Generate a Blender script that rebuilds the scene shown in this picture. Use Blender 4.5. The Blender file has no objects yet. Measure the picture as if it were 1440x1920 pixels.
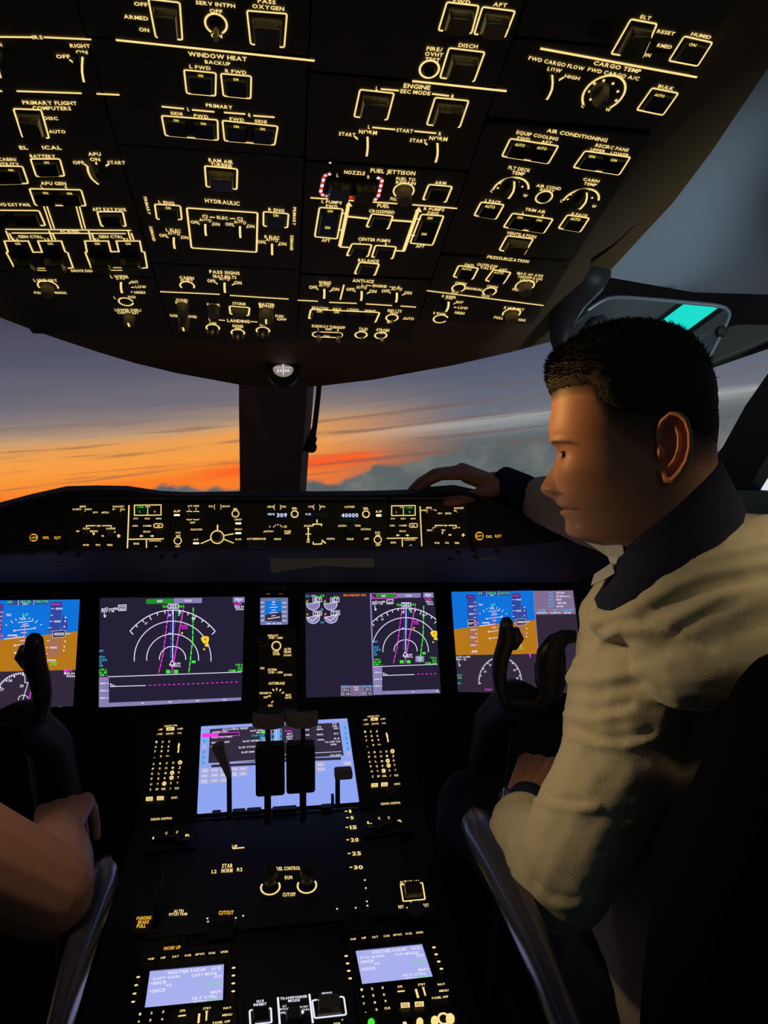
import bpy, bmesh, math, random
import numpy as np
from mathutils import Vector, Matrix, Euler, noise as mnoise

random.seed(7)
SC = bpy.context.scene
COL = SC.collection
W, H, F = 1440.0, 1920.0, 1300.0        # photograph frame and focal length in pixels

# ------------------------------------------------------------------ camera
CP = Vector((0.0, 0.0, 1.25))
CAM_ROT = Euler((math.radians(90 - 2.4), math.radians(0.0), math.radians(-8.5)), 'XYZ')
camd = bpy.data.cameras.new('camera')
cam = bpy.data.objects.new('camera', camd)
COL.objects.link(cam)
cam.location = CP
cam.rotation_euler = CAM_ROT
camd.sensor_fit = 'HORIZONTAL'
camd.sensor_width = 36.0
camd.lens = F / W * 36.0
camd.clip_start = 0.01
SC.camera = cam
RC = CAM_ROT.to_matrix()
RCT = RC.transposed()

SC.view_settings.view_transform = 'Standard'
SC.view_settings.look = 'None'
SC.view_settings.exposure = 0.0
SC.view_settings.gamma = 1.0
SC.view_settings.use_curve_mapping = False

def ray(px, py):
    return RC @ Vector(((px - 720.0) / F, (960.0 - py) / F, -1.0))
def proj(p):
    q = RCT @ (Vector(p) - CP)
    return 720 + F * q.x / -q.z, 960 - F * q.y / -q.z
def aty(px, py, Y):
    d = ray(px, py)
    return CP + d * (Y / d.y)
def atdist(px, py, t):
    return CP + ray(px, py).normalized() * t
def lin(c):
    c = c / 255.0
    return c / 12.92 if c <= 0.04045 else ((c + 0.055) / 1.055) ** 2.4
def rgb(r, g, b):
    return (lin(r), lin(g), lin(b), 1.0)

# ------------------------------------------------------------------ sky
def build_world():
    w = bpy.data.worlds.new('dusk_sky')
    SC.world = w
    w.use_nodes = True
    nt = w.node_tree
    nt.nodes.clear()
    N = nt.nodes.new
    L = nt.links.new
    r1 = ray(0, 940).normalized(); r2 = ray(700, 866).normalized()
    up = r2.cross(r1).normalized()
    if up.z < 0: up = -up
    fw = ray(525, 890).normalized(); fw = (fw - up * fw.dot(up)).normalized()
    rt = fw.cross(up)
    tc = N('ShaderNodeTexCoord')
    def dot(v):
        n = N('ShaderNodeVectorMath'); n.operation = 'DOT_PRODUCT'
        L(tc.outputs['Generated'], n.inputs[0]); n.inputs[1].default_value = v
        return n.outputs['Value']
    def math_(op, a, b=None, clamp=False):
        n = N('ShaderNodeMath'); n.operation = op; n.use_clamp = clamp
        for i, x in enumerate((a, b)):
            if x is None: continue
            if isinstance(x, (int, float)): n.inputs[i].default_value = x
            else: L(x, n.inputs[i])
        return n.outputs[0]
    def ramp(fac, stops):
        n = N('ShaderNodeValToRGB')
        el = n.color_ramp.elements
        el[0].position, el[0].color = stops[0][0], rgb(*stops[0][1])
        el[1].position, el[1].color = stops[-1][0], rgb(*stops[-1][1])
        for p, c in stops[1:-1]:
            e = el.new(p); e.color = rgb(*c)
        L(fac, n.inputs['Fac'])
        return n.outputs['Color']
    def vec(a, b, c):
        n = N('ShaderNodeCombineXYZ')
        for i, x in enumerate((a, b, c)):
            if isinstance(x, (int, float)): n.inputs[i].default_value = x
            else: L(x, n.inputs[i])
        return n.outputs[0]
    def noise(v, scale, det, rough=0.5):
        n = N('ShaderNodeTexNoise'); n.inputs['Scale'].default_value = scale
        n.inputs['Detail'].default_value = det; n.inputs['Roughness'].default_value = rough
        L(v, n.inputs['Vector'])
        return n.outputs['Fac']
    def mix(f, a, b):
        n = N('ShaderNodeMix'); n.data_type = 'RGBA'
        if isinstance(f, (int, float)): n.inputs[0].default_value = f
        else: L(f, n.inputs[0])
        L(a, n.inputs[6]); L(b, n.inputs[7])
        return n.outputs[2]
    def smooth(x, a, b):
        n = N('ShaderNodeMapRange'); n.interpolation_type = 'SMOOTHSTEP'
        L(x, n.inputs['Value']); n.inputs['From Min'].default_value = a; n.inputs['From Max'].default_value = b
        return n.outputs['Result']
    x, y, e = dot(rt), dot(fw), dot(up)
    az = math_('ARCTAN2', x, y)
    # streaky layers: elevation is pushed up and down by long flat noise
    ns = noise(vec(math_('MULTIPLY', az, 2.2), math_('MULTIPLY', e, 42.0), 3.0), 1.0, 4.0, 0.55)
    ns2 = noise(vec(math_('MULTIPLY', az, 5.0), math_('MULTIPLY', e, 140.0), 9.0), 1.0, 3.0, 0.6)
    e1 = math_('ADD', e, math_('MULTIPLY', math_('SUBTRACT', ns, 0.5), 0.030))
    e1 = math_('ADD', e1, math_('MULTIPLY', math_('SUBTRACT', ns2, 0.5), 0.008))
    S = 3.2                                  # ramp position = elevation * S
    t = math_('MULTIPLY', e1, S, True)
    warm = ramp(t, [(0.0, (255, 126, 40)), (0.05, (255, 148, 52)), (0.12, (252, 160, 70)), (0.18, (236, 160, 86)),
                    (0.23, (202, 158, 118)), (0.28, (150, 130, 122)), (0.36, (116, 110, 120)), (0.52, (90, 89, 108)),
                    (0.78, (64, 62, 80)), (1.0, (50, 50, 66))])
    cool = ramp(t, [(0.0, (92, 98, 100)), (0.06, (100, 106, 110)), (0.09, (120, 124, 128)), (0.125, (160, 160, 160)),
                    (0.16, (112, 116, 126)), (0.25, (100, 104, 120)), (0.42, (84, 90, 112)), (0.60, (74, 80, 104)),
                    (1.0, (52, 56, 80))])
    side = smooth(az, -0.02, 0.30)
    sky = mix(side, warm, cool)
    # thin red hot streaks reaching past the post
    hot = math_('MULTIPLY', smooth(e1, -0.004, 0.004), math_('SUBTRACT', 1.0, smooth(e1, 0.010, 0.020)))
    hot = math_('MULTIPLY', math_('MULTIPLY', hot, smooth(az, -0.16, -0.04)), math_('SUBTRACT', 1.0, smooth(az, 0.11, 0.17)))
    hotc = N('ShaderNodeRGB'); hotc.outputs[0].default_value = rgb(255, 98, 40)
    sky = mix(hot, sky, hotc.outputs[0])
    # dark wisps in the orange layer
    wn = noise(vec(math_('MULTIPLY', az, 3.2), math_('MULTIPLY', e, 95.0), 21.0), 1.0, 5.0, 0.6)
    wf = math_('MULTIPLY', smooth(wn, 0.52, 0.66), math_('SUBTRACT', 1.0, smooth(e, 0.05, 0.13)))
    wc = N('ShaderNodeRGB'); wc.outputs[0].default_value = rgb(120, 92, 84)
    sky = mix(math_('MULTIPLY', wf, 0.65), sky, wc.outputs[0])
    # cloud bank below and the cumulus tops on the right
    cn = noise(vec(math_('MULTIPLY', az, 9.0), math_('MULTIPLY', e, 11.0), 4.2), 1.0, 5.0, 0.55)
    top = math_('MULTIPLY', smooth(az, 0.04, 0.36), 0.020)
    lvl = math_('ADD', math_('MULTIPLY', math_('SUBTRACT', cn, 0.50), 0.075), math_('SUBTRACT', top, 0.012))
    below = smooth(math_('SUBTRACT', lvl, e), -0.002, 0.006)
    cl = noise(vec(math_('MULTIPLY', az, 16.0), math_('MULTIPLY', e, 18.0), 1.7), 1.0, 4.0, 0.55)
    cc = ramp(cl, [(0.25, (80, 88, 94)), (0.5, (98, 104, 106)), (0.75, (126, 128, 122))])
    sky = mix(below, sky, cc)
    # a pale lit cloud low on the right, seen through the side window
    r3 = ray(1452, 892).normalized(); d3 = dot(r3)
    pc = N('ShaderNodeRGB'); pc.outputs[0].default_value = rgb(222, 232, 240)
    sky = mix(smooth(d3, 0.9972, 0.9988), sky, pc.outputs[0])
    bg = N('ShaderNodeBackground')
    L(sky, bg.inputs['Color'])
    bg.inputs['Strength'].default_value = 1.0
    out = N('ShaderNodeOutputWorld')
    L(bg.outputs[0], out.inputs['Surface'])
build_world()

# ------------------------------------------------------------------ sunset lamp and added fill spots
def area(name, loc, target, size, energy, color, sy=None):
    d = bpy.data.lights.new(name, 'AREA')
    d.energy = energy; d.color = color; d.size = size
    if sy: d.shape = 'RECTANGLE'; d.size_y = sy
    o = bpy.data.objects.new(name, d); COL.objects.link(o)
    o.location = loc
    o.rotation_euler = (Vector(target) - Vector(loc)).to_track_quat('-Z', 'Y').to_euler()
    return o
def spot(name, loc, target, energy, color, ang, blend, r=0.03):
    d = bpy.data.lights.new(name, 'SPOT'); d.energy = energy; d.color = color; d.spot_size = math.radians(ang); d.spot_blend = blend; d.shadow_soft_size = r
    o = bpy.data.objects.new(name, d); COL.objects.link(o); o.location = loc
    o.rotation_euler = (Vector(target) - Vector(loc)).to_track_quat('-Z', 'Y').to_euler()
spot('sleeve_fill', (-0.66, 0.84, 1.49), (0.40, 0.74, 0.96), 19.0, (1.0, 0.76, 0.42), 30, 1.0, 0.05)  # added warm spot, stands in for the overhead panel's glow on the sleeve
spot('sunset_glow', (-0.80, 1.50, 1.50), (0.31, 0.72, 1.368), 66.0, (1.0, 0.52, 0.16), 12, 1.0)
spot('liner_fill', (0.80, -0.05, 1.00), (0.75, 0.90, 1.56), 23.0, (0.66, 0.84, 1.0), 46, 0.9, 0.06)  # added cool spot that brightens the grey side liner, no fixture modelled
spot('warm_fill', (0.60, 0.24, 1.56), (0.48, 0.76, 1.06), 6.0, (1.0, 0.78, 0.42), 27, 1.0, 0.04)  # added warm spot to light the shoulder from above
spot('warm_fill', (-0.36, 0.50, 1.58), (-0.25, 0.76, 0.86), 4.2, (1.0, 0.72, 0.48), 34, 1.0, 0.04)  # added warm spot lifting the bare arm at the left edge
spot('back_wall_fill', (0.10, -0.25, 1.95), (0.45, -1.08, 1.55), 7.0, (0.80, 0.78, 0.88), 70, 0.8, 0.05)  # added spot on the unseen back wall, brightens what the combiner glass mirrors
# ------------------------------------------------------------------ materials
MATS = {}
def pbr(name, col, rough=0.6, metal=0.0, bump=0.0, scale=200.0, var=0.0, spec=0.5, sheen=0.0):
    if name in MATS: return MATS[name]
    m = bpy.data.materials.new(name); m.use_nodes = True
    nt = m.node_tree; b = nt.nodes['Principled BSDF']
    b.inputs['Base Color'].default_value = col
    b.inputs['Roughness'].default_value = rough
    b.inputs['Metallic'].default_value = metal
    b.inputs['Specular IOR Level'].default_value = spec
    if sheen: b.inputs['Sheen Weight'].default_value = sheen
    if bump or var:
        tc = nt.nodes.new('ShaderNodeTexCoord'); n = nt.nodes.new('ShaderNodeTexNoise')
        n.inputs['Scale'].default_value = scale; n.inputs['Detail'].default_value = 3.0
        nt.links.new(tc.outputs['Object'], n.inputs['Vector'])
        if bump:
            bp = nt.nodes.new('ShaderNodeBump'); bp.inputs['Strength'].default_value = bump
            bp.inputs['Distance'].default_value = 0.002
            nt.links.new(n.outputs['Fac'], bp.inputs['Height']); nt.links.new(bp.outputs[0], b.inputs['Normal'])
        if var:
            mx = nt.nodes.new('ShaderNodeMix'); mx.data_type = 'RGBA'
            mx.inputs[6].default_value = tuple(c * (1 - var) for c in col[:3]) + (1,)
            mx.inputs[7].default_value = tuple(min(1, c * (1 + var)) for c in col[:3]) + (1,)
            nt.links.new(n.outputs['Fac'], mx.inputs[0]); nt.links.new(mx.outputs[2], b.inputs['Base Color'])
    MATS[name] = m
    return m
def glow(name, col, strength=1.0, sample=False):
    if name in MATS: return MATS[name]
    m = bpy.data.materials.new(name); m.use_nodes = True
    nt = m.node_tree; nt.nodes.clear()
    e = nt.nodes.new('ShaderNodeEmission'); e.inputs[0].default_value = col; e.inputs[1].default_value = strength
    o = nt.nodes.new('ShaderNodeOutputMaterial'); nt.links.new(e.outputs[0], o.inputs[0])
    if not sample: m.cycles.emission_sampling = 'NONE'
    MATS[name] = m
    return m
panel_m = pbr('panel_black', rgb(88, 81, 66), 0.62, bump=0.15, scale=900, var=0.15)
shell_m = pbr('shell_brown', rgb(128, 106, 76), 0.7, bump=0.2, scale=600, var=0.1)
cap_m = pbr('switch_cap', rgb(20, 19, 18), 0.35)
guard_m = pbr('guard_plastic', rgb(104, 96, 72), 0.22)
knob_m = pbr('knob_black', rgb(66, 66, 58), 0.42)
khaki_m = pbr('knob_khaki', rgb(150, 138, 110), 0.5)
bat_m = pbr('toggle_metal', rgb(190, 175, 150), 0.35, metal=0.8)
screw_m = pbr('screw_metal', rgb(90, 88, 84), 0.4, metal=0.9)
ped_m = pbr('pedestal_black', rgb(30, 29, 31), 0.6, bump=0.1, scale=900)
body_m = pbr('console_black', rgb(22, 22, 26), 0.6, bump=0.1, scale=700)
glare_m = pbr('glareshield_vinyl', rgb(54, 52, 60), 0.75, bump=0.3, scale=500)
bezel_m = pbr('bezel_black', rgb(20, 20, 25), 0.5)
grey_m = pbr('grey_plastic', rgb(95, 95, 105), 0.45)
GOLD = glow('backlight_gold', rgb(255, 222, 142), 1.05)
WHITE = glow('backlight_white', rgb(240, 240, 255), 1.0)
AMB = glow('backlight_amber', rgb(255, 190, 60), 1.0)
BLOB = glow('backlight_yellow', rgb(255, 232, 120), 1.1)
GREEN = glow('screen_green', rgb(70, 235, 60), 1.0)
MAG = glow('screen_magenta', rgb(235, 60, 225), 1.0)
CYAN = glow('screen_cyan', rgb(50, 190, 245), 1.0)
SWHITE = glow('screen_white', rgb(235, 232, 255), 1.0)
RED = glow('stripe_red', rgb(235, 60, 36), 1.0)
YEL = glow('screen_yellow', rgb(245, 215, 40), 1.0)

# ------------------------------------------------------------------ objects
def link(o, parent=None):
    COL.objects.link(o)
    if parent is not None: o.parent = parent
    return o
def tag(o, label=None, cat=None, group=None, kind=None):
    if label: o['label'] = label
    if cat: o['category'] = cat
    if group: o['group'] = group
    if kind: o['kind'] = kind
    return o
class Plane:
    def __init__(s, O, u, v):
        s.O = Vector(O); s.u = Vector(u).normalized(); s.v = Vector(v).normalized()
        s.n = s.u.cross(s.v).normalized(); s.v = s.n.cross(s.u)
        s.M = Matrix((( s.u.x, s.v.x, s.n.x, s.O.x), (s.u.y, s.v.y, s.n.y, s.O.y), (s.u.z, s.v.z, s.n.z, s.O.z), (0, 0, 0, 1)))
    def loc(s, px, py, h=0.0):
        d = ray(px, py)
        t = (s.O + s.n * h - CP).dot(s.n) / d.dot(s.n)
        q = CP + d * t - s.O
        return (q.dot(s.u), q.dot(s.v))
    def world(s, a, b, h=0.0):
        return s.O + s.u * a + s.v * b + s.n * h
    def pix(s, a, b, h=0.0):
        return proj(s.world(a, b, h))
def empty(name, M, label, cat, group=None):
    o = bpy.data.objects.new(name, None); o.empty_display_size = 0.02
    COL.objects.link(o); o.matrix_world = M
    return tag(o, label, cat, group)

# glyph cache from the built-in font
_GL = {}
def glyph(ch):
    if ch in _GL: return _GL[ch]
    cu = bpy.data.curves.new('t', 'FONT'); cu.body = ch; cu.size = 1.0
    cu.resolution_u = 2; cu.offset = 0.028
    o = bpy.data.objects.new('t', cu); COL.objects.link(o)
    bpy.context.view_layer.update()
    dg = bpy.context.evaluated_depsgraph_get()
    me = bpy.data.meshes.new_from_object(o.evaluated_get(dg))
    vs = [(v.co.x, v.co.y) for v in me.vertices]; fs = [tuple(p.vertices) for p in me.polygons]
    bpy.data.objects.remove(o); bpy.data.curves.remove(cu); bpy.data.meshes.remove(me)
    _GL[ch] = (vs, fs)
    return _GL[ch]
_cap = max(v[1] for v in glyph('H')[0])
def textmesh(s):
    """cap height 1, starting at x=0"""
    vs, fs, x = [], [], 0.0
    for ch in s:
        if ch == ' ': x += 0.42; continue
        g, f = glyph(ch)
        if not g: continue
        x0 = min(v[0] for v in g); x1 = max(v[0] for v in g)
        o = len(vs)
        vs += [((v[0] - x0) / _cap + x, v[1] / _cap) for v in g]
        fs += [tuple(i + o for i in q) for q in f]
        x += (x1 - x0) / _cap + 0.13
    return vs, fs, max(x - 0.13, 0.1)

class MB:
    def __init__(s, off=(0, 0, 0)):
        s.v = []; s.f = []; s.m = []; s.mats = []; s.off = Vector(off) if len(off) == 3 else Vector((off[0], off[1], 0))
    def mi(s, mat):
        if mat not in s.mats: s.mats.append(mat)
        return s.mats.index(mat)
    def add(s, vs, fs, mat):
        o = len(s.v); k = s.mi(mat)
        s.v += [tuple(Vector(p) - s.off) for p in vs]
        s.f += [tuple(i + o for i in q) for q in fs]; s.m += [k] * len(fs)
    def poly(s, pts, h, mat):
        s.add([(p[0], p[1], h) for p in pts], [tuple(range(len(pts)))], mat)
    def prism(s, pts, h0, h1, mat, top=None, bottom=False):
        top = top or pts; n = len(pts)
        vs = [(p[0], p[1], h0) for p in pts] + [(p[0], p[1], h1) for p in top]
        fs = [(i, (i + 1) % n, n + (i + 1) % n, n + i) for i in range(n)] + [tuple(range(n, 2 * n))]
        if bottom: fs.append(tuple(range(n - 1, -1, -1)))
        s.add(vs, fs, mat)
    def box(s, c, d, mat, bevel=0.0):
        x, y, z = c; a, b, e = d[0] / 2, d[1] / 2, d[2] / 2
        if bevel:
            pts = rrect(x, y, d[0], d[1], bevel, 2)
            q = rrect(x, y, d[0] - bevel, d[1] - bevel, bevel, 2)
            n = len(pts)
            vs = [(p[0], p[1], z - e) for p in q] + [(p[0], p[1], z - e + bevel / 2) for p in pts] + [(p[0], p[1], z + e - bevel / 2) for p in pts] + [(p[0], p[1], z + e) for p in q]
            fs = []
            for k in range(3):
                fs += [(k * n + i, k * n + (i + 1) % n, (k + 1) * n + (i + 1) % n, (k + 1) * n + i) for i in range(n)]
            fs += [tuple(range(3 * n, 4 * n)), tuple(range(n - 1, -1, -1))]
            s.add(vs, fs, mat); return
        vs = [(x + i * a, y + j * b, z + k * e) for i in (-1, 1) for j in (-1, 1) for k in (-1, 1)]
        s.add(vs, [(0, 1, 3, 2), (4, 6, 7, 5), (0, 4, 5, 1), (2, 3, 7, 6), (0, 2, 6, 4), (1, 5, 7, 3)], mat)
    def strip(s, pts, w, h, mat, closed=False):
        pts = [Vector((p[0], p[1])) for p in pts]; n = len(pts); L, R = [], []
        for i, p in enumerate(pts):
            a = pts[(i - 1) % n] if (closed or i > 0) else None
            b = pts[(i + 1) % n] if (closed or i < n - 1) else None
            d1 = (p - a) if a is not None else (b - p); d2 = (b - p) if b is not None else (p - a)
            d1 = d1.normalized() if d1.length else Vector((1, 0)); d2 = d2.normalized() if d2.length else d1
            t = (d1 + d2); t = t.normalized() if t.length > 1e-6 else d1
            nn = Vector((-t.y, t.x)); k = max(0.5, abs(nn.dot(Vector((-d1.y, d1.x)))))
            L.append(p + nn * (w / 2 / k)); R.append(p - nn * (w / 2 / k))
        vs = [(p.x, p.y, h) for p in L] + [(p.x, p.y, h) for p in R]
        m = n if closed else n - 1
        s.add(vs, [(n + i, n + (i + 1) % n, (i + 1) % n, i) for i in range(m)], mat)
    def lathe(s, prof, c, mat, seg=20, axis=None, ridges=0.0):
        vs, fs = [], []
        for r, z in prof:
            for i in range(seg):
                a = 2 * math.pi * i / seg; rr = r * (1 - ridges * (i % 2))
                vs.append((c[0] + rr * math.cos(a), c[1] + rr * math.sin(a), (c[2] if len(c) > 2 else 0) + z))
        for k in range(len(prof) - 1):
            for i in range(seg):
                j = (i + 1) % seg
                fs.append((k * seg + i, k * seg + j, (k + 1) * seg + j, (k + 1) * seg + i))
        fs.append(tuple((len(prof) - 1) * seg + i for i in range(seg)))
        fs.append(tuple(seg - 1 - i for i in range(seg)))
        if axis is not None:
            vs = [tuple(axis @ Vector(v)) for v in vs]
        s.add(vs, fs, mat)
    def tube(s, path, rad, mat, seg=10, flat=None, upv=None):
        """path of 3-D points with a radius at each; flat = thickness ratio across upv"""
        path = [Vector(p) for p in path]; n = len(path)
        if not hasattr(rad, '__len__'): rad = [rad] * n
        vs, fs = [], []
        up = Vector(upv) if upv is not None else None
        prev = None
        for i, p in enumerate(path):
            t = (path[min(i + 1, n - 1)] - path[max(i - 1, 0)]).normalized()
            if up is not None: x = up.cross(t).normalized() if up.cross(t).length > 1e-4 else Vector((1, 0, 0))
            else:
                if prev is None:
                    ref = Vector((0, 0, 1)) if abs(t.z) < 0.9 else Vector((1, 0, 0))
                    x = ref.cross(t).normalized()
                else: x = (prev - t * prev.dot(t)).normalized()
            prev = x; y = t.cross(x)
            for k in range(seg):
                a = 2 * math.pi * k / seg
                vs.append(p + x * (rad[i] * math.cos(a)) + y * (rad[i] * (flat or 1.0) * math.sin(a)))
        for i in range(n - 1):
            for k in range(seg):
                j = (k + 1) % seg
                fs.append((i * seg + k, i * seg + j, (i + 1) * seg + j, (i + 1) * seg + k))
        fs.append(tuple(range(seg - 1, -1, -1))); fs.append(tuple((n - 1) * seg + k for k in range(seg)))
        s.add(vs, fs, mat)
    def grid(s, rows, mat, close_u=False):
        n = len(rows[0]); vs = [tuple(p) for r in rows for p in r]; fs = []
        for i in range(len(rows) - 1):
            for j in range(n if close_u else n - 1):
                k = (j + 1) % n
                fs.append((i * n + j, i * n + k, (i + 1) * n + k, (i + 1) * n + j))
        s.add(vs, fs, mat)
    def text(s, P, t, px, py, hpx, mat, wpx=None, slope=0.0, anchor='c', h=0.0006, rot=0.0):
        vs, fs, w = textmesh(t)
        if not fs: return
        hpx *= 0.80
        a0 = Vector(P.loc(px, py, h))
        ca, sa = math.cos(rot), math.sin(rot)
        du = Vector(P.loc(px + 1, py + slope, h)) - a0          # per pixel along the line
        q = P.pix(a0.x, a0.y, h); q2 = P.pix(a0.x, a0.y + 0.004, h)
        pv = 0.004 / max(1e-6, math.hypot(q2[0] - q[0], q2[1] - q[1]))
        dv = Vector((0, 1)) * pv
        if rot:
            du, dv = Vector((0, -1)) * pv, Vector((1, 0)) * du.length
        if wpx is None: wpx = w * hpx * 0.92
        kx = wpx / w
        ax = {'c': 0.5, 'l': 0.0, 'r': 1.0}[anchor]
        out = []
        for x, y in vs:
            p = a0 + du * ((x - w * ax) * kx) + dv * ((y - 0.5) * hpx)
            out.append((p.x, p.y, h))
        s.add(out, fs, mat)
    def build(s, name, parent=None, smooth=False, M=None):
        me = bpy.data.meshes.new(name)
        me.from_pydata(s.v, [], s.f)
        for m in s.mats: me.materials.append(m)
        me.polygons.foreach_set('material_index', s.m)
        if smooth: me.polygons.foreach_set('use_smooth', [True] * len(me.polygons))
        me.update()
        o = bpy.data.objects.new(name, me)
        link(o, parent)
        if M is not None: o.matrix_local = M
        return o
def autosmooth(o, ang=40):
    me = o.data
    bm = bmesh.new(); bm.from_mesh(me)
    bmesh.ops.remove_doubles(bm, verts=bm.verts, dist=1e-6)
    for e in bm.edges:
        if len(e.link_faces) == 2 and e.calc_face_angle(0) > math.radians(ang): e.smooth = False
    for f in bm.faces: f.smooth = True
    bm.to_mesh(me); bm.free(); me.update()
def rrect(cx, cy, w, h, r, n=3):
    pts = []
    for sx, sy, a0 in ((1, 1, 0), (-1, 1, 90), (-1, -1, 180), (1, -1, 270)):
        for k in range(n + 1):
            a = math.radians(a0 + 90 * k / n)
            pts.append((cx + sx * (w / 2 - r) + r * math.cos(a), cy + sy * (h / 2 - r) + r * math.sin(a)))
    return pts
def rpoly(pts, r, n=3, closed=True):
    pts = [Vector((p[0], p[1])) for p in pts]; out = []; m = len(pts)
    for i, p in enumerate(pts):
        if not closed and i in (0, m - 1): out.append((p.x, p.y)); continue
        a = pts[(i - 1) % m]; b = pts[(i + 1) % m]
        da = a - p; db = b - p
        k = min(r, da.length * 0.45, db.length * 0.45)
        s0 = p + da.normalized() * k; s1 = p + db.normalized() * k
        for j in range(n + 1):
            t = j / n
            q = s0 * (1 - t) ** 2 + p * 2 * t * (1 - t) + s1 * t * t
            out.append((q.x, q.y))
    return out
def arcpts(cx, cy, r, a0, a1, n=20, ky=1.0):
    return [(cx + r * math.cos(math.radians(a0 + (a1 - a0) * i / n)), cy + ky * r * math.sin(math.radians(a0 + (a1 - a0) * i / n))) for i in range(n + 1)]
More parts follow.
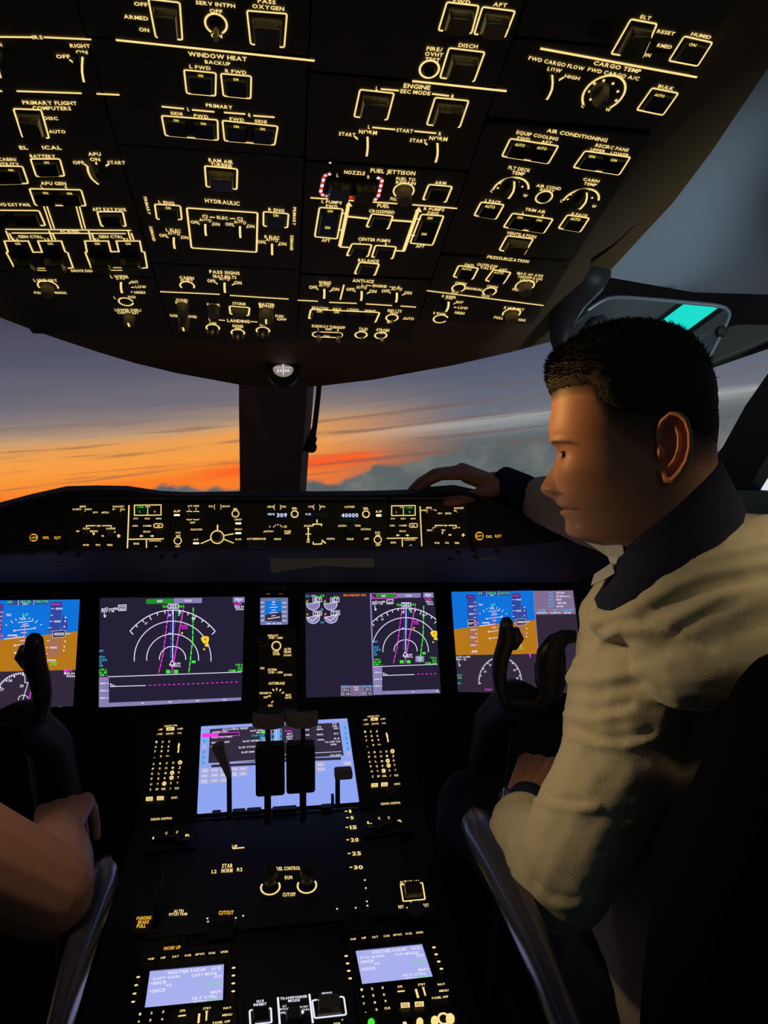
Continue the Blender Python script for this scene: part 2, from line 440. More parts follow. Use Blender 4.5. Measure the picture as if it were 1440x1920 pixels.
# ------------------------------------------------------------------ a panel with its backlit legends and controls
class Mod:
    def __init__(s, P, name, label, cat, rect=None, pts=None, thick=0.012, mat=None, slope=0.0, group=None, h=0.0, rad=0.002):
        s.P = P; s.slope = slope; s.z = None; s.h = h
        if rect is not None:
            a0, b0, a1, b1 = rect
            pts = rpoly([(a0, b0), (a1, b0), (a1, b1), (a0, b1)], rad, 2)
        s.c = (sum(p[0] for p in pts) / len(pts), sum(p[1] for p in pts) / len(pts))
        s.root = empty(name, P.M @ Matrix.Translation((s.c[0], s.c[1], 0)), label, cat, group)
        if thick:
            mb = MB(s.c); mb.prism(pts, h - thick, h - 0.001, mat or panel_m, bottom=True)
            q = [(s.c[0] + (p[0] - s.c[0]) * 0.995, s.c[1] + (p[1] - s.c[1]) * 0.995) for p in pts]
            mb.prism(pts, h - 0.001, h, mat or panel_m, top=q)
            mb.build('face_plate', s.root)
        s.let = MB(s.c)
    def X(s, x, y):
        if s.z: return s.z[0] + x / s.z[2], s.z[1] + y / s.z[2]
        return x, y
    def k(s): return 1.0 / s.z[2] if s.z else 1.0
    def loc(s, x, y, h=0.0):
        return s.P.loc(*s.X(x, y), h + s.h)
    def mm(s, x, y, n):
        """n photo pixels at this place, in metres of the panel"""
        a = s.loc(x, y); b = s.loc(x + 1, y)
        return n * math.hypot(b[0] - a[0], b[1] - a[1])
    def T(s, t, x, y, hp=8, w=None, mat=None, slope=None, anchor='c', rot=0.0, h=0.0008, into=None):
        px, py = s.X(x, y)
        (into or s.let).text(s.P, t, px, py, hp * s.k(), mat or GOLD, None if w is None else w * s.k(),
                             s.slope if slope is None else slope, anchor, h + s.h, rot)
    def L(s, pts, w=3.5, mat=None, closed=False, r=0.0, h=0.0006, into=None):
        q = [s.loc(x, y, h) for x, y in pts]
        ww = s.mm(pts[0][0], pts[0][1], w)
        if r: q = rpoly(q, s.mm(pts[0][0], pts[0][1], r), 3, closed)
        (into or s.let).strip(q, ww, h + s.h, mat or GOLD, closed)
    def fill(s, pts, mat, h=0.0004, into=None):
        (into or s.let).poly([s.loc(x, y, h) for x, y in pts][::-1], h + s.h, mat)
    def tri(s, x, y, r, mat, up=True, into=None, h=0.0008):
        d = 1 if up else -1
        s.fill([(x, y - d * r), (x + r, y + d * r), (x - r, y + d * r)], mat, h, into)
    def dot(s, x, y, r, mat=None, h=0.0006, into=None):
        c = s.loc(x, y, h); rr = s.mm(x, y, r)
        (into or s.let).poly([(c[0] + rr * math.cos(i * 0.7854), c[1] + rr * math.sin(i * 0.7854)) for i in range(8)], h + s.h, mat or GOLD)
    def ring(s, x, y, r, w=3.0, a0=0, a1=360, mat=None, h=0.0006, into=None, ky=1.0):
        c = s.loc(x, y, h); rr = s.mm(x, y, r)
        pts = arcpts(c[0], c[1], rr, a0, a1, 28 if a1 - a0 >= 200 else 16, ky)
        cl = a1 - a0 >= 360
        (into or s.let).strip(pts[:-1] if cl else pts, s.mm(x, y, w), h + s.h, mat or GOLD, cl)
    # ---- controls, each an object of its own
    def part(s, name, c, h=0.0):
        e = MB((c[0], c[1], h + s.h)); return e
    def place(s, mb, name, c, smooth=False, parent=None, h=0.0):
        o = mb.build(name, parent or s.root, smooth)
        o.location = (c[0] - s.c[0], c[1] - s.c[1], h + s.h) if parent is None else (0, 0, 0)
        return o
    def quadc(s, q, h=0.0):
        pts = [s.loc(x, y, h) for x, y in q]
        return pts, (sum(p[0] for p in pts) / len(pts), sum(p[1] for p in pts) / len(pts))
    def B(s, q, on=(), gap=0, lines=3.2, kind='button', blob=(), cells=1, mat=None, r=4, ont='ON', oh=6):
        """outlined switch: q = TL,TR,BR,BL of the outline; on = places of its lit legends"""
        if gap:
            tl, tr, br, bl = q
            g = gap
            def lp(a, b, t): return (a[0] + (b[0] - a[0]) * t, a[1] + (b[1] - a[1]) * t)
            s.L([lp(bl, br, g), bl, tl, tr, br, lp(br, bl, g)], lines, mat, r=r)
        else:
            s.L(q, lines, mat, closed=True, r=r)
        cx = sum(p[0] for p in q) / 4; cy = sum(p[1] for p in q) / 4
        def bl_(u, v):
            tl, tr, br, bl = q
            return tuple(tl[i] * (1 - u) * (1 - v) + tr[i] * u * (1 - v) + br[i] * u * v + bl[i] * (1 - u) * v for i in (0, 1))
        guard = kind == 'guard'
        hh = 0.009 if guard else 0.004
        for k in range(cells):
            u0, u1 = (k + 0.10) / cells, (k + 0.90) / cells
            qq = [bl_(u0, 0.12), bl_(u1, 0.12), bl_(u1, 0.88), bl_(u0, 0.88)]
            pts, c = s.quadc(qq[::-1])
            mb = MB((c[0], c[1], s.h))
            ins = [(c[0] + (p[0] - c[0]) * (0.9 if not guard else 0.86), c[1] + (p[1] - c[1]) * (0.9 if not guard else 0.86)) for p in pts]
            mb.prism(rpoly(pts, 0.0015, 2), s.h, s.h + hh, guard_m if guard else cap_m, top=rpoly(ins, 0.0015, 2))
            o = s.place(mb, 'guarded_switch' if guard else 'push_button', c)
            sub = MB((c[0], c[1], s.h))
            if guard:
                # hinge bar across the upper edge of the guard
                a, b = Vector(pts[3]), Vector(pts[2])
                if a.y < Vector(pts[0]).y: a, b = Vector(pts[0]), Vector(pts[1])
                m_ = (a + b) / 2; ln = (b - a).length
                sub.box((m_.x, m_.y - 0.003, s.h + hh + 0.0012), (ln * 0.8, 0.003, 0.003), guard_m, 0.0008)
                s.place(sub, 'hinge_bar', c, parent=o)
            else:
                lo, hi = (k / cells), ((k + 1) / cells)
                got = False
                for i, (x, y) in enumerate(on):
                    if cells == 1 or i == k:
                        px, py = s.X(x, y); sub.text(s.P, ont, px, py, oh * s.k(), YON, None, s.slope, 'c', hh + 0.0004 + s.h); got = True
                for i, (x, y) in enumerate(blob):
                    if cells == 1 or i == k:
                        px, py = s.X(x, y); sub.text(s.P, 'AUTO', px, py, (oh + 1) * s.k(), BLOB, 18 * s.k(), s.slope, 'c', hh + 0.0004 + s.h); got = True
                if got: s.place(sub, 'legend', c, parent=o)
    def K(s, x1, y1, r=15, ang=0.0, ht=0.012, pointer=True, skirt=True, name='rotary_knob', mat=None, pm=None):
        """finned rotary knob; (x1,y1) is the lit pointer's tip, r its radius in photo pixels"""
        rr = s.mm(x1, y1, r) * 0.62
        a0 = s.loc(x1, y1, 0.003)
        d = Vector((-math.sin(math.radians(ang)), math.cos(math.radians(ang)))); e = Vector((d.y, -d.x))
        c = Vector(a0) - d * rr
        mb = MB((0, 0, 0)); m = mat or knob_m
        if skirt: mb.lathe([(rr * 1.12, 0), (rr * 1.12, 0.0025), (rr * 0.98, 0.0042), (rr * 0.55, 0.0045)], (0, 0, 0), m, 18)
        # fin with an arched ridge
        w = rr * 0.30; prof = [(1.0, 0.004), (0.86, ht * 0.72), (0.55, ht * 0.96), (0.0, ht), (-0.6, ht * 0.97), (-0.98, ht * 0.62), (-1.02, 0.004)]
        vs = []
        for t, z in prof:
            wt = w * (1.25 - 0.25 * (z / ht))
            p = d * (rr * t); vs += [(p.x + e.x * wt, p.y + e.y * wt, z), (p.x - e.x * wt, p.y - e.y * wt, z)]
        n = len(prof); fs = [(2 * i, 2 * i + 1, 2 * i + 3, 2 * i + 2) for i in range(n - 1)]
        fs += [tuple(2 * i for i in range(n - 1, -1, -1)), tuple(2 * i + 1 for i in range(n))]
        mb.add(vs, fs, m)
        o = s.place(mb, name, c); 
        if pointer:
            sub = MB((0, 0, 0)); pw = s.mm(x1, y1, 2.0)
            vs = []
            for t, z in prof[:-1]:
                p = d * (rr * t * 1.01); vs += [(p.x + e.x * pw, p.y + e.y * pw, z + 0.0005), (p.x - e.x * pw, p.y - e.y * pw, z + 0.0005)]
            n = len(prof) - 1
            sub.add(vs, [(2 * i, 2 * i + 1, 2 * i + 3, 2 * i + 2) for i in range(n - 1)], pm or GOLD)
            s.place(sub, 'pointer', c, parent=o)
        return o
    def C(s, x, y, r=13, ht=0.02, mat=None, name='round_knob', pointer=None, r2=None):
        """cylindrical knob standing on (x,y)"""
        c = s.loc(x, y); rr = s.mm(x, y, r)
        mb = MB((0, 0, 0)); r2 = s.mm(x, y, r2) if r2 else rr * 0.92
        mb.lathe([(rr * 1.1, 0), (rr * 1.1, 0.002), (rr, 0.003), (r2, ht - 0.001), (r2 * 0.88, ht)], (0, 0, 0), mat or khaki_m, 24, ridges=0.05)
        o = s.place(mb, name, c, )
        if pointer:
            sub = MB((0, 0, 0)); sub.box((0, r2 * 0.3, ht + 0.0004), (s.mm(x, y, 3), r2 * 1.2, 0.0006), GOLD)
            s.place(sub, 'pointer', c, parent=o)
        return o
    def G(s, x, y, r=11, lean=(0, 1), ht=0.016, ring=True, a0=0, a1=360, rl=3.0, thick=1.0):
        """toggle switch in a lit ring"""
        if ring: s.ring(x, y, r, rl, a0, a1)
        c = s.loc(x, y); rr = s.mm(x, y, r)
        mb = MB((0, 0, 0))
        mb.lathe([(rr * 0.62, 0), (rr * 0.62, 0.002), (rr * 0.4, 0.003)], (0, 0, 0), screw_m, 12)
        l = Vector((lean[0], lean[1])) * ht * 0.35
        mb.tube([(0, 0, 0.001), (l.x * 0.6, l.y * 0.6, ht * 0.6), (l.x, l.y, ht)], [rr * 0.2 * thick, rr * 0.24 * thick, rr * 0.3 * thick], bat_m, 8)
        return s.place(mb, 'toggle_switch', c)
    def scr(s, x, y):
        c = s.loc(x, y); mb = MB((0, 0, 0))
        mb.lathe([(0.0022, 0), (0.0022, 0.0008), (0.0016, 0.0012)], (0, 0, 0), screw_m, 10)
        return s.place(mb, 'fastener', c)
    def btn(s, t, x, y, w, hgt, hp=6, tw=None, mat=None, bar=None, name='push_button', slope=None):
        """small square key with a lit legend on its cap"""
        c = s.loc(x, y); ww = s.mm(x, y, w); hh_ = s.mm(x, y, hgt)
        mb = MB((c[0], c[1], s.h))
        pts = rrect(c[0], c[1], ww, hh_, min(ww, hh_) * 0.15, 1); q = rrect(c[0], c[1], ww * 0.9, hh_ * 0.88, min(ww, hh_) * 0.15, 1)
        mb.prism(pts, s.h, s.h + 0.003, cap_m, top=q)
        if t:
            px, py = s.X(x, y)
            mb.text(s.P, t, px, py, hp * s.k(), mat or GOLD, None if tw is None else tw * s.k(), s.slope if slope is None else slope, 'c', 0.0034 + s.h)
        if bar:
            bx, by, bw, bh, bm = bar
            b0 = s.loc(bx, by, 0.0034)
            mb.poly(rrect(b0[0], b0[1], s.mm(x, y, bw), s.mm(x, y, bh), s.mm(x, y, bh) * 0.3, 1), s.h + 0.0034, bm)
        return s.place(mb, name, c)
    def done(s, name='lettering'):
        if s.let.f: 
            o = s.let.build(name, s.root); return o
YON = glow('backlight_on', rgb(255, 226, 100), 1.05)

# ------------------------------------------------------------------ planes of the flight deck
s19, c19 = math.sin(math.radians(19)), math.cos(math.radians(19))
OH = Plane(CP + Vector((0, 0.78, 0.30)), (1, 0, 0), (0, -c19, s19))          # overhead panel
t8 = math.radians(8)
MC = Plane(CP + Vector((0, 1.22, -0.06)), (1, 0, 0), (0, math.sin(t8), math.cos(t8)))   # glareshield face
t12 = math.radians(12)
DU = Plane(aty(525, 1215, 1.45), (1, 0, 0), (0, math.sin(t12), math.cos(t12)))          # main panel
t52 = math.radians(52)
MF = Plane(aty(522, 1516, 1.30), (1, 0, 0), (0, math.cos(t52), math.sin(t52)))          # forward aisle stand
t15 = math.radians(15)
PD = Plane(aty(522, 1522, 1.295), (1, 0, 0), (0, math.cos(t15), math.sin(t15)))         # control stand and aft aisle stand
# ------------------------------------------------------------------ shell of the flight deck
def struct(mb, name, smooth=False, parent=None):
    o = mb.build(name, parent, smooth)
    if parent is None: o['kind'] = 'structure'
    return o
liner_m = pbr('liner_grey', rgb(160, 168, 174), 0.55, bump=0.05, scale=300)
tan_m = pbr('liner_tan', rgb(112, 88, 52), 0.6)
dark_m = pbr('dark_trim', rgb(22, 24, 26), 0.6)
post_m = pbr('post_brown', rgb(112, 84, 66), 0.6, bump=0.1, scale=400)
sill_m = pbr('sill_grey', rgb(110, 116, 104), 0.6)
carpet_m = pbr('carpet_dark', rgb(20, 20, 26), 0.95)
def outline_slab(name, pix, P, h0, h1, mat, grow=1.0):
    """flat panel with real thickness whose outline is given on a plane"""
    pts = [P.loc(x, y, h0) for x, y in pix]
    ar = sum(a[0] * b[1] - b[0] * a[1] for a, b in zip(pts, pts[1:] + pts[:1]))
    if ar < 0: pts = pts[::-1]
    mb = MB(); mb.prism([tuple(p) for p in pts], h1, h0, mat, bottom=True)
    o = mb.build(name); o.matrix_world = P.M; o['kind'] = 'structure'
    return o
# overhead shell: follows the panel plane to a bowed front lip
OHP = [(-420, -160), (1560, -160), (1470, 45), (1400, 118), (1330, 190), (1240, 272), (1222, 300), (1220, 360), (1195, 420), (1160, 452), (1112, 484), (1108, 505),
       (1085, 545), (1062, 578), (1048, 612), (1040, 640), (960, 661), (850, 686), (700, 713), (600, 725), (530, 729), (450, 723), (330, 701), (250, 682), (180, 661), (110, 638), (50, 617), (-10, 594), (-80, 562), (-300, 470)]
sh = [OH.loc(x, y, -0.012) for x, y in OHP]
if sum(a[0] * b[1] - b[0] * a[1] for a, b in zip(sh, sh[1:] + sh[:1])) < 0: sh = sh[::-1]
mb = MB()
cen = (sum(p[0] for p in sh) / len(sh), sum(p[1] for p in sh) / len(sh))
def grow(k): return [(cen[0] + (p[0] - cen[0]) * k, cen[1] + (p[1] - cen[1]) * k) for p in sh]
mb.prism(sh, -0.024, -0.012, shell_m, top=grow(0.992)); mb.prism(grow(0.97), -0.12, -0.024, shell_m, top=sh)
mb.poly(grow(0.97)[::-1], -0.12, shell_m)
o = mb.build('ceiling'); o.matrix_world = OH.M; o['kind'] = 'structure'
# tan edge strip between the panel and the side liner
outline_slab('trim_1', [(1440, 68), (1330, 186), (1236, 268), (1218, 298), (1214, 362), (1190, 424), (1150, 462), (1100, 500), (1112, 520), (1140, 512), (1195, 452), (1262, 380), (1330, 290), (1440, 128), (1520, 20), (1480, 20)], OH, -0.03, -0.06, tan_m)
# grey side liner, bowed
rows = []
A, B, Cc, D = (Vector(OH.world(*OH.loc(1560, -60, -0.05), -0.05)), Vector(OH.world(*OH.loc(1108, 514, -0.05), -0.05)), aty(1560, 556, 0.86), aty(1300, 548, 1.12))
for i in range(13):
    t = i / 12; r = []
    p0 = A.lerp(B, t); p1 = Cc.lerp(D, t)
    if i == 12: p0 = B
    for j in range(11):
        s_ = j / 10; p = p0.lerp(p1, s_)
        p = p + Vector((0.25, 0.1, 0.95)) * (0.06 * math.sin(math.pi * s_) * math.sin(math.pi * min(1, (1 - t) * 1.1 + .0)))
        r.append(p)
    rows.append(r)
mb = MB(); mb.grid(rows, liner_m); back = [[p + Vector((0.02, 0.01, 0.03)) for p in r] for r in rows]
mb.grid([r[::-1] for r in back], liner_m)
struct(mb, 'wall_right', True)
# window frame of the right side: header, lower surround, pillar, sill
RWn = Vector((-0.9, -0.44, 0)).normalized()
RW = Plane(aty(1300, 760, 1.28), Vector((0.44, -0.9, 0)), (0, 0, 1))
def rw(name, pix, mat, h0=0.0, h1=-0.03): return outline_slab(name, pix, RW, h0, h1, mat)
rw('trim_2', [(1090, 520), (1130, 516), (1300, 540), (1440, 545), (1560, 548), (1560, 606), (1440, 607), (1375, 606), (1240, 640), (1080, 650), (1050, 640), (1062, 590)], dark_m, 0.02, -0.02)
rw('trim_3', [(1240, 610), (1375, 602), (1440, 602), (1560, 604), (1560, 575), (1440, 634), (1300, 692), (1240, 715)], sill_m)
rw('trim_4', [(1330, 868), (1355, 838), (1398, 760), (1440, 700), (1560, 560), (1560, 700), (1440, 853), (1402, 915), (1392, 935), (1330, 935)], dark_m, 0.02, -0.03)
rw('trim_5', [(1180, 940), (1300, 925), (1392, 919), (1440, 922), (1560, 926), (1560, 1500), (1180, 1500)], sill_m, 0.03, -0.03)
# centre post between the two windshields
CPl = Plane(aty(525, 820, 1.62), (1, 0, 0), (0, 0.25, 1))
mb = MB()
L_ = [(446, 700), (447, 760), (449, 930)]
def cpt(x, y, h=0): a = CPl.loc(x, y, h); return Vector((a[0], a[1], h))
left = [(448, 700), (448, 765), (449, 830), (450, 935)]; mid = [(478, 700), (482, 765), (505, 835), (506, 935)]; right = [(590, 700), (586, 765), (580, 830), (573, 935)]
rows = [[cpt(*left[i], 0.0), cpt(mid[i][0], mid[i][1], 0.035), cpt(right[i][0] - 12, right[i][1], 0.03), cpt(*right[i], 0.0), cpt(right[i][0], right[i][1], -0.06), cpt(left[i][0], left[i][1], -0.06)] for i in range(4)]
mb.grid(rows, post_m, True)
# grip rail standing off the right of the post
o = mb.build('trim_6'); o.matrix_world = CPl.M; o['kind'] = 'structure'
rr_ = [(601, 690), (597, 740), (590, 800), (584, 822), (576, 845)]
mb = MB(); mb.tube([cpt(x, y, 0.03) for x, y in rr_], [0.006, 0.006, 0.006, 0.009, 0.010], dark_m, 8)
for y in (825, 840): mb.lathe([(0.012, 0), (0.012, 0.01), (0.008, 0.014)], tuple(cpt(584, y, 0.03)), dark_m, 10)
o = mb.build('grip_rail'); o.matrix_world = CPl.M
tag(o, 'thin dark rail along the right edge of the centre window post', 'rail')
# glass panes of the windows
gm = bpy.data.materials.new('window_glass'); gm.use_nodes = True
nt = gm.node_tree; nt.nodes.clear()
tr = nt.nodes.new('ShaderNodeBsdfTransparent'); gl = nt.nodes.new('ShaderNodeBsdfGlossy'); fr = nt.nodes.new('ShaderNodeFresnel'); mx = nt.nodes.new('ShaderNodeMixShader'); ou = nt.nodes.new('ShaderNodeOutputMaterial')
tr.inputs[0].default_value = (0.96, 0.98, 0.98, 1); gl.inputs['Roughness'].default_value = 0.02; fr.inputs['IOR'].default_value = 1.12
nt.links.new(fr.outputs[0], mx.inputs[0]); nt.links.new(tr.outputs[0], mx.inputs[1]); nt.links.new(gl.outputs[0], mx.inputs[2]); nt.links.new(mx.outputs[0], ou.inputs[0])
def pane(name, q, bow=0.0):
    rows = []
    for i in range(9):
        r = []
        for j in range(9):
            u, v = i / 8, j / 8
            p = (q[0] * (1 - u) + q[1] * u) * (1 - v) + (q[3] * (1 - u) + q[2] * u) * v
            r.append(p + Vector((0, bow, 0)) * (math.sin(math.pi * u)))
        rows.append(r)
    mb = MB(); mb.grid(rows, gm); struct(mb, name, True)
pane('window_1', [aty(-500, 480, 1.42), aty(462, 690, 1.70), aty(462, 960, 1.70), aty(-500, 1060, 1.42)], 0.06)
pane('window_2', [aty(575, 690, 1.70), aty(1300, 560, 1.45), aty(1290, 1010, 1.45), aty(575, 960, 1.70)], 0.06)
pane('window_3', [RW.world(*RW.loc(1290, 640, -0.01), -0.01), RW.world(*RW.loc(1600, 520, -0.01), -0.01), RW.world(*RW.loc(1600, 960, -0.01), -0.01), RW.world(*RW.loc(1290, 940, -0.01), -0.01)])
# rest of the enclosure, out of sight
def wallbox(name, c, d, mat):
    mb = MB(); mb.box(c, d, mat); struct(mb, name)
wallbox('floor', (0, 0.6, -0.02), (2.8, 3.4, 0.04), carpet_m)
wallbox('wall_back', (0, -1.1, 1.1), (2.8, 0.04, 2.2), liner_m)
wallbox('wall_left', (-1.25, 0.15, 1.1), (0.04, 2.6, 2.2), liner_m)
wallbox('trim_7', (1.32, -0.1, 1.1), (0.04, 2.0, 2.2), liner_m)
wallbox('trim_8', (0, -0.55, 2.2), (2.8, 1.3, 0.04), liner_m)
wallbox('trim_9', (0, 1.95, 0.42), (2.8, 0.04, 0.84), carpet_m)
# ------------------------------------------------------------------ overhead panel modules
def oh(name, label, x0, y0, x1, y1, slope, rowx=None):
    """x-seams and y-rows given in photo pixels at one place of the plane"""
    b1 = OH.loc((rowx or 0.5 * (x0[0] + x1[0])), y0)[1]; b0 = OH.loc((rowx or 0.5 * (x0[0] + x1[0])), y1)[1]
    a0 = OH.loc(*x0)[0]; a1 = OH.loc(*x1)[0]
    g = 0.0007
    return Mod(OH, name, label, 'control panel', rect=(a0 + g, b0 + g, a1 - g, b1 - g), slope=slope)
S12 = (268, 440); S23 = (567, 400); S34 = (853, 396); S45 = (1128, 405); S01 = (-60, 440)

# column one
m = oh('inertial_reference_panel', 'black overhead panel at top left corner with two large round selectors', S01, -60, S12, 186, 0.015, 100)
m.L([(-20, 69), (60, 70)]); m.T('IRS', 70, 70, 9, 20); m.L([(82, 70), (171, 74)])
m.T('RIGHT', 150, 86, 9, 38); m.T('ON', 153, 98, 9, 22); m.T('OFF', 118, 106, 9, 26); m.L([(130, 112), (140, 119)])
m.K(155, 104, 30, -6, 0.017); m.K(-2, 96, 30, -8, 0.017); m.T('ON', -4, 84, 9)
m.L([(-30, 170), (4, 171)]); m.L([(31, 171), (153, 175)]); m.L([(181, 176), (224, 178)])
m.done()
m = oh('electrical_panel', 'black overhead electrical panel with gold bus lines joining outlined generator switches', S01, 186, S12, 514, 0.015, 130)
m.T('PRIMARY FLIGHT', 93, 193, 9, 102); m.T('COMPUTERS', 97, 203, 9, 72)
m.B([(25, 204), (77, 206), (92, 259), (42, 257)], gap=0.12, kind='guard'); m.T('DISC', 95, 222, 8, 27); m.T('AUTO', 107, 247, 8, 31)
m.T('EL', 44, 277, 9, 16); m.T('ICAL', 97, 277, 9, 36)
m.T('CABIN/', 14, 299, 8, 34); m.T('UTILITY', 16, 308, 8, 40); m.B([(-22, 311), (42, 312), (53, 344), (-14, 346)], on=[(20, 319)])
m.T('BATTERY', 80, 293, 8, 48); m.B([(57, 298), (112, 298), (121, 330), (68, 331)], on=[(87, 305)])
m.T('APU', 177, 289, 8, 24); m.T('ON', 178, 299, 8, 19); m.L([(180, 304), (181, 309)]); m.T('OFF', 147, 305, 8, 21); m.T('START', 218, 305, 8, 33)
m.L([(157, 307), (165, 313)]); m.L([(203, 308), (195, 315)]); m.K(181, 313, 22, 28, 0.013, pointer=False); m.L([(164, 312), (165, 322), (172, 336), (185, 346)], 4, r=10, h=0.004)
m.T('APU GEN', 100, 344, 8, 48); m.T('L', 78, 350, 7); m.T('R', 124, 351, 7)
m.B([(55, 354), (152, 356), (161, 386), (66, 385)], on=[(85, 362), (130, 363)], cells=2)
for d in (0, 6): m.L([(82 + d, 387), (96 + d, 429)], 2.6); m.L([(143 + d, 387), (154 + d, 429)], 2.6)
m.T('FWD EXT PWR', 24, 384, 8, 66); m.B([(-40, 394), (73, 395), (85, 423), (-30, 424)], gap=0.08, cells=2)
m.T('AFT EXT PWR', 205, 393, 8, 64); m.B([(182, 397), (230, 397), (236, 424), (190, 424)], gap=0.12)
m.L([(10, 430), (246, 432)], 3); m.L([(22, 437), (236, 438)], 3); m.T('AC BUSES', 130, 434, 6, 36)
for a, b in ((11, 18), (92, 98), (166, 170), (240, 245)): m.L([(a, 433), (b, 450)], 3); m.L([(a + 6, 437), (b + 6, 450)], 3)
m.T('GEN CTRL', 57, 444, 7, 46); m.T('GEN CTRL', 208, 444, 7, 46)
for t, x, y in (('L1', 29, 449), ('L2', 88, 449), ('R1', 180, 449), ('R2', 236, 449)): m.T(t, x, y, 6, 9)
m.L([(35, 504), (27, 502), (12, 474), (15, 472), (8, 452), (53, 452), (62, 473), (79, 473), (71, 452), (115, 452), (122, 472), (127, 474), (137, 502), (127, 503)], 3)
m.L([(178, 504), (171, 502), (160, 474), (163, 472), (159, 452), (203, 452), (208, 472), (223, 472), (218, 452), (262, 452), (266, 472), (271, 473), (276, 502), (265, 503)], 3)
for q, o in (([(14, 456), (48, 456), (54, 474), (20, 474)], (33, 457)), ([(78, 456), (110, 456), (116, 474), (84, 474)], (94, 457)),
             ([(165, 456), (198, 456), (203, 474), (168, 474)], (182, 457)), ([(222, 456), (257, 456), (262, 474), (227, 474)], (240, 457))):
    pts, c = m.quadc(q[::-1]); mb = MB((c[0], c[1], 0)); mb.prism(pts, 0, 0.003, cap_m)
    ob = m.place(mb, 'push_button', c); sub = MB((c[0], c[1], 0)); sub.text(OH, 'ON', o[0], o[1], 6, YON, None, 0.015, 'c', 0.0035); m.place(sub, 'legend', c, parent=ob)
for q in ([(24, 482), (60, 482), (68, 504), (30, 504)], [(82, 482), (118, 482), (126, 504), (88, 504)], [(168, 482), (206, 482), (210, 502), (174, 502)], [(225, 482), (262, 482), (265, 502), (230, 502)]):
    pts, c = m.quadc(q[::-1]); mb = MB((c[0], c[1], 0)); mb.prism(pts, 0, 0.010, guard_m, top=[(c[0] + (p[0] - c[0]) * .85, c[1] + (p[1] - c[1]) * .85) for p in pts])
    ob = m.place(mb, 'guarded_switch', c)
    sub = MB((0, 0, 0)); sub.box((0, 0.0055, 0.0108), (0.018, 0.002, 0.002), guard_m, 0.0006); m.place(sub, 'hinge_bar', c, parent=ob)
m.L([(38, 508), (52, 508)], 2); m.T('L1', 57, 508, 5); m.L([(70, 503), (88, 503)], 2); m.L([(70, 507), (104, 508)], 2); m.T('L2', 111, 508, 5); m.T('DRIVE DISC', 155, 508, 6, 44)
m.L([(180, 508), (190, 508)], 2); m.T('R1', 196, 507, 5); m.L([(212, 502), (230, 502)], 2); m.L([(208, 507), (240, 507)], 2); m.T('R2', 250, 507, 5)
m.scr(262, 200); m.scr(264, 500)
m.done()
m = oh('left_wiper_panel', 'plain black overhead panel at lower left with wiper selector and round brightness knob', S01, 515, S12, 628, 0.015, 130)
m.T('L HUD BRT', 85, 526, 7, 44); m.ring(90, 537, 18, 3, -20, 200); m.C(90, 537, 12, 0.014); m.T('PULL', 72, 549, 6, 16); m.T('MANUAL', 114, 549, 6, 22)
m.T('L WIPER', 224, 519, 7, 34); m.T('OFF', 226, 524.5, 6, 16); m.K(227, 527, 19, -4, 0.012); m.T('INT', 253, 529, 6, 13); m.T('LOW', 264, 538, 6, 20); m.T('HIGH', 262, 548.5, 6, 20)
m.L([(240, 534), (245, 529)], 2.5); m.L([(246, 539), (252, 539)], 2.5); m.L([(245, 547), (249, 548)], 2.5); m.T('L', 215, 558, 6); m.T('WASH', 247, 557, 6, 14)
m.ring(236, 566, 13, 3, 10, 350); m.T('LOWER DSPL/', 240, 581.5, 6, 50); m.T('CONTRAST', 240, 586.5, 6, 40); m.C(243, 592, 11, 0.015, pointer=True); m.L([(242, 589), (243, 594)], 3, h=0.001)
m.done()

# column two
S2a = S12; S2b = S23
m = oh('emergency_light_panel', 'black overhead panel with SERV INTPH toggle between two large guarded switches', S2a, -60, S2b, 90, 0.095, 400)
m.T('OFF', 264, 8, 9, 26); m.T('ARMED', 255, 33, 9, 46); m.T('ON', 270, 56, 9, 19); m.T('LIGHTS', 322, -6, 9, 50)
m.B([(278, -2), (337, 5), (342, 75), (292, 70)], gap=0.2, kind='guard')
m.T('SERV INTPH', 404, 8, 9, 74); m.T('OFF', 405, 21, 9, 24); m.G(405, 45, 20, (0, -1), 0.012, a0=-60, a1=240, rl=4); m.T('ON', 406, 67, 9, 21)
m.T('PASS', 500, 3, 9, 34); m.T('OXYGEN', 503, 14, 9, 60); m.B([(463, 20), (538, 26), (533, 89), (470, 83)], kind='guard')
m.done()
m = oh('window_heat_panel', 'black overhead panel with WINDOW HEAT switches in four gold outlines', S2a, 91, S2b, 283, 0.095, 400)
m.L([(217, 75), (590, 114)], 4.5); m.T('WINDOW HEAT', 408, 106, 10, 110); m.T('BACKUP', 408, 118, 8, 48); m.T('L FWD', 375, 126.5, 8, 40); m.T('R FWD', 442, 134.5, 8, 40)
m.B([(345, 131), (405, 137), (404, 180), (350, 175)], on=[(376, 142)]); m.B([(414, 138), (471, 143), (470, 185), (419, 180)], on=[(442, 149)])
m.T('PRIMARY', 411, 199.5, 8, 50)
m.L([(303, 200), (345, 204)], 3.5); m.T('L', 353, 205, 8); m.L([(360, 206), (402, 210)], 3.5); m.L([(420, 211), (460, 214)], 3.5); m.T('R', 468, 216, 8); m.L([(475, 217), (515, 220)], 3.5)
for t, x, y, w in (('SIDE', 331, 213, 23), ('FWD', 377, 218, 27), ('FWD', 444, 224, 27), ('SIDE', 489, 228, 23)): m.T(t, x, y, 7, w)
m.B([(303, 217), (408, 225), (409, 263), (310, 254)], on=[(330, 226), (381, 232)], cells=2); m.B([(417, 226), (521, 237), (515, 272), (421, 264)], on=[(443, 237.5), (492, 242)], cells=2)
m.scr(276, 110); m.scr(560, 270)
m.done()
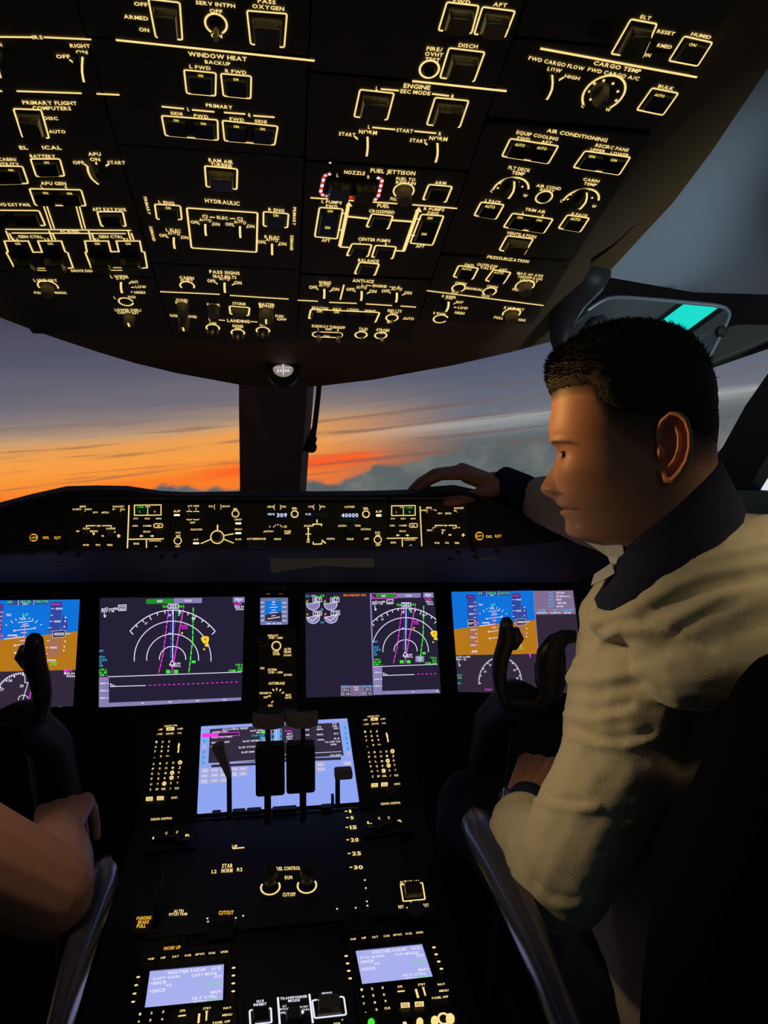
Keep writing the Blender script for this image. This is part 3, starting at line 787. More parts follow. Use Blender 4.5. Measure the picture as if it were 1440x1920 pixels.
m = oh('hydraulic_panel', 'black overhead panel with HYDRAULIC box of two pointers and a guarded turbine switch', S2a, 284, S2b, 499, 0.095, 415)
m.T('RAM AIR', 414, 302, 8, 46); m.T('TURBINE', 415, 309.5, 8, 40); m.B([(384, 311), (445, 317), (444, 355), (387, 350)], kind='guard', gap=0.12)
m.T('HYDRAULIC', 417, 379, 9, 65); m.T('PRIMARY', 276, 386, 7, 34, rot=1); m.T('DEMAND', 286, 439, 7, 28, rot=1); m.T('PRIMARY', 552, 406, 7, 34, rot=1); m.T('DEMAND', 547, 456, 7, 28, rot=1)
m.T('L ENG', 312, 380, 7, 30); m.B([(290, 383), (338, 386), (341, 412), (294, 411)], on=[(315, 390)]); m.T('R ENG', 518, 394, 7, 30); m.B([(494, 397), (541, 401), (539, 427), (494, 424)], on=[(517, 404)])
m.L([(350, 390), (483, 399), (481, 473), (359, 465)], 3.6, closed=True, r=4)
m.T('C1', 384, 405.5, 7, 10); m.L([(393, 407), (403, 408)], 2.5); m.T('ELEC', 417, 408.5, 7, 21); m.L([(431, 410), (441, 410)], 2.5); m.T('C2', 450, 410.5, 7, 11)
def kn3(x, y, r=17, w=23, sp=20, first='OFF', mid='AUTO', last='ON', dy=7.0, a=0, s=.11):
    if mid: m.T(mid, x, y - 5, 7, w)
    if first: m.T(first, x - sp, y - 5 + dy * 0.55, 7, 15); m.L([(x - sp + 7, y + 1), (x - sp + 12, y + 5)], 2.5)
    if last: m.T(last, x + sp, y - 5 + dy * 1.05, 7, 14); m.L([(x + sp - 6, y + 4), (x + sp - 11, y + 7)], 2.5)
    m.K(x, y, r, a, 0.012)
kn3(385, 418); kn3(450, 422)
m.T('L ELEC', 325, 432, 7, 28); kn3(326, 443); m.T('R ELEC', 510, 445, 7, 28); kn3(510, 455)
m.done()
m = oh('sign_and_lighting_panel', 'black overhead panel with PASS SIGNS selector above a row of khaki light knobs', S2a, 500, S2b, 640, 0.06, 420)
m.T('PASS SIGNS', 421, 511, 7, 57); m.T('SEAT BELTS', 421, 519, 7, 44); kn3(421, 528, 16, 20, 25); m.T('CABIN', 350, 521, 6.5, 27); m.T('ALERT', 350, 526, 6, 24); m.ring(351, 536, 13, 3, -30, 215)
m.L([(300, 547), (412, 552)], 3); m.L([(431, 554), (541, 561)], 3)
m.T('OVHD', 341, 563, 6, 22); m.T('PANEL', 341, 568, 6, 24); m.C(343, 572, 11, 0.014); m.T('FLOOD', 326, 592, 6, 14); m.T('OVHD', 361, 594, 6, 16); m.C(345, 598, 11, 0.017, pointer=True); m.L([(345, 597), (346, 601)], 3, h=0.001)
m.T('DOME', 400, 572, 6, 24); m.C(400, 576, 12, 0.014); m.T('STORM', 448, 569.5, 6, 24); m.B([(430, 574), (468, 577), (466, 592), (432, 589)], gap=0.22, kind='guard')
m.T('MASTER', 500, 571, 6, 30); m.T('BRIGHT', 500, 575.5, 6, 28); m.C(499, 583, 14, 0.018, pointer=True); m.L([(499, 578), (499, 590)], 3, h=0.001); m.T('PUSH', 524, 593, 6, 15); m.T('OFF', 528, 599, 5, 18)
m.T('L', 393, 599, 6); m.L([(410, 600), (422, 601)], 2.5); m.T('LANDING', 447, 602, 7, 42); m.L([(469, 603), (483, 604)], 2.5); m.T('OFF', 399, 607, 6, 14); m.T('NOSE', 446, 611.5, 6, 20); m.T('OFF', 446, 617, 6, 12); m.T('OFF', 493, 609, 6, 12)
for x, y in ((399, 615), (446, 624), (493, 620)):
    m.G(x, y, 12, (0, 1), 0.012, a0=-50, a1=230)
    for d in (-9, 0, 9): m.C(x + d, y + 3, 3, 0.007, name='guard_post')
m.scr(288, 630)
m.done()

# column three
m = oh('fire_control_panel', 'black overhead panel with guarded DISCH switch beside round FIRE/OVHT TEST button', S23, -60, S34, 151, 0.095, 780)
m.T('FWD', 866, 3, 9, 32); m.T('AFT', 938, 9, 9, 26)
m.B([(838, 4), (898, 11), (884, 63), (822, 57)], gap=0.14, kind='guard'); m.B([(905, 13), (966, 21), (947, 70), (889, 64)], gap=0.14, kind='guard')
m.T('FIRE/', 815, 92, 9, 30); m.T('OVHT', 814, 102, 9, 34); m.T('TEST', 811, 112, 9, 28); m.ring(805, 130, 18, 4); m.C(805, 130, 11, 0.004, cap_m, 'test_button')
m.T('DISCH', 878, 86, 9, 36); m.B([(842, 90), (909, 98), (889, 153), (825, 146)], kind='guard', gap=0.2)
m.done()
m = oh('engine_start_panel', 'black overhead panel with two lit EEC MODE guards above two start selectors', S23, 152, S34, 312, 0.085, 760)
m.L([(773, 152), (950, 171)], 4.5); m.T('ENGINE', 782, 162.5, 10, 50); m.T('EEC MODE', 779, 173, 9, 56); m.T('L', 707, 166, 9); m.L([(714, 167), (748, 170)], 3.5); m.L([(810, 176), (842, 180)], 3.5); m.T('R', 849, 181, 9)
m.B([(675, 168), (739, 175), (726, 225), (664, 219)], kind='guard'); m.B([(816, 183), (879, 189), (862, 239), (800, 234)], kind='guard')
m.T('L', 692, 238, 8); m.L([(698, 239), (741, 243)], 3.5); m.T('START', 759, 245, 8, 31); m.L([(777, 246), (818, 250)], 3.5); m.T('R', 825, 251, 8)
m.T('START', 651, 252, 8, 31); m.T('NORM', 690, 248, 9, 34); m.L([(665, 256), (673, 263)]); m.K(689, 254, 24, 0, 0.016); m.T('START', 784, 264, 8, 31); m.T('NORM', 822, 260, 9, 34); m.L([(797, 268), (804, 274)]); m.K(820, 266, 24, 0, 0.016)
m.dot(619, 305, 2.5, WHITE); m.scr(619, 300)
m.done()
m = oh('fuel_panel', 'black overhead panel with FUEL JETTISON guards in red and white striped brackets', S23, 313, S34, 519, 0.07, 720)
m.T('FUEL JETTISON', 737, 322.5, 9, 84); m.T('NOZZLE', 665, 324, 8, 39); m.T('L', 633, 329, 7); m.T('R', 691, 332, 7)
def candy(pts):
    acc = 0.0; segs = []
    for a, b in zip(pts[:-1], pts[1:]):
        ln = math.hypot(b[0] - a[0], b[1] - a[1]); n = max(1, int(ln / 5 + 0.5))
        for i in range(n): segs.append(((a[0] + (b[0] - a[0]) * i / n, a[1] + (b[1] - a[1]) * i / n), (a[0] + (b[0] - a[0]) * (i + 1) / n, a[1] + (b[1] - a[1]) * (i + 1) / n)))
    for i, sg in enumerate(segs): m.L(list(sg), 6, RED if i % 2 else SWHITE)
candy([(620, 326), (608, 330), (601, 361), (606, 367), (617, 368)]); candy([(707, 333), (717, 337), (709, 369), (702, 376)]); m.L([(617, 368), (652, 371)], 2, RED); m.L([(662, 371), (702, 376)], 2, RED); m.fill([(652, 367), (663, 368), (662, 373), (652, 372)], RED)
for q in ([(618, 336), (660, 339), (655, 366), (612, 363)], [(666, 340), (706, 344), (699, 371), (660, 367)]):
    pts, c = m.quadc(q[::-1]); mb = MB((c[0], c[1], 0)); mb.prism(pts, 0, 0.010, guard_m, top=[(c[0] + (p[0] - c[0]) * .86, c[1] + (p[1] - c[1]) * .86) for p in pts])
    ob = m.place(mb, 'guarded_switch', c); sub = MB((0, 0, 0)); sub.box((0, 0.0095, 0.0112), (0.018, 0.0025, 0.0025), guard_m, 0.0006); m.place(sub, 'hinge_bar', c, parent=ob)
m.T('FUEL TO', 761, 336, 7, 36); m.T('REMAIN', 761, 343, 7, 37); m.ring(757, 358, 19, 3, -40, 230); m.C(757, 357, 15, 0.016, r2=13); m.T('PULL', 738, 373, 7, 12); m.T('ARM', 826, 343, 7, 21); m.B([(804, 346), (848, 350), (836, 379), (793, 374)], gap=0.12)
m.L([(582, 371), (745, 382)], 3.4); m.L([(773, 384), (857, 391)], 3.4); m.T('FUEL', 719, 386, 8, 23)
m.T('L PUMPS', 622, 379, 7, 38); m.T('FWD', 622, 387, 7, 22); m.B([(599, 389), (643, 392), (632, 448), (590, 444)], on=[(619, 396), (614, 427)]); m.T('AFT', 611, 451, 7, 16)
m.T('R PUMPS', 814, 392.5, 7, 38); m.T('FWD', 812, 400, 7, 21); m.B([(790, 402), (832, 405), (811, 460), (769, 456)], on=[(806, 409), (795, 439)]); m.T('AFT', 788, 462, 7, 16)
m.L([(653, 386), (637, 462)], 7); m.fill([(654, 378), (661, 387), (648, 386)], GOLD); m.L([(783, 396), (757, 470)], 7); m.fill([(786, 388), (791, 398), (778, 396)], GOLD)
m.L([(652, 406), (690, 410)], 4.5); m.L([(735, 413), (776, 416)], 4.5); m.L([(637, 463), (654, 464)], 3.5); m.L([(741, 470), (759, 471)], 3.5)
for a, b in (((642, 400), (650, 401)), ((634, 431), (643, 432)), ((778, 410), (789, 411)), ((768, 441), (778, 442))): m.L([a, b], 3)
m.T('CROSSFEED', 716, 397, 7, 48); m.B([(697, 401), (737, 405), (728, 429), (687, 425)], gap=0.14)
m.T('CENTER PUMPS', 702, 450, 7, 60); m.T('L', 676, 456, 6); m.T('R', 724, 458, 6); m.B([(660, 457), (697, 459), (690, 481), (650, 479)], gap=0.14); m.B([(704, 460), (743, 463), (736, 485), (697, 482)], gap=0.14)
m.T('BALANCE', 691, 489, 7, 39); m.B([(674, 492), (711, 495), (703, 516), (665, 513)], gap=0.12)
m.done()
m = oh('anti_ice_panel', 'black overhead panel with three ANTI-ICE selectors above runway turnoff and taxi toggles', S23, 520, S34, 640, 0.06, 680)
m.T('ANTI-ICE', 681, 527, 7, 40); m.T('WING', 609, 530, 6.5, 23); kn3(608, 540, 15, 20, 21); m.L([(645, 534), (638, 562)], 3); m.T('L', 680, 534.5, 6); m.L([(686, 535), (697, 536)], 2); m.T('ENGINE', 712, 536.5, 6, 26); m.L([(730, 538), (742, 538.5)], 2); m.T('R', 748, 539, 6)
kn3(678, 544, 15, 20, 21); kn3(744, 547, 15, 20, 21)
m.L([(558, 563), (596, 565)], 3); m.L([(617, 567), (669, 569)], 3); m.L([(686, 570), (735, 573)], 3); m.L([(751, 574), (780, 576)], 3)
m.T('BEACON', 600, 578, 6, 30); m.T('NAV', 632, 580, 6, 15); m.T('LOGO', 662, 581, 6, 21); m.T('WING', 694, 583.5, 6, 21)
m.B([(583, 580), (712, 586), (704, 604), (579, 597)], on=[(599, 583.5), (631, 585)], cells=4, gap=0.03)
m.T('IND LTS', 740, 583, 6, 26); m.T('TEST', 738, 588.5, 6, 16); m.G(735, 596, 11, (0, 1), 0.010); m.T('AUTO', 766, 597.5, 6, 20); m.T('BRT', 730, 604, 5, 8)
m.T('RUNWAY TURNOFF', 616, 613, 6, 62); m.T('L', 597, 616.5, 5); m.T('OFF', 616, 617.5, 5, 12); m.T('R', 634, 619, 5); m.T('ON', 612, 631, 5, 11)
c0 = m.loc(614, 627); w_ = m.mm(614, 627, 56); h_ = m.mm(614, 627, 18); m.let.strip(rrect(c0[0], c0[1], w_, h_, h_ * 0.48, 5), m.mm(614, 627, 2.6), 0.0006, GOLD, True)
m.G(597, 625, 12, (0, 1), 0.014, ring=False, thick=1.3); m.G(634, 627, 12, (0, 1), 0.014, ring=False, thick=1.3)
m.T('TAXI', 681, 617, 6, 16); m.T('OFF', 679, 621.5, 5, 12); m.G(677, 628, 11, (0.3, 1), 0.010); m.T('STROBE', 718, 619, 6, 24); m.T('OFF', 717, 624, 5, 12); m.G(714, 629, 11, (0.2, 1), 0.014)
m.done()

# column four
m = oh('locator_beacon_panel', 'black overhead panel at top right with guarded ELT switch and HUMID button', S34, -60, S45, 87, 0.18, 1160)
m.T('ELT', 1211, 33, 9, 20); m.B([(1183, 36), (1232, 45), (1204, 110), (1146, 101)], kind='guard', gap=0.3); m.fill([(1222, 72), (1213, 96), (1226, 98), (1236, 74)], panel_m, 0.0009)
m.T('RESET', 1249, 61, 9, 33, slope=.16); m.T('ARMED', 1242, 86, 9, 36, slope=.16); m.T('ON', 1212, 103, 9, 16, slope=.16); m.T('HUMID', 1315, 67, 9, 37, slope=.2); m.B([(1283, 68), (1336, 80), (1308, 124), (1254, 114)], on=[(1299, 84)], oh=8)
m.fill([(1114, 36), (1152, 44), (1140, 76), (1100, 68)], cap_m, 0.0006)
m.done()
m = oh('cargo_temperature_panel', 'black overhead panel with CARGO TEMP dial ringed by lit dots', S34, 88, S45, 236, 0.19, 1120)
m.L([(1013, 91), (1307, 145)], 4.5); m.T('FWD CARGO FLOW', 1044, 119, 9, 104, slope=.2); m.T('LOW', 1040, 131, 9, 26, slope=.18); m.T('HIGH', 1073, 145, 8, 28, slope=.2); m.L([(1057, 145), (1047, 151)]); m.K(1035, 138, 30, -4, 0.017)
m.T('CARGO TEMP', 1158, 126, 10, 88, slope=.19); m.T('FWD CARGO A/C', 1151, 139, 9, 96, slope=.19); m.ring(1132, 176, 38, 4, -48, 222); m.T('C', 1093, 199, 8); m.T('W', 1140, 206, 8)
for a in (-30, 10, 50, 90, 130, 170, 205): m.dot(1132 + 27 * math.cos(math.radians(a)), 176 - 25 * math.sin(math.radians(a)), 2.8)
m.K(1137, 160, 26, -20, 0.018, pointer=False, mat=khaki_m)
m.T('BULK', 1249, 164, 8, 29, slope=.2); m.B([(1223, 165), (1272, 175), (1243, 216), (1194, 206)], blob=[(1237, 179)])
m.done()
m = oh('air_conditioning_panel', 'black overhead panel with FLT DECK and CABIN temperature dials', S34, 237, S45, 483, 0.15, 1000)
m.T('AIR CONDITIONING', 1083, 254, 9, 113, slope=.17); m.T('EQUIP COOLING', 1008, 254.5, 8, 78, slope=.17); m.T('FWD', 982, 260, 7, 24); m.T('AFT', 1025, 267, 7, 20); m.B([(957, 260), (1047, 274), (1028, 307), (941, 293)], blob=[(975, 272), (1016, 278)], cells=2)
m.T('RECIRC FANS', 1148, 277, 8, 62, slope=.16); m.T('UPPER', 1121, 282, 7, 28); m.T('LOWER', 1162, 289, 7, 34); m.B([(1097, 283), (1182, 295), (1161, 328), (1075, 314)], on=[(1110, 293.5), (1151, 300.5)], cells=2, oh=7)
m.T('FLT DECK', 974, 317, 8, 41); m.T('TEMP', 972, 325, 8, 24); m.ring(957, 358, 33, 3.6, 12, 178)
for a in (20, 50, 80, 110, 140, 168): m.dot(957 + 24 * math.cos(math.radians(a)), 357 - 20 * math.sin(math.radians(a)), 2.2)
m.K(964, 338, 26, -10, 0.014); m.T('C', 922, 358, 7); m.T('W', 985, 367, 7)
m.T('AIR COND', 1029, 351, 7, 46); m.T('RESET', 1026, 357.5, 7, 26); m.ring(1020, 370, 15, 3); m.C(1020, 370, 9, 0.003, cap_m, 'reset_button')
m.T('CABIN', 1109, 338, 7, 30); m.T('TEMP', 1107, 345.5, 7, 24); m.ring(1088, 379, 33, 3.6, 12, 178)
for a in (20, 50, 80, 110, 140, 168): m.dot(1088 + 24 * math.cos(math.radians(a)), 378 - 20 * math.sin(math.radians(a)), 2.2)
m.K(1100, 359, 26, -12, 0.014); m.T('C', 1053, 377, 7); m.T('W', 1114, 387, 7)
m.T('L PACK', 925, 378, 7, 30); m.B([(902, 379), (945, 384), (930, 411), (889, 404)], blob=[(919, 387.5)]); m.T('TRIM AIR', 1004, 395, 7, 38); m.T('L', 981, 399, 6); m.T('R', 1018, 404.5, 6); m.B([(961, 400), (1037, 411), (1020, 437), (944, 426)], on=[(975, 408), (1011, 413)], cells=2)
m.T('R PACK', 1087, 403, 7, 30); m.B([(1064, 403), (1105, 409), (1088, 435), (1047, 428)], blob=[(1079, 411)]); m.T('VENTILATION', 978, 440.5, 7, 55); m.B([(951, 442), (1000, 448), (982, 478), (936, 469)], kind='guard')
m.done()
m = oh('pressurization_panel', 'black overhead panel with PRESSURIZATION valve switches and khaki LDG ALT knob', S34, 484, S45, 606, 0.12, 930)
m.T('PRESSURIZATION', 953, 486, 7.5, 78); m.T('OUTFLOW', 914, 498, 6.5, 38); m.T('VALVE', 914, 503, 6, 27); m.T('FWD', 880, 497.5, 6.5, 17); m.T('AFT', 943, 506.5, 6.5, 15); m.B([(860, 498), (897, 503), (886, 524), (850, 519)], blob=[(875, 504.5)], oh=4); m.B([(925, 506), (958, 511), (944, 532), (910, 526)], blob=[(935, 511.5)], oh=4)
m.T('MAX AP .11 PSI', 994, 515, 6, 48); m.T('TAKEOFF & LDG', 994, 521, 6, 46); m.T('LDG ALT', 992, 527, 6, 33); m.ring(984, 536, 17, 3, -20, 215); m.C(984, 535, 12, 0.013); m.T('PULL', 967, 543, 6, 12)
m.T('OPEN', 864, 531.5, 6, 21); m.G(860, 540, 12, (0, 1), 0.010, a0=-60, a1=240); m.T('CLOSE', 856, 548, 5.5, 19); m.T('MANUAL', 890, 542, 6, 31); m.T('OPEN', 923, 538, 6, 20); m.G(918, 547, 12, (0, 1), 0.010, a0=-60, a1=240); m.T('CLOSE', 912, 555, 5.5, 18)
m.L([(800, 545), (1019, 573)], 3)
m.T('R WIPER', 842, 556.5, 6, 26); m.T('OFF', 841, 561, 5.5, 13); m.K(841, 564, 19, -4, 0.011); m.T('INT', 862, 567, 6, 13); m.T('LOW', 868, 577.5, 6, 18); m.T('HIGH', 862, 587, 6, 18); m.L([(849, 571), (854, 568)], 2.5); m.L([(851, 576), (856, 577)], 2.5); m.T('R WASH', 824, 588, 5.5, 22); m.ring(826, 598, 13, 3, 20, 330)
m.T('R HUD BRT', 964, 579, 6.5, 37); m.ring(959, 588, 16, 3, -20, 205); m.C(959, 588, 12, 0.014); m.T('PULL', 935, 596, 6, 17); m.T('MANUAL', 978, 600, 6, 16)
m.scr(1050, 490); m.scr(1060, 500)
m.done()
# ------------------------------------------------------------------ glareshield
gx = [-260, -150, 0, 60, 125, 180, 240, 300, 350, 450, 600, 700, 760, 800, 850, 893, 930, 960, 1010, 1060, 1120, 1200]
gt = [985, 965, 942, 926, 911.5, 910, 911, 920, 922.5, 921, 921, 920, 918, 913, 909, 918, 934, 950, 972, 988, 1000, 1012]
gb = [1060, 1048, 1036, 1032, 1029, 1028, 1028, 1028, 1028, 1027.5, 1026, 1025, 1024.5, 1024, 1023, 1022, 1021, 1019, 1014, 1011, 1010, 1014]
rows = []
for x, t, b in zip(gx, gt, gb):
    def onp(y, h): return MC.world(*MC.loc(x, y, h), h)
    r = [aty(x, 1092, 1.445), aty(x, 1080, 1.43), aty(x, 1060, 1.36), aty(x, b + 18, 1.295)]
    r += [onp(b + 7, -0.014), onp(b + 3, -0.004), onp(b, 0.0)]
    ft = min(b - 4, t + 20)
    r += [onp(ft, -0.001), onp(ft - 5, 0.010), onp(t + 8, 0.008)]
    p = aty(x, t, 1.285); r.append(p)
    p = aty(x, t + 1.0, 1.40); r.append(p)
    r += [Vector((p.x, 1.80, p.z - 0.05)), Vector((p.x, 1.80, p.z - 0.4))]
    rows.append(r)
mb = MB(); mb.grid(rows, glare_m)
gs = mb.build('glareshield', None, True); autosmooth(gs, 50)
tag(gs, 'long dark glareshield spanning below the windshield, holding the lit mode control panel', 'glareshield')
mod = lambda name, label, x0, x1, y0, y1, sl: Mod(MC, name, label, 'control panel', rect=(MC.loc(x0, 985)[0], MC.loc(0.5 * (x0 + x1), y1)[1], MC.loc(x1, 985)[0], MC.loc(0.5 * (x0 + x1), y0)[1]), thick=0.008, h=0.003, slope=sl)
def efis(m, Z, right=False):
    m.z = Z
    if not right:
        T = lambda *a, **k: m.T(*a, **k)
        m.T('MINS', 243, 135, 26, 78); m.T('RADIO', 168, 170, 26, 110); m.T('BARO', 312, 170, 26, 88); m.T('BAROSET', 700, 135, 26, 145); m.T('IN', 643, 172, 26, 34); m.T('HPA', 755, 172, 26, 62)
        for t, x, w in (('FPV', 405, 62), ('MTRS', 530, 90)): m.btn(t, x, 212, 92, 52, 28, w)
        m.L([(268, 190), (268, 206)], 8); m.L([(728, 188), (728, 204)], 8)
        kx = [(225, 245, 66), (680, 245, 70), (262, 490, 62), (580, 495, 58)]
        m.L([(288, 405), (288, 382), (405, 382)], 12); m.T('ND', 447, 383, 26, 52); m.L([(490, 382), (605, 382), (605, 405)], 12)
        m.T('PLAN', 288, 418, 26, 85); m.T('MAP', 195, 452, 26, 70); m.T('MENU', 385, 452, 26, 100); m.tri(380, 490, 18, GOLD, False); m.T('RANGE', 602, 418, 26, 115); m.L([(645, 470), (662, 456)], 12)
        m.L([(483, 513), (522, 513)], 16); m.L([(680, 513), (726, 513)], 14); m.L([(703, 490), (703, 536)], 14)
        for t, x, w in (('WXR', 282, 80), ('TFC', 435, 62), ('TERR', 588, 76)): m.btn(t, x, 630, 105, 62, 30, w)
    else:
        m.T('MINS', 506, 132, 22, 62); m.T('RADIO', 455, 160, 22, 72); m.T('BARO', 557, 160, 22, 66); m.T('BAROSET', 845, 135, 22, 108); m.T('IN', 802, 165, 22, 26); m.T('HPA', 885, 165, 22, 48)
        for t, x, w in (('FPV', 632, 48), ('MTRS', 724, 68)): m.btn(t, x, 196, 72, 42, 24, w)
        m.L([(485, 176), (485, 190)], 7); m.L([(820, 180), (828, 192)], 7)
        kx = [(530, 215, 56), (868, 215, 58), (592, 405, 50), (818, 415, 52)]
        m.L([(577, 352), (577, 331), (665, 331)], 10); m.T('ND', 694, 332, 22, 38); m.L([(726, 331), (812, 331), (812, 352)], 10)
        m.T('PLAN', 580, 360, 22, 64); m.T('MAP', 515, 385, 22, 58); m.T('MENU', 662, 385, 22, 52); m.tri(656, 418, 14, GOLD, False); m.T('RANGE', 815, 360, 22, 80); m.L([(775, 398), (790, 388)], 10)
        m.L([(726, 437), (758, 437)], 13); m.L([(872, 439), (910, 439)], 11); m.L([(891, 421), (891, 458)], 11)
        for t, x, w in (('WXR', 596, 56), ('TFC', 708, 46), ('TERR', 820, 56)): m.btn(t, x, 528, 82, 48, 26, w)
    for x, y, r in kx:
        c = m.loc(x, y); rr = m.mm(x, y, r); mb = MB((0, 0, 0))
        mb.lathe([(rr, 0), (rr, 0.008), (rr * 0.9, 0.010)], (0, 0, 0), knob_m, 22, ridges=0.04)
        o = m.place(mb, 'round_knob', c, h=0)
        sub = MB((0, 0, 0)); sub.lathe([(rr * 0.62, 0.010), (rr * 0.58, 0.019), (rr * 0.5, 0.020)], (0, 0, 0), knob_m, 18, ridges=0.06); m.place(sub, 'inner_knob', c, parent=o)
def dspsel(m, Z, right=False):
    m.z = Z
    k = 1.0
    if right:
        # same panel, its green lamp on the other side
        fx = lambda x: 86 + (x - 905) * 0.775; fy = lambda y: 106 + (y - 112) * 0.835; s = 0.8
    else: fx = lambda x: x; fy = lambda y: y; s = 1.0
    X_ = lambda p: [(fx(a), fy(b)) for a, b in p]
    m.L(X_([(905, 118), (1247, 114), (1247, 245), (905, 249)]), 12 * s, closed=True); m.L(X_([(1076, 155), (1076, 247)]), 9 * s)
    m.T('LWR', fx(985 if not right else 1165), fy(142), 24 * s, 84 * s, GREEN); m.T('UPR' if not right else 'LWR', fx(1078 if not right else 1060), fy(138), 22 * s, 60 * s)
    m.fill(X_([(920, 128), (1064, 128), (1064, 236), (920, 236)] if not right else [(1088, 128), (1234, 128), (1234, 236), (1088, 236)]), DGREEN, 0.0003)
    m.T('L', fx(975), fy(200), 26 * s); m.T('R', fx(1168), fy(200), 26 * s)
    for t, x, y, w in (('SYS', 922, 290, 58), ('CDU', 1070, 290, 68), ('INFO', 1218, 290, 72), ('CHKL', 916, 383, 76), ('COMM', 1068, 383, 105)): m.btn(t, fx(x), fy(y), 118 * s, 66 * s, 26 * s, w * s)
    m.btn('ND', fx(1216), fy(383), 118 * s, 66 * s, 24 * s, 44 * s); c0 = m.loc(fx(1216), fy(383)); w_ = m.mm(fx(1216), 300, 108 * s); h_ = m.mm(fx(1216), 300, 50 * s); m.let.strip(rrect(c0[0], c0[1], w_, h_, h_ * 0.3, 2), m.mm(fx(1216), 300, 11 * s), 0.0036 + m.h, GOLD, True)
    m.T('EICAS', fx(1065), fy(458), 26 * s, 88 * s)
    for x, d in ((995, -1), (1132, 1)):
        m.btn('', fx(x), fy(514), 70 * s, 46 * s); m.fill(X_([(x + d * 26, 514), (x, 496), (x, 508), (x - d * 24, 508), (x - d * 24, 520), (x, 520), (x, 532)][::(1 if d > 0 else -1)]), GOLD, 0.0038)
    m.L(X_([(832, 556), (1282, 550)]), 13 * s); m.L(X_([(1060, 560), (1060, 668)]), 13 * s); m.T('CANC/RCL', fx(1172), fy(574), 24 * s, 155 * s); m.btn('ENG', fx(930), fy(612), 130 * s, 80 * s, 30 * s, 72 * s); m.btn('', fx(1175), fy(640), 120 * s, 60 * s); m.L(X_([(1168, 652), (1196, 644)]), 8 * s, SWHITE, h=0.0038)
    if not right: m.L([(836, 118), (815, 672)], 15)
    else: m.L([(405, 115), (426, 565)], 11)
DGREEN = glow('lamp_green_dim', rgb(4, 30, 5), 1.0)
m = mod('flight_instrument_control_panel', 'left black glareshield panel with MINS and BAROSET knobs above a lit plus sign', 133, 236, 944, 1028, -0.01); efis(m, (120, 930, 6.857)); m.done()
m = mod('display_select_panel', 'left glareshield panel of small lettered keys whose L lamp glows green', 237, 318, 943, 1028, -0.01); dspsel(m, (120, 930, 6.857)); m.done()
m = mod('display_select_panel', 'right glareshield panel of small lettered keys whose R lamp glows green', 729, 793, 942, 1026, -0.01); dspsel(m, (720, 930, 6), True); m.done()
m = mod('flight_instrument_control_panel', 'right black glareshield panel with MINS and BAROSET knobs below the resting hand', 794, 876, 942, 1025, -0.01); efis(m, (720, 930, 6), True); m.done()
# three amber transmit buttons at each end
for nm, lab, pts in (('event_panel', 'three amber lit buttons at the left end of the glareshield', ((63, 1008), (86, 1008), (108, 1008))), ('event_panel', 'three amber lit buttons at the right end of the glareshield', ((899, 1005), (917, 1006), (934, 1005)))):
    m = Mod(MC, nm, lab, 'control panel', rect=(MC.loc(pts[0][0] - 14, 1008)[0], MC.loc(pts[1][0], 1022)[1], MC.loc(pts[2][0] + 10, 1008)[0], MC.loc(pts[1][0], 994)[1]), thick=0.006, h=0.003)
    m.btn('ACPT', pts[0][0], pts[0][1], 11, 11, 4.5, 8, AMB); m.ring(pts[0][0], pts[0][1], 6.5, 2.2, mat=AMB); m.btn('CNCL', pts[1][0], pts[1][1], 16, 11, 6, 12, AMB); m.btn('RJCT', pts[2][0], pts[2][1], 16, 11, 6, 12, AMB)
    m.done()
m = mod('mode_control_panel', 'black mode control panel reading HDG 309 and 40000 in white digits', 319, 728, 943, 1027, -0.008)
m.z = (310, 930, 6.857)
lcd_m = pbr('lcd_dark', rgb(62, 64, 78), 0.25)
def bar(t, x, y, tw, hp=28, by=46, bw=80):
    m.T(t, x, y, hp, tw); m.btn('', x, y + by, 100, 60, bar=(x, y + by, bw, 26, BLOBW))
BLOBW = glow('lamp_bar', rgb(255, 238, 205), 1.2)
bar('A/P', 148, 195, 88, 34, 50); m.T('A/T ARM', 358, 128, 26, 145); m.T('L', 308, 165, 24); m.T('R', 397, 165, 24)
for x in (308, 398):
    m.L([(x - 36, 202), (x - 14, 196), (x + 16, 196), (x + 38, 202)], 10); m.L([(x - 36, 298), (x - 14, 306), (x + 16, 306), (x + 38, 298)], 10); m.G(x, 250, 34, (0, 1), 0.008, ring=False, thick=1.4)
m.T('OFF', 350, 342, 26, 66); m.btn('CLB/CON', 398, 430, 165, 60, 28, 150); bar('A/T', 395, 560, 66, 28, 48)
m.T('F/D', 165, 472, 26, 62); m.T('ON', 165, 512, 24, 58); m.ring(160, 575, 46, 11); m.G(160, 575, 46, (0, 1), 0.008, ring=False); m.T('OFF', 158, 648, 26, 62)
m.T('IAS', 584, 132, 26, 50); m.T('(', 632, 132, 60, 16); m.T(')', 714, 132, 60, 16); m.T('MACH', 782, 132, 26, 92)
def lcd(x0, y0, x1, y1, txt=()):
    pts, c = m.quadc([(x0, y1), (x1, y1), (x1, y0), (x0, y0)]); mb = MB((c[0], c[1], m.h)); mb.prism(rpoly(pts, 0.001, 2), m.h, m.h + 0.0015, lcd_m)
    ob = m.place(mb, 'window', c); sub = MB((c[0], c[1], m.h))
    for t, x, y, hp, w in txt: m.T(t, x, y, hp, w, DIGIT, into=sub, h=0.002)
    if txt: m.place(sub, 'digits', c, parent=ob)
DIGIT = glow('lcd_digit', rgb(205, 222, 255), 1.1)
lcd(545, 210, 828, 342); m.ring(668, 528, 84, 13); m.C(668, 528, 66, 0.012, knob_m); m.L([(672, 370), (670, 442)], 16); m.L([(752, 508), (880, 484)], 12); m.L([(752, 556), (880, 606)], 12); m.L([(586, 556), (455, 612)], 12)
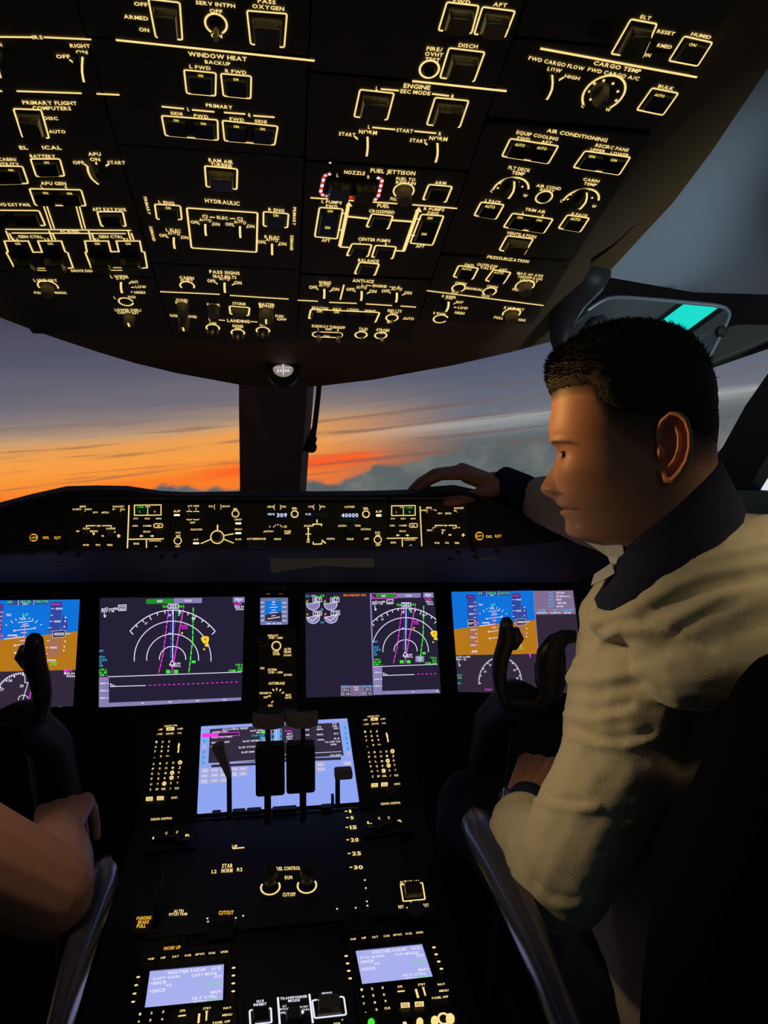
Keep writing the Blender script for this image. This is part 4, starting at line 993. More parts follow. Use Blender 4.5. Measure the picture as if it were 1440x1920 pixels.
def setk(x, y, t='SEL', r=44): m.T(t, x, y - 62, 26, 60); m.ring(x, y, r, 11); m.C(x, y, r * 0.7, 0.007, knob_m)
setk(902, 228); bar('LNAV', 938, 302, 92, 28, 50); bar('VNAV', 938, 428, 98, 28, 50); m.btn('FLCH', 938, 556, 110, 60, 28, 78)
m.T('A/P DISENGAGE', 1170, 550, 28, 242)
mb = MB((0, 0, 0)); c = m.loc(1172, 622); mb.box((0, 0, 0.006), (m.mm(1172, 622, 245), m.mm(1172, 622, 86), 0.012), grey_m, 0.002); m.place(mb, 'disengage_bar', c)
m.z = (490, 930, 5.76)
m.T('HDG', 100, 115, 24, 66); m.T('(', 140, 115, 52, 14); m.T(')', 207, 115, 52, 14); m.T('TRK', 243, 115, 24, 50); lcd(64, 180, 285, 282, (('HDG', 106, 196, 26, 74), ('309', 222, 206, 50, 110))); setk(360, 195, r=36)
c = m.loc(178, 362); rr = m.mm(178, 362, 44)
m.C(178, 362, 42, 0.012, knob_m)
for a in (35, 60, 90, 118, 145): m.dot(178 + 54 * math.cos(math.radians(a)), 362 - 52 * math.sin(math.radians(a)), 7)
m.T('5', 92, 330, 24); m.T('25', 258, 330, 24, 34); m.T('AUTO', 66, 382, 24, 86); m.L([(112, 382), (130, 382)], 9); m.T('BANK', 286, 380, 22, 72); m.T('LIMIT', 284, 402, 22, 66); m.btn('HOLD', 176, 464, 110, 60, 26, 76)
m.T('V/S', 530, 115, 24, 50); m.T('(', 566, 115, 52, 14); m.T(')', 632, 115, 52, 14); m.T('FPA', 668, 115, 24, 46); lcd(470, 180, 724, 232, (('V/S', 504, 197, 26, 62),)); m.L([(600, 254), (602, 290)], 13); m.L([(558, 326), (558, 304), (650, 304), (650, 326)], 11); m.L([(560, 495), (562, 520), (652, 518), (652, 495)], 11); m.T('DOWN', 506, 322, 24, 86); m.T('UP', 506, 494, 24, 34)
m.L([(507, 342), (507, 480)], 11); m.tri(507, 345, 14, GOLD); m.tri(507, 476, 14, GOLD, False); m.L([(478, 412), (538, 410)], 9); m.L([(654, 475), (695, 512)], 13); m.btn('VS/FPA', 748, 462, 110, 60, 26, 92)
mb = MB((0, 0, 0)); c = m.loc(606, 410); rr = m.mm(606, 410, 80); ax = Matrix.Rotation(math.radians(90), 3, 'Y')
mb.lathe([(rr, -m.mm(606, 410, 34)), (rr, m.mm(606, 410, 34))], (0, 0, 0), knob_m, 28, axis=ax, ridges=0.05)
o = m.place(mb, 'thumbwheel', c); o.location.z -= rr * 0.72
m.T('ALTITUDE', 952, 117, 24, 108); lcd(848, 180, 1060, 282, (('40000', 956, 208, 50, 182),)); setk(1130, 196, r=36); bar('A/P', 1268, 168, 68, 30, 42, 60)
m.C(966, 362, 58, 0.012, knob_m); m.T('AUTO', 866, 322, 24, 72); m.L([(905, 322), (942, 320)], 9); m.T('1000', 1042, 320, 24, 60); m.L([(1004, 320), (1016, 320)], 9); m.btn('HOLD', 960, 464, 110, 60, 26, 74); m.btn('LOC/FAC', 1130, 358, 135, 60, 26, 110); m.btn('APP', 1136, 462, 90, 60, 26, 52)
m.T('F/D', 1256, 395, 24, 50); m.T('ON', 1258, 422, 22, 46); m.ring(1258, 472, 38, 10); m.G(1258, 472, 38, (0, 1), 0.008, ring=False); m.T('OFF', 1260, 530, 24, 50)
m.z = None
# long thin light slot along the top edge
m.done()
rim_m = pbr('panel_rim', rgb(120, 118, 116), 0.35)
mb = MB()
for a, b in ((152, 440), (446, 724), (732, 866)):
    q = [MC.world(*MC.loc(x, 934.5, 0.013), 0.013) for x in np.linspace(a, b, 6)]
    mb.tube(q, 0.0011, rim_m, 6)
o = mb.build('edge_strip', gs, True)
# knobs hanging from the lower edge and small light slots
for i, (x, y) in enumerate(((66, 1036), (118, 1036), (150, 1040), (305, 1044), (330, 1042), (858, 1036), (886, 1032), (890, 1045), (930, 1034), (844, 1049))):
    mb = MB(); c = MC.world(*MC.loc(x, y, -0.01), -0.01); ax = Plane(c, (1, 0, 0), (0, 0, 1))
    mb.lathe([(0.0042, 0), (0.0042, 0.012), (0.0034, 0.015)], (0, 0, 0), knob_m, 12, ridges=0.06)
    o = mb.build('light_knob', gs); o.matrix_local = ax.M
slot_m = glow('light_slot', rgb(150, 150, 190), 0.9)
for x0, x1, y0 in ((97, 138, 1055), (882, 932, 1047)):
    mb = MB(); P2 = Plane(MC.world(*MC.loc(0.5 * (x0 + x1), y0, -0.02), -0.02), (1, 0, 0), (0, 0.15, 1))
    a = P2.loc(x0, y0); b = P2.loc(x1, y0)
    mb.box((0, 0, 0), (b[0] - a[0], 0.004, 0.006), pbr('slot_chrome', rgb(170, 170, 190), 0.3, metal=0.6), 0.001); o = mb.build('light_slot', gs); o.matrix_local = P2.M
# pale stiff sheet tucked under the mode control panel
mb = MB(); sheet_m = pbr('paper_grey', rgb(190, 186, 186), 0.8)
P2 = Plane(MC.world(*MC.loc(600, 1056, 0.01), 0.01), (1, 0, 0), (0, -0.3, 1))
top_ = [P2.loc(x, 1047) for x in (506, 560, 620, 660, 701)]; bot = [P2.loc(x, y) for x, y in ((509, 1072), (563, 1063), (610, 1058), (655, 1061), (701, 1061))]
vs = []; n = 5
for z in (0.0, -0.0015): vs += [(p[0], p[1], z + 0.002 * (i % 2)) for i, p in enumerate(top_)] + [(p[0], p[1], z + 0.006) for p in bot]
fs = [(i + n, i + n + 1, i + 1, i) for i in range(n - 1)] + [(2 * n + i, 2 * n + i + 1, 3 * n + i + 1, 3 * n + i) for i in range(n - 1)] + [(i, i + 1, 2 * n + i + 1, 2 * n + i) for i in range(n - 1)] + [(n + i, 3 * n + i, 3 * n + i + 1, n + i + 1) for i in range(n - 1)]
mb.add(vs, fs, sheet_m)
o = mb.build('paper_sheet'); o.matrix_world = P2.M
tag(o, 'pale stiff sheet sticking out below the middle of the glareshield', 'paper')
# standby compass under the overhead lip
cp_ = aty(531, 690, 1.13)
P2 = Plane(cp_, (1, 0, 0), (0, 0.1, 1))
root = empty('standby_compass', P2.M, 'small round standby compass glowing white under the overhead lip', 'compass')
mb = MB(); r0 = 0.0265
mb.lathe([(r0, -0.03), (r0, 0.0), (r0 * 0.92, 0.004), (r0 * 0.84, 0.002), (r0 * 0.84, -0.004)], (0, 0, 0), dark_m, 28)
mb.build('housing', root, True)
mb = MB(); mb.poly([(r0 * .62 * math.cos(a), -0.0005 + (r0 * .5 if math.sin(a) < 0 else r0 * .26) * math.sin(a)) for a in np.linspace(0, 2 * math.pi, 24, endpoint=False)], -0.0035, glow('compass_card', rgb(150, 138, 125), 0.8))
mb.text(P2, '33 30', 531, 695, 6, SWHITE, 24, 0, 'c', -0.003); mb.strip([P2.loc(531, 678), P2.loc(531, 702)], 0.0014, -0.0028, SWHITE)
for i in range(9): mb.strip([P2.loc(517 + 3.5 * i, 687), P2.loc(517 + 3.5 * i, 690)], 0.0009, -0.003, SWHITE)
mb.build('compass_card', root)
mb = MB(); mb.tube([(0, r0 * .8, -0.012), (0, r0 * 2, -0.03)], 0.009, dark_m, 10); mb.build('mounting_arm', root)
# ------------------------------------------------------------------ main instrument panel and its displays
pts = [DU.loc(-260, 1086, -0.006), DU.loc(1230, 1078, -0.006), DU.loc(1230, 1352, -0.006), DU.loc(-260, 1372, -0.006)][::-1]
mb = MB(); mb.prism(pts, -0.03, -0.006, body_m, bottom=True)
o = mb.build('instrument_panel'); o.matrix_world = DU.M
tag(o, 'wide black main instrument panel carrying the row of large displays', 'instrument panel')
LCDK = glow('lcd_black', rgb(38, 32, 54), 1.0)
LCDK2 = glow('lcd_violet', rgb(50, 40, 58), 1.0)
SKYB = glow('horizon_sky', rgb(14, 112, 214), 1.05, True)
GND = glow('horizon_ground', rgb(178, 116, 24), 1.05, True)
TAPE = glow('tape_sky', rgb(52, 72, 158), 1.0); TAPG = glow('tape_ground', rgb(168, 110, 78), 1.0)
LILAC = glow('screen_lilac', rgb(134, 128, 178), 1.0, True); LILAC2 = glow('screen_lilac_grey', rgb(128, 108, 142), 1.0)
TABG = glow('tab_green', rgb(32, 142, 42), 1.0); ORANGE = glow('screen_orange', rgb(240, 130, 30), 1.0); DBLUE = glow('screen_blue', rgb(60, 70, 225), 1.0); PINK = glow('screen_pink', rgb(235, 90, 140), 1.0)
PERI = glow('screen_periwinkle', rgb(140, 160, 236), 1.05, True); DGREY = glow('screen_dark', rgb(52, 44, 62), 1.0); STEEL = glow('screen_steel', rgb(110, 118, 168), 1.0); KEYG = glow('screen_key', rgb(176, 176, 216), 1.0)
glass_m = pbr('display_glass', rgb(12, 12, 16), 0.08)
class Scr(Mod):
    """a display: bezel frame, lit screen and what it shows"""
    def __init__(s, P, name, label, quad, base, rim=7, cat='display', slope=0.0, h=0.0, group=None, q2=None):
        s.P = P; s.slope = slope; s.z = None; s.h = h
        pts = [P.loc(x, y, h) for x, y in quad]
        s.c = (sum(p[0] for p in pts) / 4, sum(p[1] for p in pts) / 4)
        s.root = empty(name, P.M @ Matrix.Translation((s.c[0], s.c[1], 0)), label, cat, group)
        k = s.mm(quad[0][0], quad[0][1], rim)
        c = Vector(s.c)
        outer = [c + (Vector(p) - c) * (1 + 2 * k / (Vector(p) - c).length) for p in pts]
        pts = pts[::-1]; outer = outer[::-1]
        mb = MB(s.c); n = 4
        inn = rpoly(pts, 0.002, 2); out = rpoly(outer, 0.006, 2); n = len(inn)
        vs = [(p[0], p[1], h - 0.004) for p in out] + [(p[0], p[1], h + 0.003) for p in out] + [(p[0], p[1], h + 0.003) for p in inn] + [(p[0], p[1], h - 0.001) for p in inn]
        fs = [(a * n + i, a * n + (i + 1) % n, (a + 1) * n + (i + 1) % n, (a + 1) * n + i) for a in range(3) for i in range(n)]
        mb.add(vs, fs, bezel_m); mb.build('bezel', s.root)
        mb = MB(s.c); mb.prism(pts, h - 0.004, h, base, bottom=True)
        s.screen = mb.build('screen', s.root)
        s.let = MB(s.c)
    def R(s, x0, y0, x1, y1, mat, h=0.0003, sk=0.0): s.fill([(x0, y0), (x1, y0 + sk * (x1 - x0)), (x1, y1 + sk * (x1 - x0)), (x0, y1)], mat, h)
    def done(s, name='picture'):
        o = s.let.build(name, s.screen); return o
    def dash(s, pts, w, mat, on, off):
        for a, b in zip(pts[:-1], pts[1:]):
            ln = math.hypot(b[0] - a[0], b[1] - a[1]); t = 0
            while t < ln:
                u = min(ln, t + on)
                s.L([(a[0] + (b[0] - a[0]) * t / ln, a[1] + (b[1] - a[1]) * t / ln), (a[0] + (b[0] - a[0]) * u / ln, a[1] + (b[1] - a[1]) * u / ln)], w, mat); t += on + off
    def arc(s, cx, cy, rx, ry, a0, a1, w, mat, n=28):
        s.L([(cx + rx * math.cos(math.radians(a0 + (a1 - a0) * i / n)), cy - ry * math.sin(math.radians(a0 + (a1 - a0) * i / n))) for i in range(n + 1)], w, mat)
def nd(s, ox, oy, right=False):
    """navigation map drawn around the aircraft symbol; pixel units of the left-hand zoom"""
    k = 1.0
    X_ = lambda p: [(ox + a, oy + b) for a, b in p]
    L = lambda p, w, m, **kk: s.L(X_(p), w, m, **kk)
    lim = (-250, 250) if not right else (-233, 232)
    # range arcs
    a1 = 41 if not right else 30
    cx, cy = ox + 3, oy - 22
    s.arc(cx, cy + 100, 328, 374, 43 if not right else 52, 137 if not right else 131, 5, SWHITE, 40)
    for i in range(13):
        a = math.radians(43 + 94 * i / 12) if not right else math.radians(52 + 80 * i / 12)
        ln = 24 if i % 3 == 0 else 14
        p = (cx + 326 * math.cos(a), cy + 100 - 372 * math.sin(a)); s.L([p, (cx + (326 - ln) * math.cos(a), cy + 100 - (372 - ln) * math.sin(a))], 5, SWHITE)
    for rx, ry, aa in ((216, 212, 0), (146, 140, 0), (74, 70, 0)):
        if right and rx == 216: s.arc(cx, cy, rx, ry, 18, 166, 4.5, SWHITE, 40)
        else: s.arc(cx, cy, rx, ry, -4, 184, 4.5, SWHITE, 40)
    s.L([(ox + 6, oy - 300), (ox + 3, oy - 22)], 5, SWHITE)
    s.dash([(ox - 6, oy - 295), (ox - 9, oy - 25)], 5, DBLUE, 18, 7); s.dash([(ox + 24, oy - 290), (ox - 3, oy - 60)], 6, DBLUE, 14, 7)
    s.dash([(ox - 20, oy - 295), (ox - 50, oy - 50), (ox - 76, oy + 62)], 6, MAG, 22, 6)
    s.L([(ox + 64, oy - 305), (ox + 30, oy - 120), (ox - 2, oy + 60)], 6, MAG)
    s.L([(ox + 119, oy - 310), (ox + 116, oy - 130), (ox + 94, oy + 56)], 3, GREEN); s.dash([(ox + 119, oy - 310), (ox + 116, oy - 130), (ox + 94, oy + 56)], 7, GREEN, 20, 12)
    s.L([(ox - 14, oy + 12), (ox, oy - 16), (ox + 14, oy + 12)], 4.5, SWHITE, closed=True)
    s.T('305', ox + 6, oy - 318, 22, 40, SWHITE); s.L([(ox - 22, oy - 330), (ox + 34, oy - 330), (ox + 34, oy - 306), (ox - 22, oy - 306)], 4, SWHITE, closed=True)
    s.T('TRK', ox - 40, oy - 316, 18, 32, GREEN); s.T('MAG', ox + 52, oy - 318, 18, 32, GREEN); s.R(ox + 34, oy - 300, ox + 44, oy - 264, GREEN)
    s.T('30', ox - 14, oy - 268, 14, 16, SWHITE); s.T('27', ox - 146, oy - 222, 14, 16, SWHITE); s.T('33', ox + 118, oy - 250, 14, 16, SWHITE); s.T('80', ox - 12, oy - 164, 13, 18, SWHITE)
    s.T('ELBIS', ox + 70, oy - 208, 14, 34, MAG); s.T('FL400', ox + 72, oy - 194, 11, 32, MAG); s.T('ELBIS', ox + 30, oy + 4, 12, 34, SWHITE); s.T('0405.1z', ox + 20, oy + 18, 12, 58, SWHITE)
    for dx in (-22, 22): s.R(ox + dx - 12, oy + 40, ox + dx + 12, oy + 60, GREEN)
    s.dot(ox + 56, oy - 167, 6, YEL); s.R(ox + 110, oy - 12, ox + 132, oy + 2, GREEN)
    # weather return
    def blob(x, y, r, seed, mat, h):
        rnd = random.Random(seed); s.fill([(x + r * (0.8 + 0.4 * rnd.random()) * math.cos(i * .7), y + r * (0.8 + .4 * rnd.random()) * math.sin(i * .7)) for i in range(9)][::-1], mat, h)
    blob(ox + 187, oy - 130, 23, 3, YEL, 0.0009); blob(ox + 187, oy - 132, 8, 5, ORANGE, 0.0010); blob(ox + 194, oy - 100, 11, 9, YEL, 0.0009); blob(ox + 181, oy - 76, 6, 8, YEL, 0.0009)
def side_tags(s, x, y, k=1.0):
    for t, dy, w in (('WPT', 0, 26), ('WX+T', 34, 34), ('2.25A', 50, 46), ('+1', 66, 14), ('VAR', 82, 22)): s.T(t, x, y + dy, 15, w, CYAN, anchor='l')
# left navigation display
s = Scr(DU, 'display_unit', 'large left navigation display with wide arcs and a yellow weather return, beside left yoke', [(187, 1121), (459, 1118.5), (453, 1313), (185.5, 1327)], LCDK, slope=-0.012)
s.z = (0, 1080, 3.0)
s.R(822, 129, 976, 157, TABG, sk=-.012); s.T('MAP', 900, 141, 16, 30, SWHITE); s.R(978, 125, 1136, 154, LILAC, sk=-.012); s.T('PLAN', 1058, 138, 16, 36, SWHITE); s.R(1310, 119, 1376, 148, LILAC); s.T('MENU', 1344, 132, 16, 40, SWHITE); s.tri(1344, 145, 5, SWHITE, False)
s.T('gs471 tas480', 616, 184, 17, 92, SWHITE); s.T('305°/ 18', 606, 198, 14, 72, SWHITE); s.L([(586, 206), (591, 232)], 4, SWHITE); s.L([(582, 222), (591, 232), (597, 220)], 4, SWHITE); s.L([(667, 164), (709, 162), (709, 193), (667, 195)], 4, SWHITE, closed=True); s.T('RANGE', 688, 172, 10, 32, SWHITE); s.T('160', 688, 185, 15, 28, SWHITE)
s.T('ELBIS', 1338, 156, 16, 42, MAG); s.T('1826.6z', 1346, 171, 15, 52, SWHITE); s.T('122nm', 1348, 185, 15, 44, SWHITE)
nd(s, 968, 488)
side_tags(s, 557, 422); 
for t, y in (('VOR L', 527), ('ILE', 543), ('DME ---', 558)): s.T(t, 554, y, 15, 48 if len(t) < 6 else 56, GREEN, anchor='l')
s.T('VOR R', 1345, 500, 15, 44, GREEN); s.T('ILE', 1352, 516, 15, 26, GREEN); s.T('DME 345', 1326, 532, 15, 78, GREEN)
s.L([(610, 567), (1358, 540)], 4, SWHITE); s.R(556, 570, 612, 738, LILAC, sk=-.02); s.T('40000', 582, 577, 12, 36, MAG)
for t, y in (('48000', 604), ('32000', 645), ('16000', 686)): s.T(t, 578, y, 12, 32, SWHITE); s.L([(600, y), (612, y)], 4, SWHITE)
s.fill([(612, 713), (1356, 683), (1356, 706), (612, 736)], LILAC)
for i, t in enumerate(('1', '80', '160', '240', '320')): x = 648 + i * 154; s.T(t, x, 722 - (x - 612) * .0405, 11, None, SWHITE, h=.001)
s.L([(622, 606), (646, 618), (622, 622)], 4, SWHITE, closed=True); s.L([(622, 622), (820, 616)], 4, SWHITE); s.dash([(838, 615), (1340, 596)], 5, MAG, 12, 15); s.R(1000, 696, 1020, 704, GREEN)
s.done()
# right pair: engine page and navigation map
s = Scr(DU, 'display_unit', 'wide display right of centre split into engine gauges and navigation map', [(572, 1111), (814, 1110), (827, 1300), (574, 1308)], LCDK, slope=-0.01)
s.z = (440, 1060, 3.4286)
def gauge(x, y, v, l):
    s.fill([(x - 40, y + 4)] + [(x + 40 * math.cos(math.radians(a)), y - 40 * math.sin(math.radians(a))) for a in range(186, 365, 14)] + [(x + 40, y - 8)], LILAC); s.arc(x, y, 42, 40, 176, 372, 3.5, SWHITE); s.L([(x - 44, y + 2), (x + 44, y - 12)], 4, SWHITE)
    s.L([(x, y - 38), (x + 54, y - 40), (x + 54, y - 14), (x, y - 12)], 4, SWHITE, closed=True); s.T(v, x + 28, y - 26, 20, 38, SWHITE)
for x, y, v, g in ((504, 248, '81.7', 1), (617, 248, '81.7', 1), (505, 334, '750', 0), (620, 332, '731', 0)):
    gauge(x, y, v, g); s.dot(x - 37, y - 18, 7, ORANGE)
    if g: s.T('81.9', x + 34, y - 46, 13, 30, GREEN); s.T('TO', x - 38, y - 6, 14, 22, GREEN)
    else: s.L([(x - 38, y - 2), (x - 6, y + 26), (x + 40, y - 14)], 4, SWHITE)
s.T('TAT', 468, 198, 14, 26, CYAN); s.T('-24c', 506, 196, 15, 36, SWHITE); s.T('CLB', 562, 195, 16, 28, GREEN); s.T('N1', 562, 282, 12, 14, CYAN); s.T('EGT', 564, 367, 12, 22, CYAN); s.T('FMC INTERCEPT HDG', 772, 192, 17, 146, ORANGE)
s.R(682, 772, 886, 840, LILAC2); s.T('GROSS WT', 714, 782, 12, 54, CYAN); s.T('SAT', 782, 782, 12, 34, SWHITE); s.T('TOTAL FUEL', 848, 776, 12, 64, CYAN); s.R(694, 790, 740, 810, LCDK, .0006); s.T('170.2', 716, 800, 14, 36, SWHITE); s.T('LBS', 782, 798, 12, 24, SWHITE); s.R(836, 786, 884, 806, LCDK, .0006); s.T('27.5', 860, 796, 15, 36, SWHITE)
s.T('TAT', 694, 826, 12, 22, CYAN); s.R(708, 816, 746, 836, LCDK, .0006); s.T('-05c', 728, 826, 13, 34, SWHITE); s.T('FUEL TEMP', 830, 824, 12, 26, CYAN); s.R(850, 814, 884, 834, LCDK, .0006); s.T('+6c', 868, 823, 13, 26, SWHITE)
s.L([(873, 180), (896, 834)], 9, LILAC)
s.R(908, 184, 1036, 210, TABG, sk=-.012); s.L([(880, 183), (1040, 180), (1040, 212), (880, 215)], 4, MAG, closed=True); s.T('MAP', 958, 197, 16, 24, SWHITE); s.fill([(882, 204), (890, 194), (904, 212)], MAG); s.R(1044, 180, 1196, 209, LILAC, sk=-.012); s.T('PLAN', 1118, 194, 16, 34, SWHITE); s.R(1212, 176, 1278, 208, LILAC); s.T('MENU', 1244, 190, 16, 40, SWHITE); s.tri(1244, 203, 5, SWHITE, False)
s.T('gs471 tas480', 926, 234, 15, 84, SWHITE); s.T('305°/ 18', 918, 247, 13, 68, SWHITE); s.L([(900, 256), (907, 290)], 4, SWHITE); s.L([(898, 280), (907, 290), (911, 278)], 4, SWHITE); s.L([(978, 222), (1018, 220), (1018, 246), (978, 248)], 4, SWHITE, closed=True); s.T('160', 998, 238, 12, 26, SWHITE)
s.T('ELBIS', 1244, 218, 14, 42, MAG); s.T('1826.6z', 1252, 233, 14, 44, SWHITE); s.T('122nm', 1258, 248, 14, 38, SWHITE)
nd(s, 1096, 570, True); side_tags(s, 894, 492)
for t, y in (('VOR L', 606), ('ILE', 622), ('DME ---', 638)): s.T(t, 896, y, 14, 44 if len(t) < 6 else 54, GREEN, anchor='l')
s.T('VOR R', 1276, 594, 14, 40, GREEN); s.T('ILE', 1284, 611, 14, 26, GREEN); s.T('DME 345', 1262, 628, 14, 74, GREEN); s.R(1162, 582, 1218, 622, LILAC); s.T('PTCL', 1190, 594, 14, 38, SWHITE); s.T('WPT', 1190, 609, 14, 28, SWHITE)
s.L([(892, 652), (1304, 636)], 4, SWHITE); s.R(894, 655, 948, 832, LILAC); s.T('40000', 916, 660, 12, 36, MAG)
for t, y in (('48000', 688), ('32000', 732), ('16000', 776)): s.T(t, 914, y, 12, 32, SWHITE); s.L([(936, y), (948, y)], 4, SWHITE)
s.fill([(948, 808), (1312, 796), (1322, 820), (948, 830)], LILAC); s.T('1', 992, 818, 11, None, SWHITE, h=.001); s.T('80', 1148, 814, 11, None, SWHITE, h=.001); s.T('160', 1302, 808, 11, None, SWHITE, h=.001)
s.L([(956, 692), (980, 704), (956, 708)], 4, SWHITE, closed=True); s.L([(956, 708), (1156, 702)], 4, SWHITE); s.dash([(1174, 700), (1300, 697)], 5, MAG, 12, 15)
s.done()
# primary flight displays
def pfd(s, fx, left=False):
    P_ = lambda pts: [fx(*p) for p in pts]
    k = fx(1, 0)[0] - fx(0, 0)[0]
    F_ = lambda pts, m, h=0.0003: s.fill(P_(pts), m, h)
    L = lambda pts, w, m, **kk: s.L(P_(pts), w * k, m, **kk)
    T = lambda t, x, y, hp, w, m, **kk: s.T(t, *fx(x, y), hp * k, w * k if w else None, m, **kk)
    x0 = 195
    F_([(195, 212), (847, 200), (866, 432), (216, 508)], SKYB); F_([(216, 508), (866, 432), (888, 702), (232, 714)], GND)
    F_([(318, 240), (392, 238), (402, 468), (328, 470)], TAPE, .0005); F_([(330, 490), (404, 480), (412, 650), (340, 652)], TAPG, .0005)
    F_([(676, 232), (744, 230), (752, 440), (686, 442)], TAPE, .0005); F_([(690, 470), (770, 460), (776, 612), (700, 616)], TAPG, .0005)
    F_([(756, 310), (790, 350), (800, 420), (770, 430), (752, 400)], TAPE, .0004)
    F_([(316, 236), (375, 234), (377, 262), (318, 264)], LCDK, .0006); T('.844', 348, 249, 20, 48, MAG); F_([(677, 228), (740, 226), (742, 254), (679, 256)], LCDK, .0006); T('40000', 708, 241, 20, 58, MAG)
    F_([(408, 206), (664, 202), (666, 240), (410, 244)], TAPE, .0004)
    T('SPD', 426, 223, 20, 30, GREEN); T('HDG SEL', 522, 222, 20, 64, GREEN); T('VNAV PTH', 618, 221, 20, 78, GREEN); T('LNAV', 520, 238, 12, 30, SWHITE); L([(476, 208), (477, 244)], 3, SWHITE); L([(570, 206), (571, 242)], 3, SWHITE)
    for i, t in enumerate(('320', '300', '280')):
        if i: T(t, 352, 326 + (i - 1) * 60, 16, 34, SWHITE)
    for i in range(7):
        y = 294 + i * 30; L([(372, y), (386, y)], 4, SWHITE)
        L([(386, y - 12), (394, y), (388, y + 8)], 4, PINK)
    for t, y in (('240', 512), ('220', 572), ('200', 634)): T(t, 366, y, 16, 36, SWHITE)
    for i in range(5): y = 510 + i * 31; L([(386, y), (402, y)], 4, SWHITE)
    L([(404, 545), (412, 652)], 4, ORANGE)
    F_([(327, 436), (376, 432), (380, 484), (330, 488)], LCDK, .0008); L([(327, 436), (376, 432), (380, 484), (330, 488)], 4, SWHITE, closed=True); T('257', 352, 460, 22, 42, SWHITE, h=.001); L([(384, 452), (412, 456), (412, 464), (384, 466)], 4, PINK, closed=True)
    T('.845', 378, 684, 24, 50, SWHITE)
    # altitude tape
    for t, y in (('41000', 272), ('40500', 361), ('39500', 545), ('39000', 634)): T(t, 728, y, 15, 42 if y < 600 else 52, SWHITE)
    for y in (272, 318, 361, 406, 498, 545, 590): L([(682, y), (698, y)], 4, SWHITE)
    F_([(712, 430), (784, 426), (788, 470), (716, 474)], LCDK, .0008); L([(712, 430), (784, 426), (788, 470), (716, 474)], 4, SWHITE, closed=True); T('40000', 750, 450, 24, 62, SWHITE, h=.001); L([(692, 432), (712, 431)], 4, PINK); L([(692, 462), (714, 461)], 4, PINK); L([(790, 449), (818, 449)], 4, SWHITE)
    for y in (332, 358, 397): s.tri(*fx(776, y), 6 * k, SWHITE)
    for y in (504, 540, 568): s.tri(*fx(794, y), 6 * k, SWHITE, False)
    T('STD', 742, 657, 24, 40, GREEN)
    # attitude
    T('A/P', 528, 312, 22, 38, GREEN); T('FAC', 430, 312, 18, 30, SWHITE); L([(509, 346), (520, 326), (534, 343)], 4, SWHITE, closed=True)
    for a, r in ((-50, 14), (-34, 24), (-22, 16), (-12, 14), (12, 14), (22, 16), (34, 24), (50, 14)):
        rr = math.radians(a); c_ = (528, 470); L([(c_[0] + 145 * math.sin(rr), c_[1] - 142 * math.cos(rr)), (c_[0] + (145 - r) * math.sin(rr), c_[1] - (142 - r) * math.cos(rr))], 4, SWHITE)
    for y, w in ((362, 46), (378, 18), (392, 26), (416, 62), (438, 18), (494, 18), (522, 50), (576, 42)): L([(536 - w, y + w * .12), (536 + w, y - w * .12)], 4, SWHITE)
    for x, y in ((476, 424), (598, 406), (492, 528), (500, 580)): s.ring(*fx(x, y), 5 * k, 3 * k, mat=SWHITE)
    L([(535, 380), (545, 520)], 6, PINK); L([(440, 456), (492, 454), (492, 468)], 6, SWHITE); L([(440, 464), (510, 458)], 4, PINK); L([(420, 482), (545, 466)], 5, SWHITE)
    if not left: L([(847, 200), (888, 702)], 5, LILAC)
    T('5', 484, 690, 16, 10, MAG)
    F_([(812, 700), (830, 700), (822, 742)], MAG, .0005)
s = Scr(DU, 'display_unit', 'right primary flight display, blue over ochre, behind the right yoke', [(845.5, 1109), (1075, 1106.5), (1098, 1300), (858, 1297.5)], LCDK2, slope=-0.008)
s.z = (800, 1060, 4.235)
pfd(s, lambda x, y: (x, y))
s.R(852, 204, 1160, 388, LILAC2); s.fill([(852, 204), (1160, 200), (1184, 386), (866, 392)], LILAC2); s.L([(862, 350), (1182, 346)], 4, LILAC)
for i, (a, b) in enumerate((('FLT', 'JST63'), ('COM', '123.800 nor L'), ('XPDR', '1533'), ('SELCAL', 'BH-FG'), ('TAIL #', 'VH-VKF'))):
    s.T(a, 985, 220 + 26 * i, 17, 44 if len(a) > 3 else 32, CYAN); s.T(b, 1030 if i != 3 else 1042, 218 + 27 * i, 18, [62, 108, 40, 66, 56][i], SWHITE, anchor='l')
for t, x, w in (('UTC TIME', 914, 58), ('DATE', 1020, 34), ('ELAPSED TIME', 1116, 86)): s.T(t, x, 358, 13, w, CYAN)
for t, x, w in (('10:05:07z', 918, 82), ('13 JUN 22', 1022, 84), ('04:01', 1116, 54)): s.T(t, x, 376, 16, w, SWHITE)
s.T('gs471 tas480', 290, 727, 17, 112, SWHITE); s.T('305°/ 18', 274, 748, 15, 78, SWHITE); s.L([(252, 760), (262, 802)], 4, SWHITE); s.L([(254, 790), (262, 802), (268, 788)], 4, SWHITE)
s.T('WX+T', 262, 873, 17, 42, CYAN); s.T('VOR', 260, 893, 17, 34, GREEN); s.T('VAR', 258, 936, 16, 26, CYAN); s.T('305 MAG', 490, 986, 18, 56, MAG); s.T('VOR', 826, 971, 17, 28, GREEN)
for i in range(41):
    a = math.radians(-4 + 188 * i / 40)
    if 62 < math.degrees(a) < 112: continue
    s.L([(584 + 174 * math.cos(a), 925 - 200 * math.sin(a)), (584 + (174 - (20 if i % 4 == 0 else 11)) * math.cos(a), 925 - (200 - (20 if i % 4 == 0 else 11)) * math.sin(a))], 8, SWHITE)
for a, t in ((150, '24'), (125, '27'), (35, '33'), (10, '0')): s.T(t, 584 + 138 * math.cos(math.radians(a)), 925 - 162 * math.sin(math.radians(a)), 17, 18, SWHITE)
s.done()
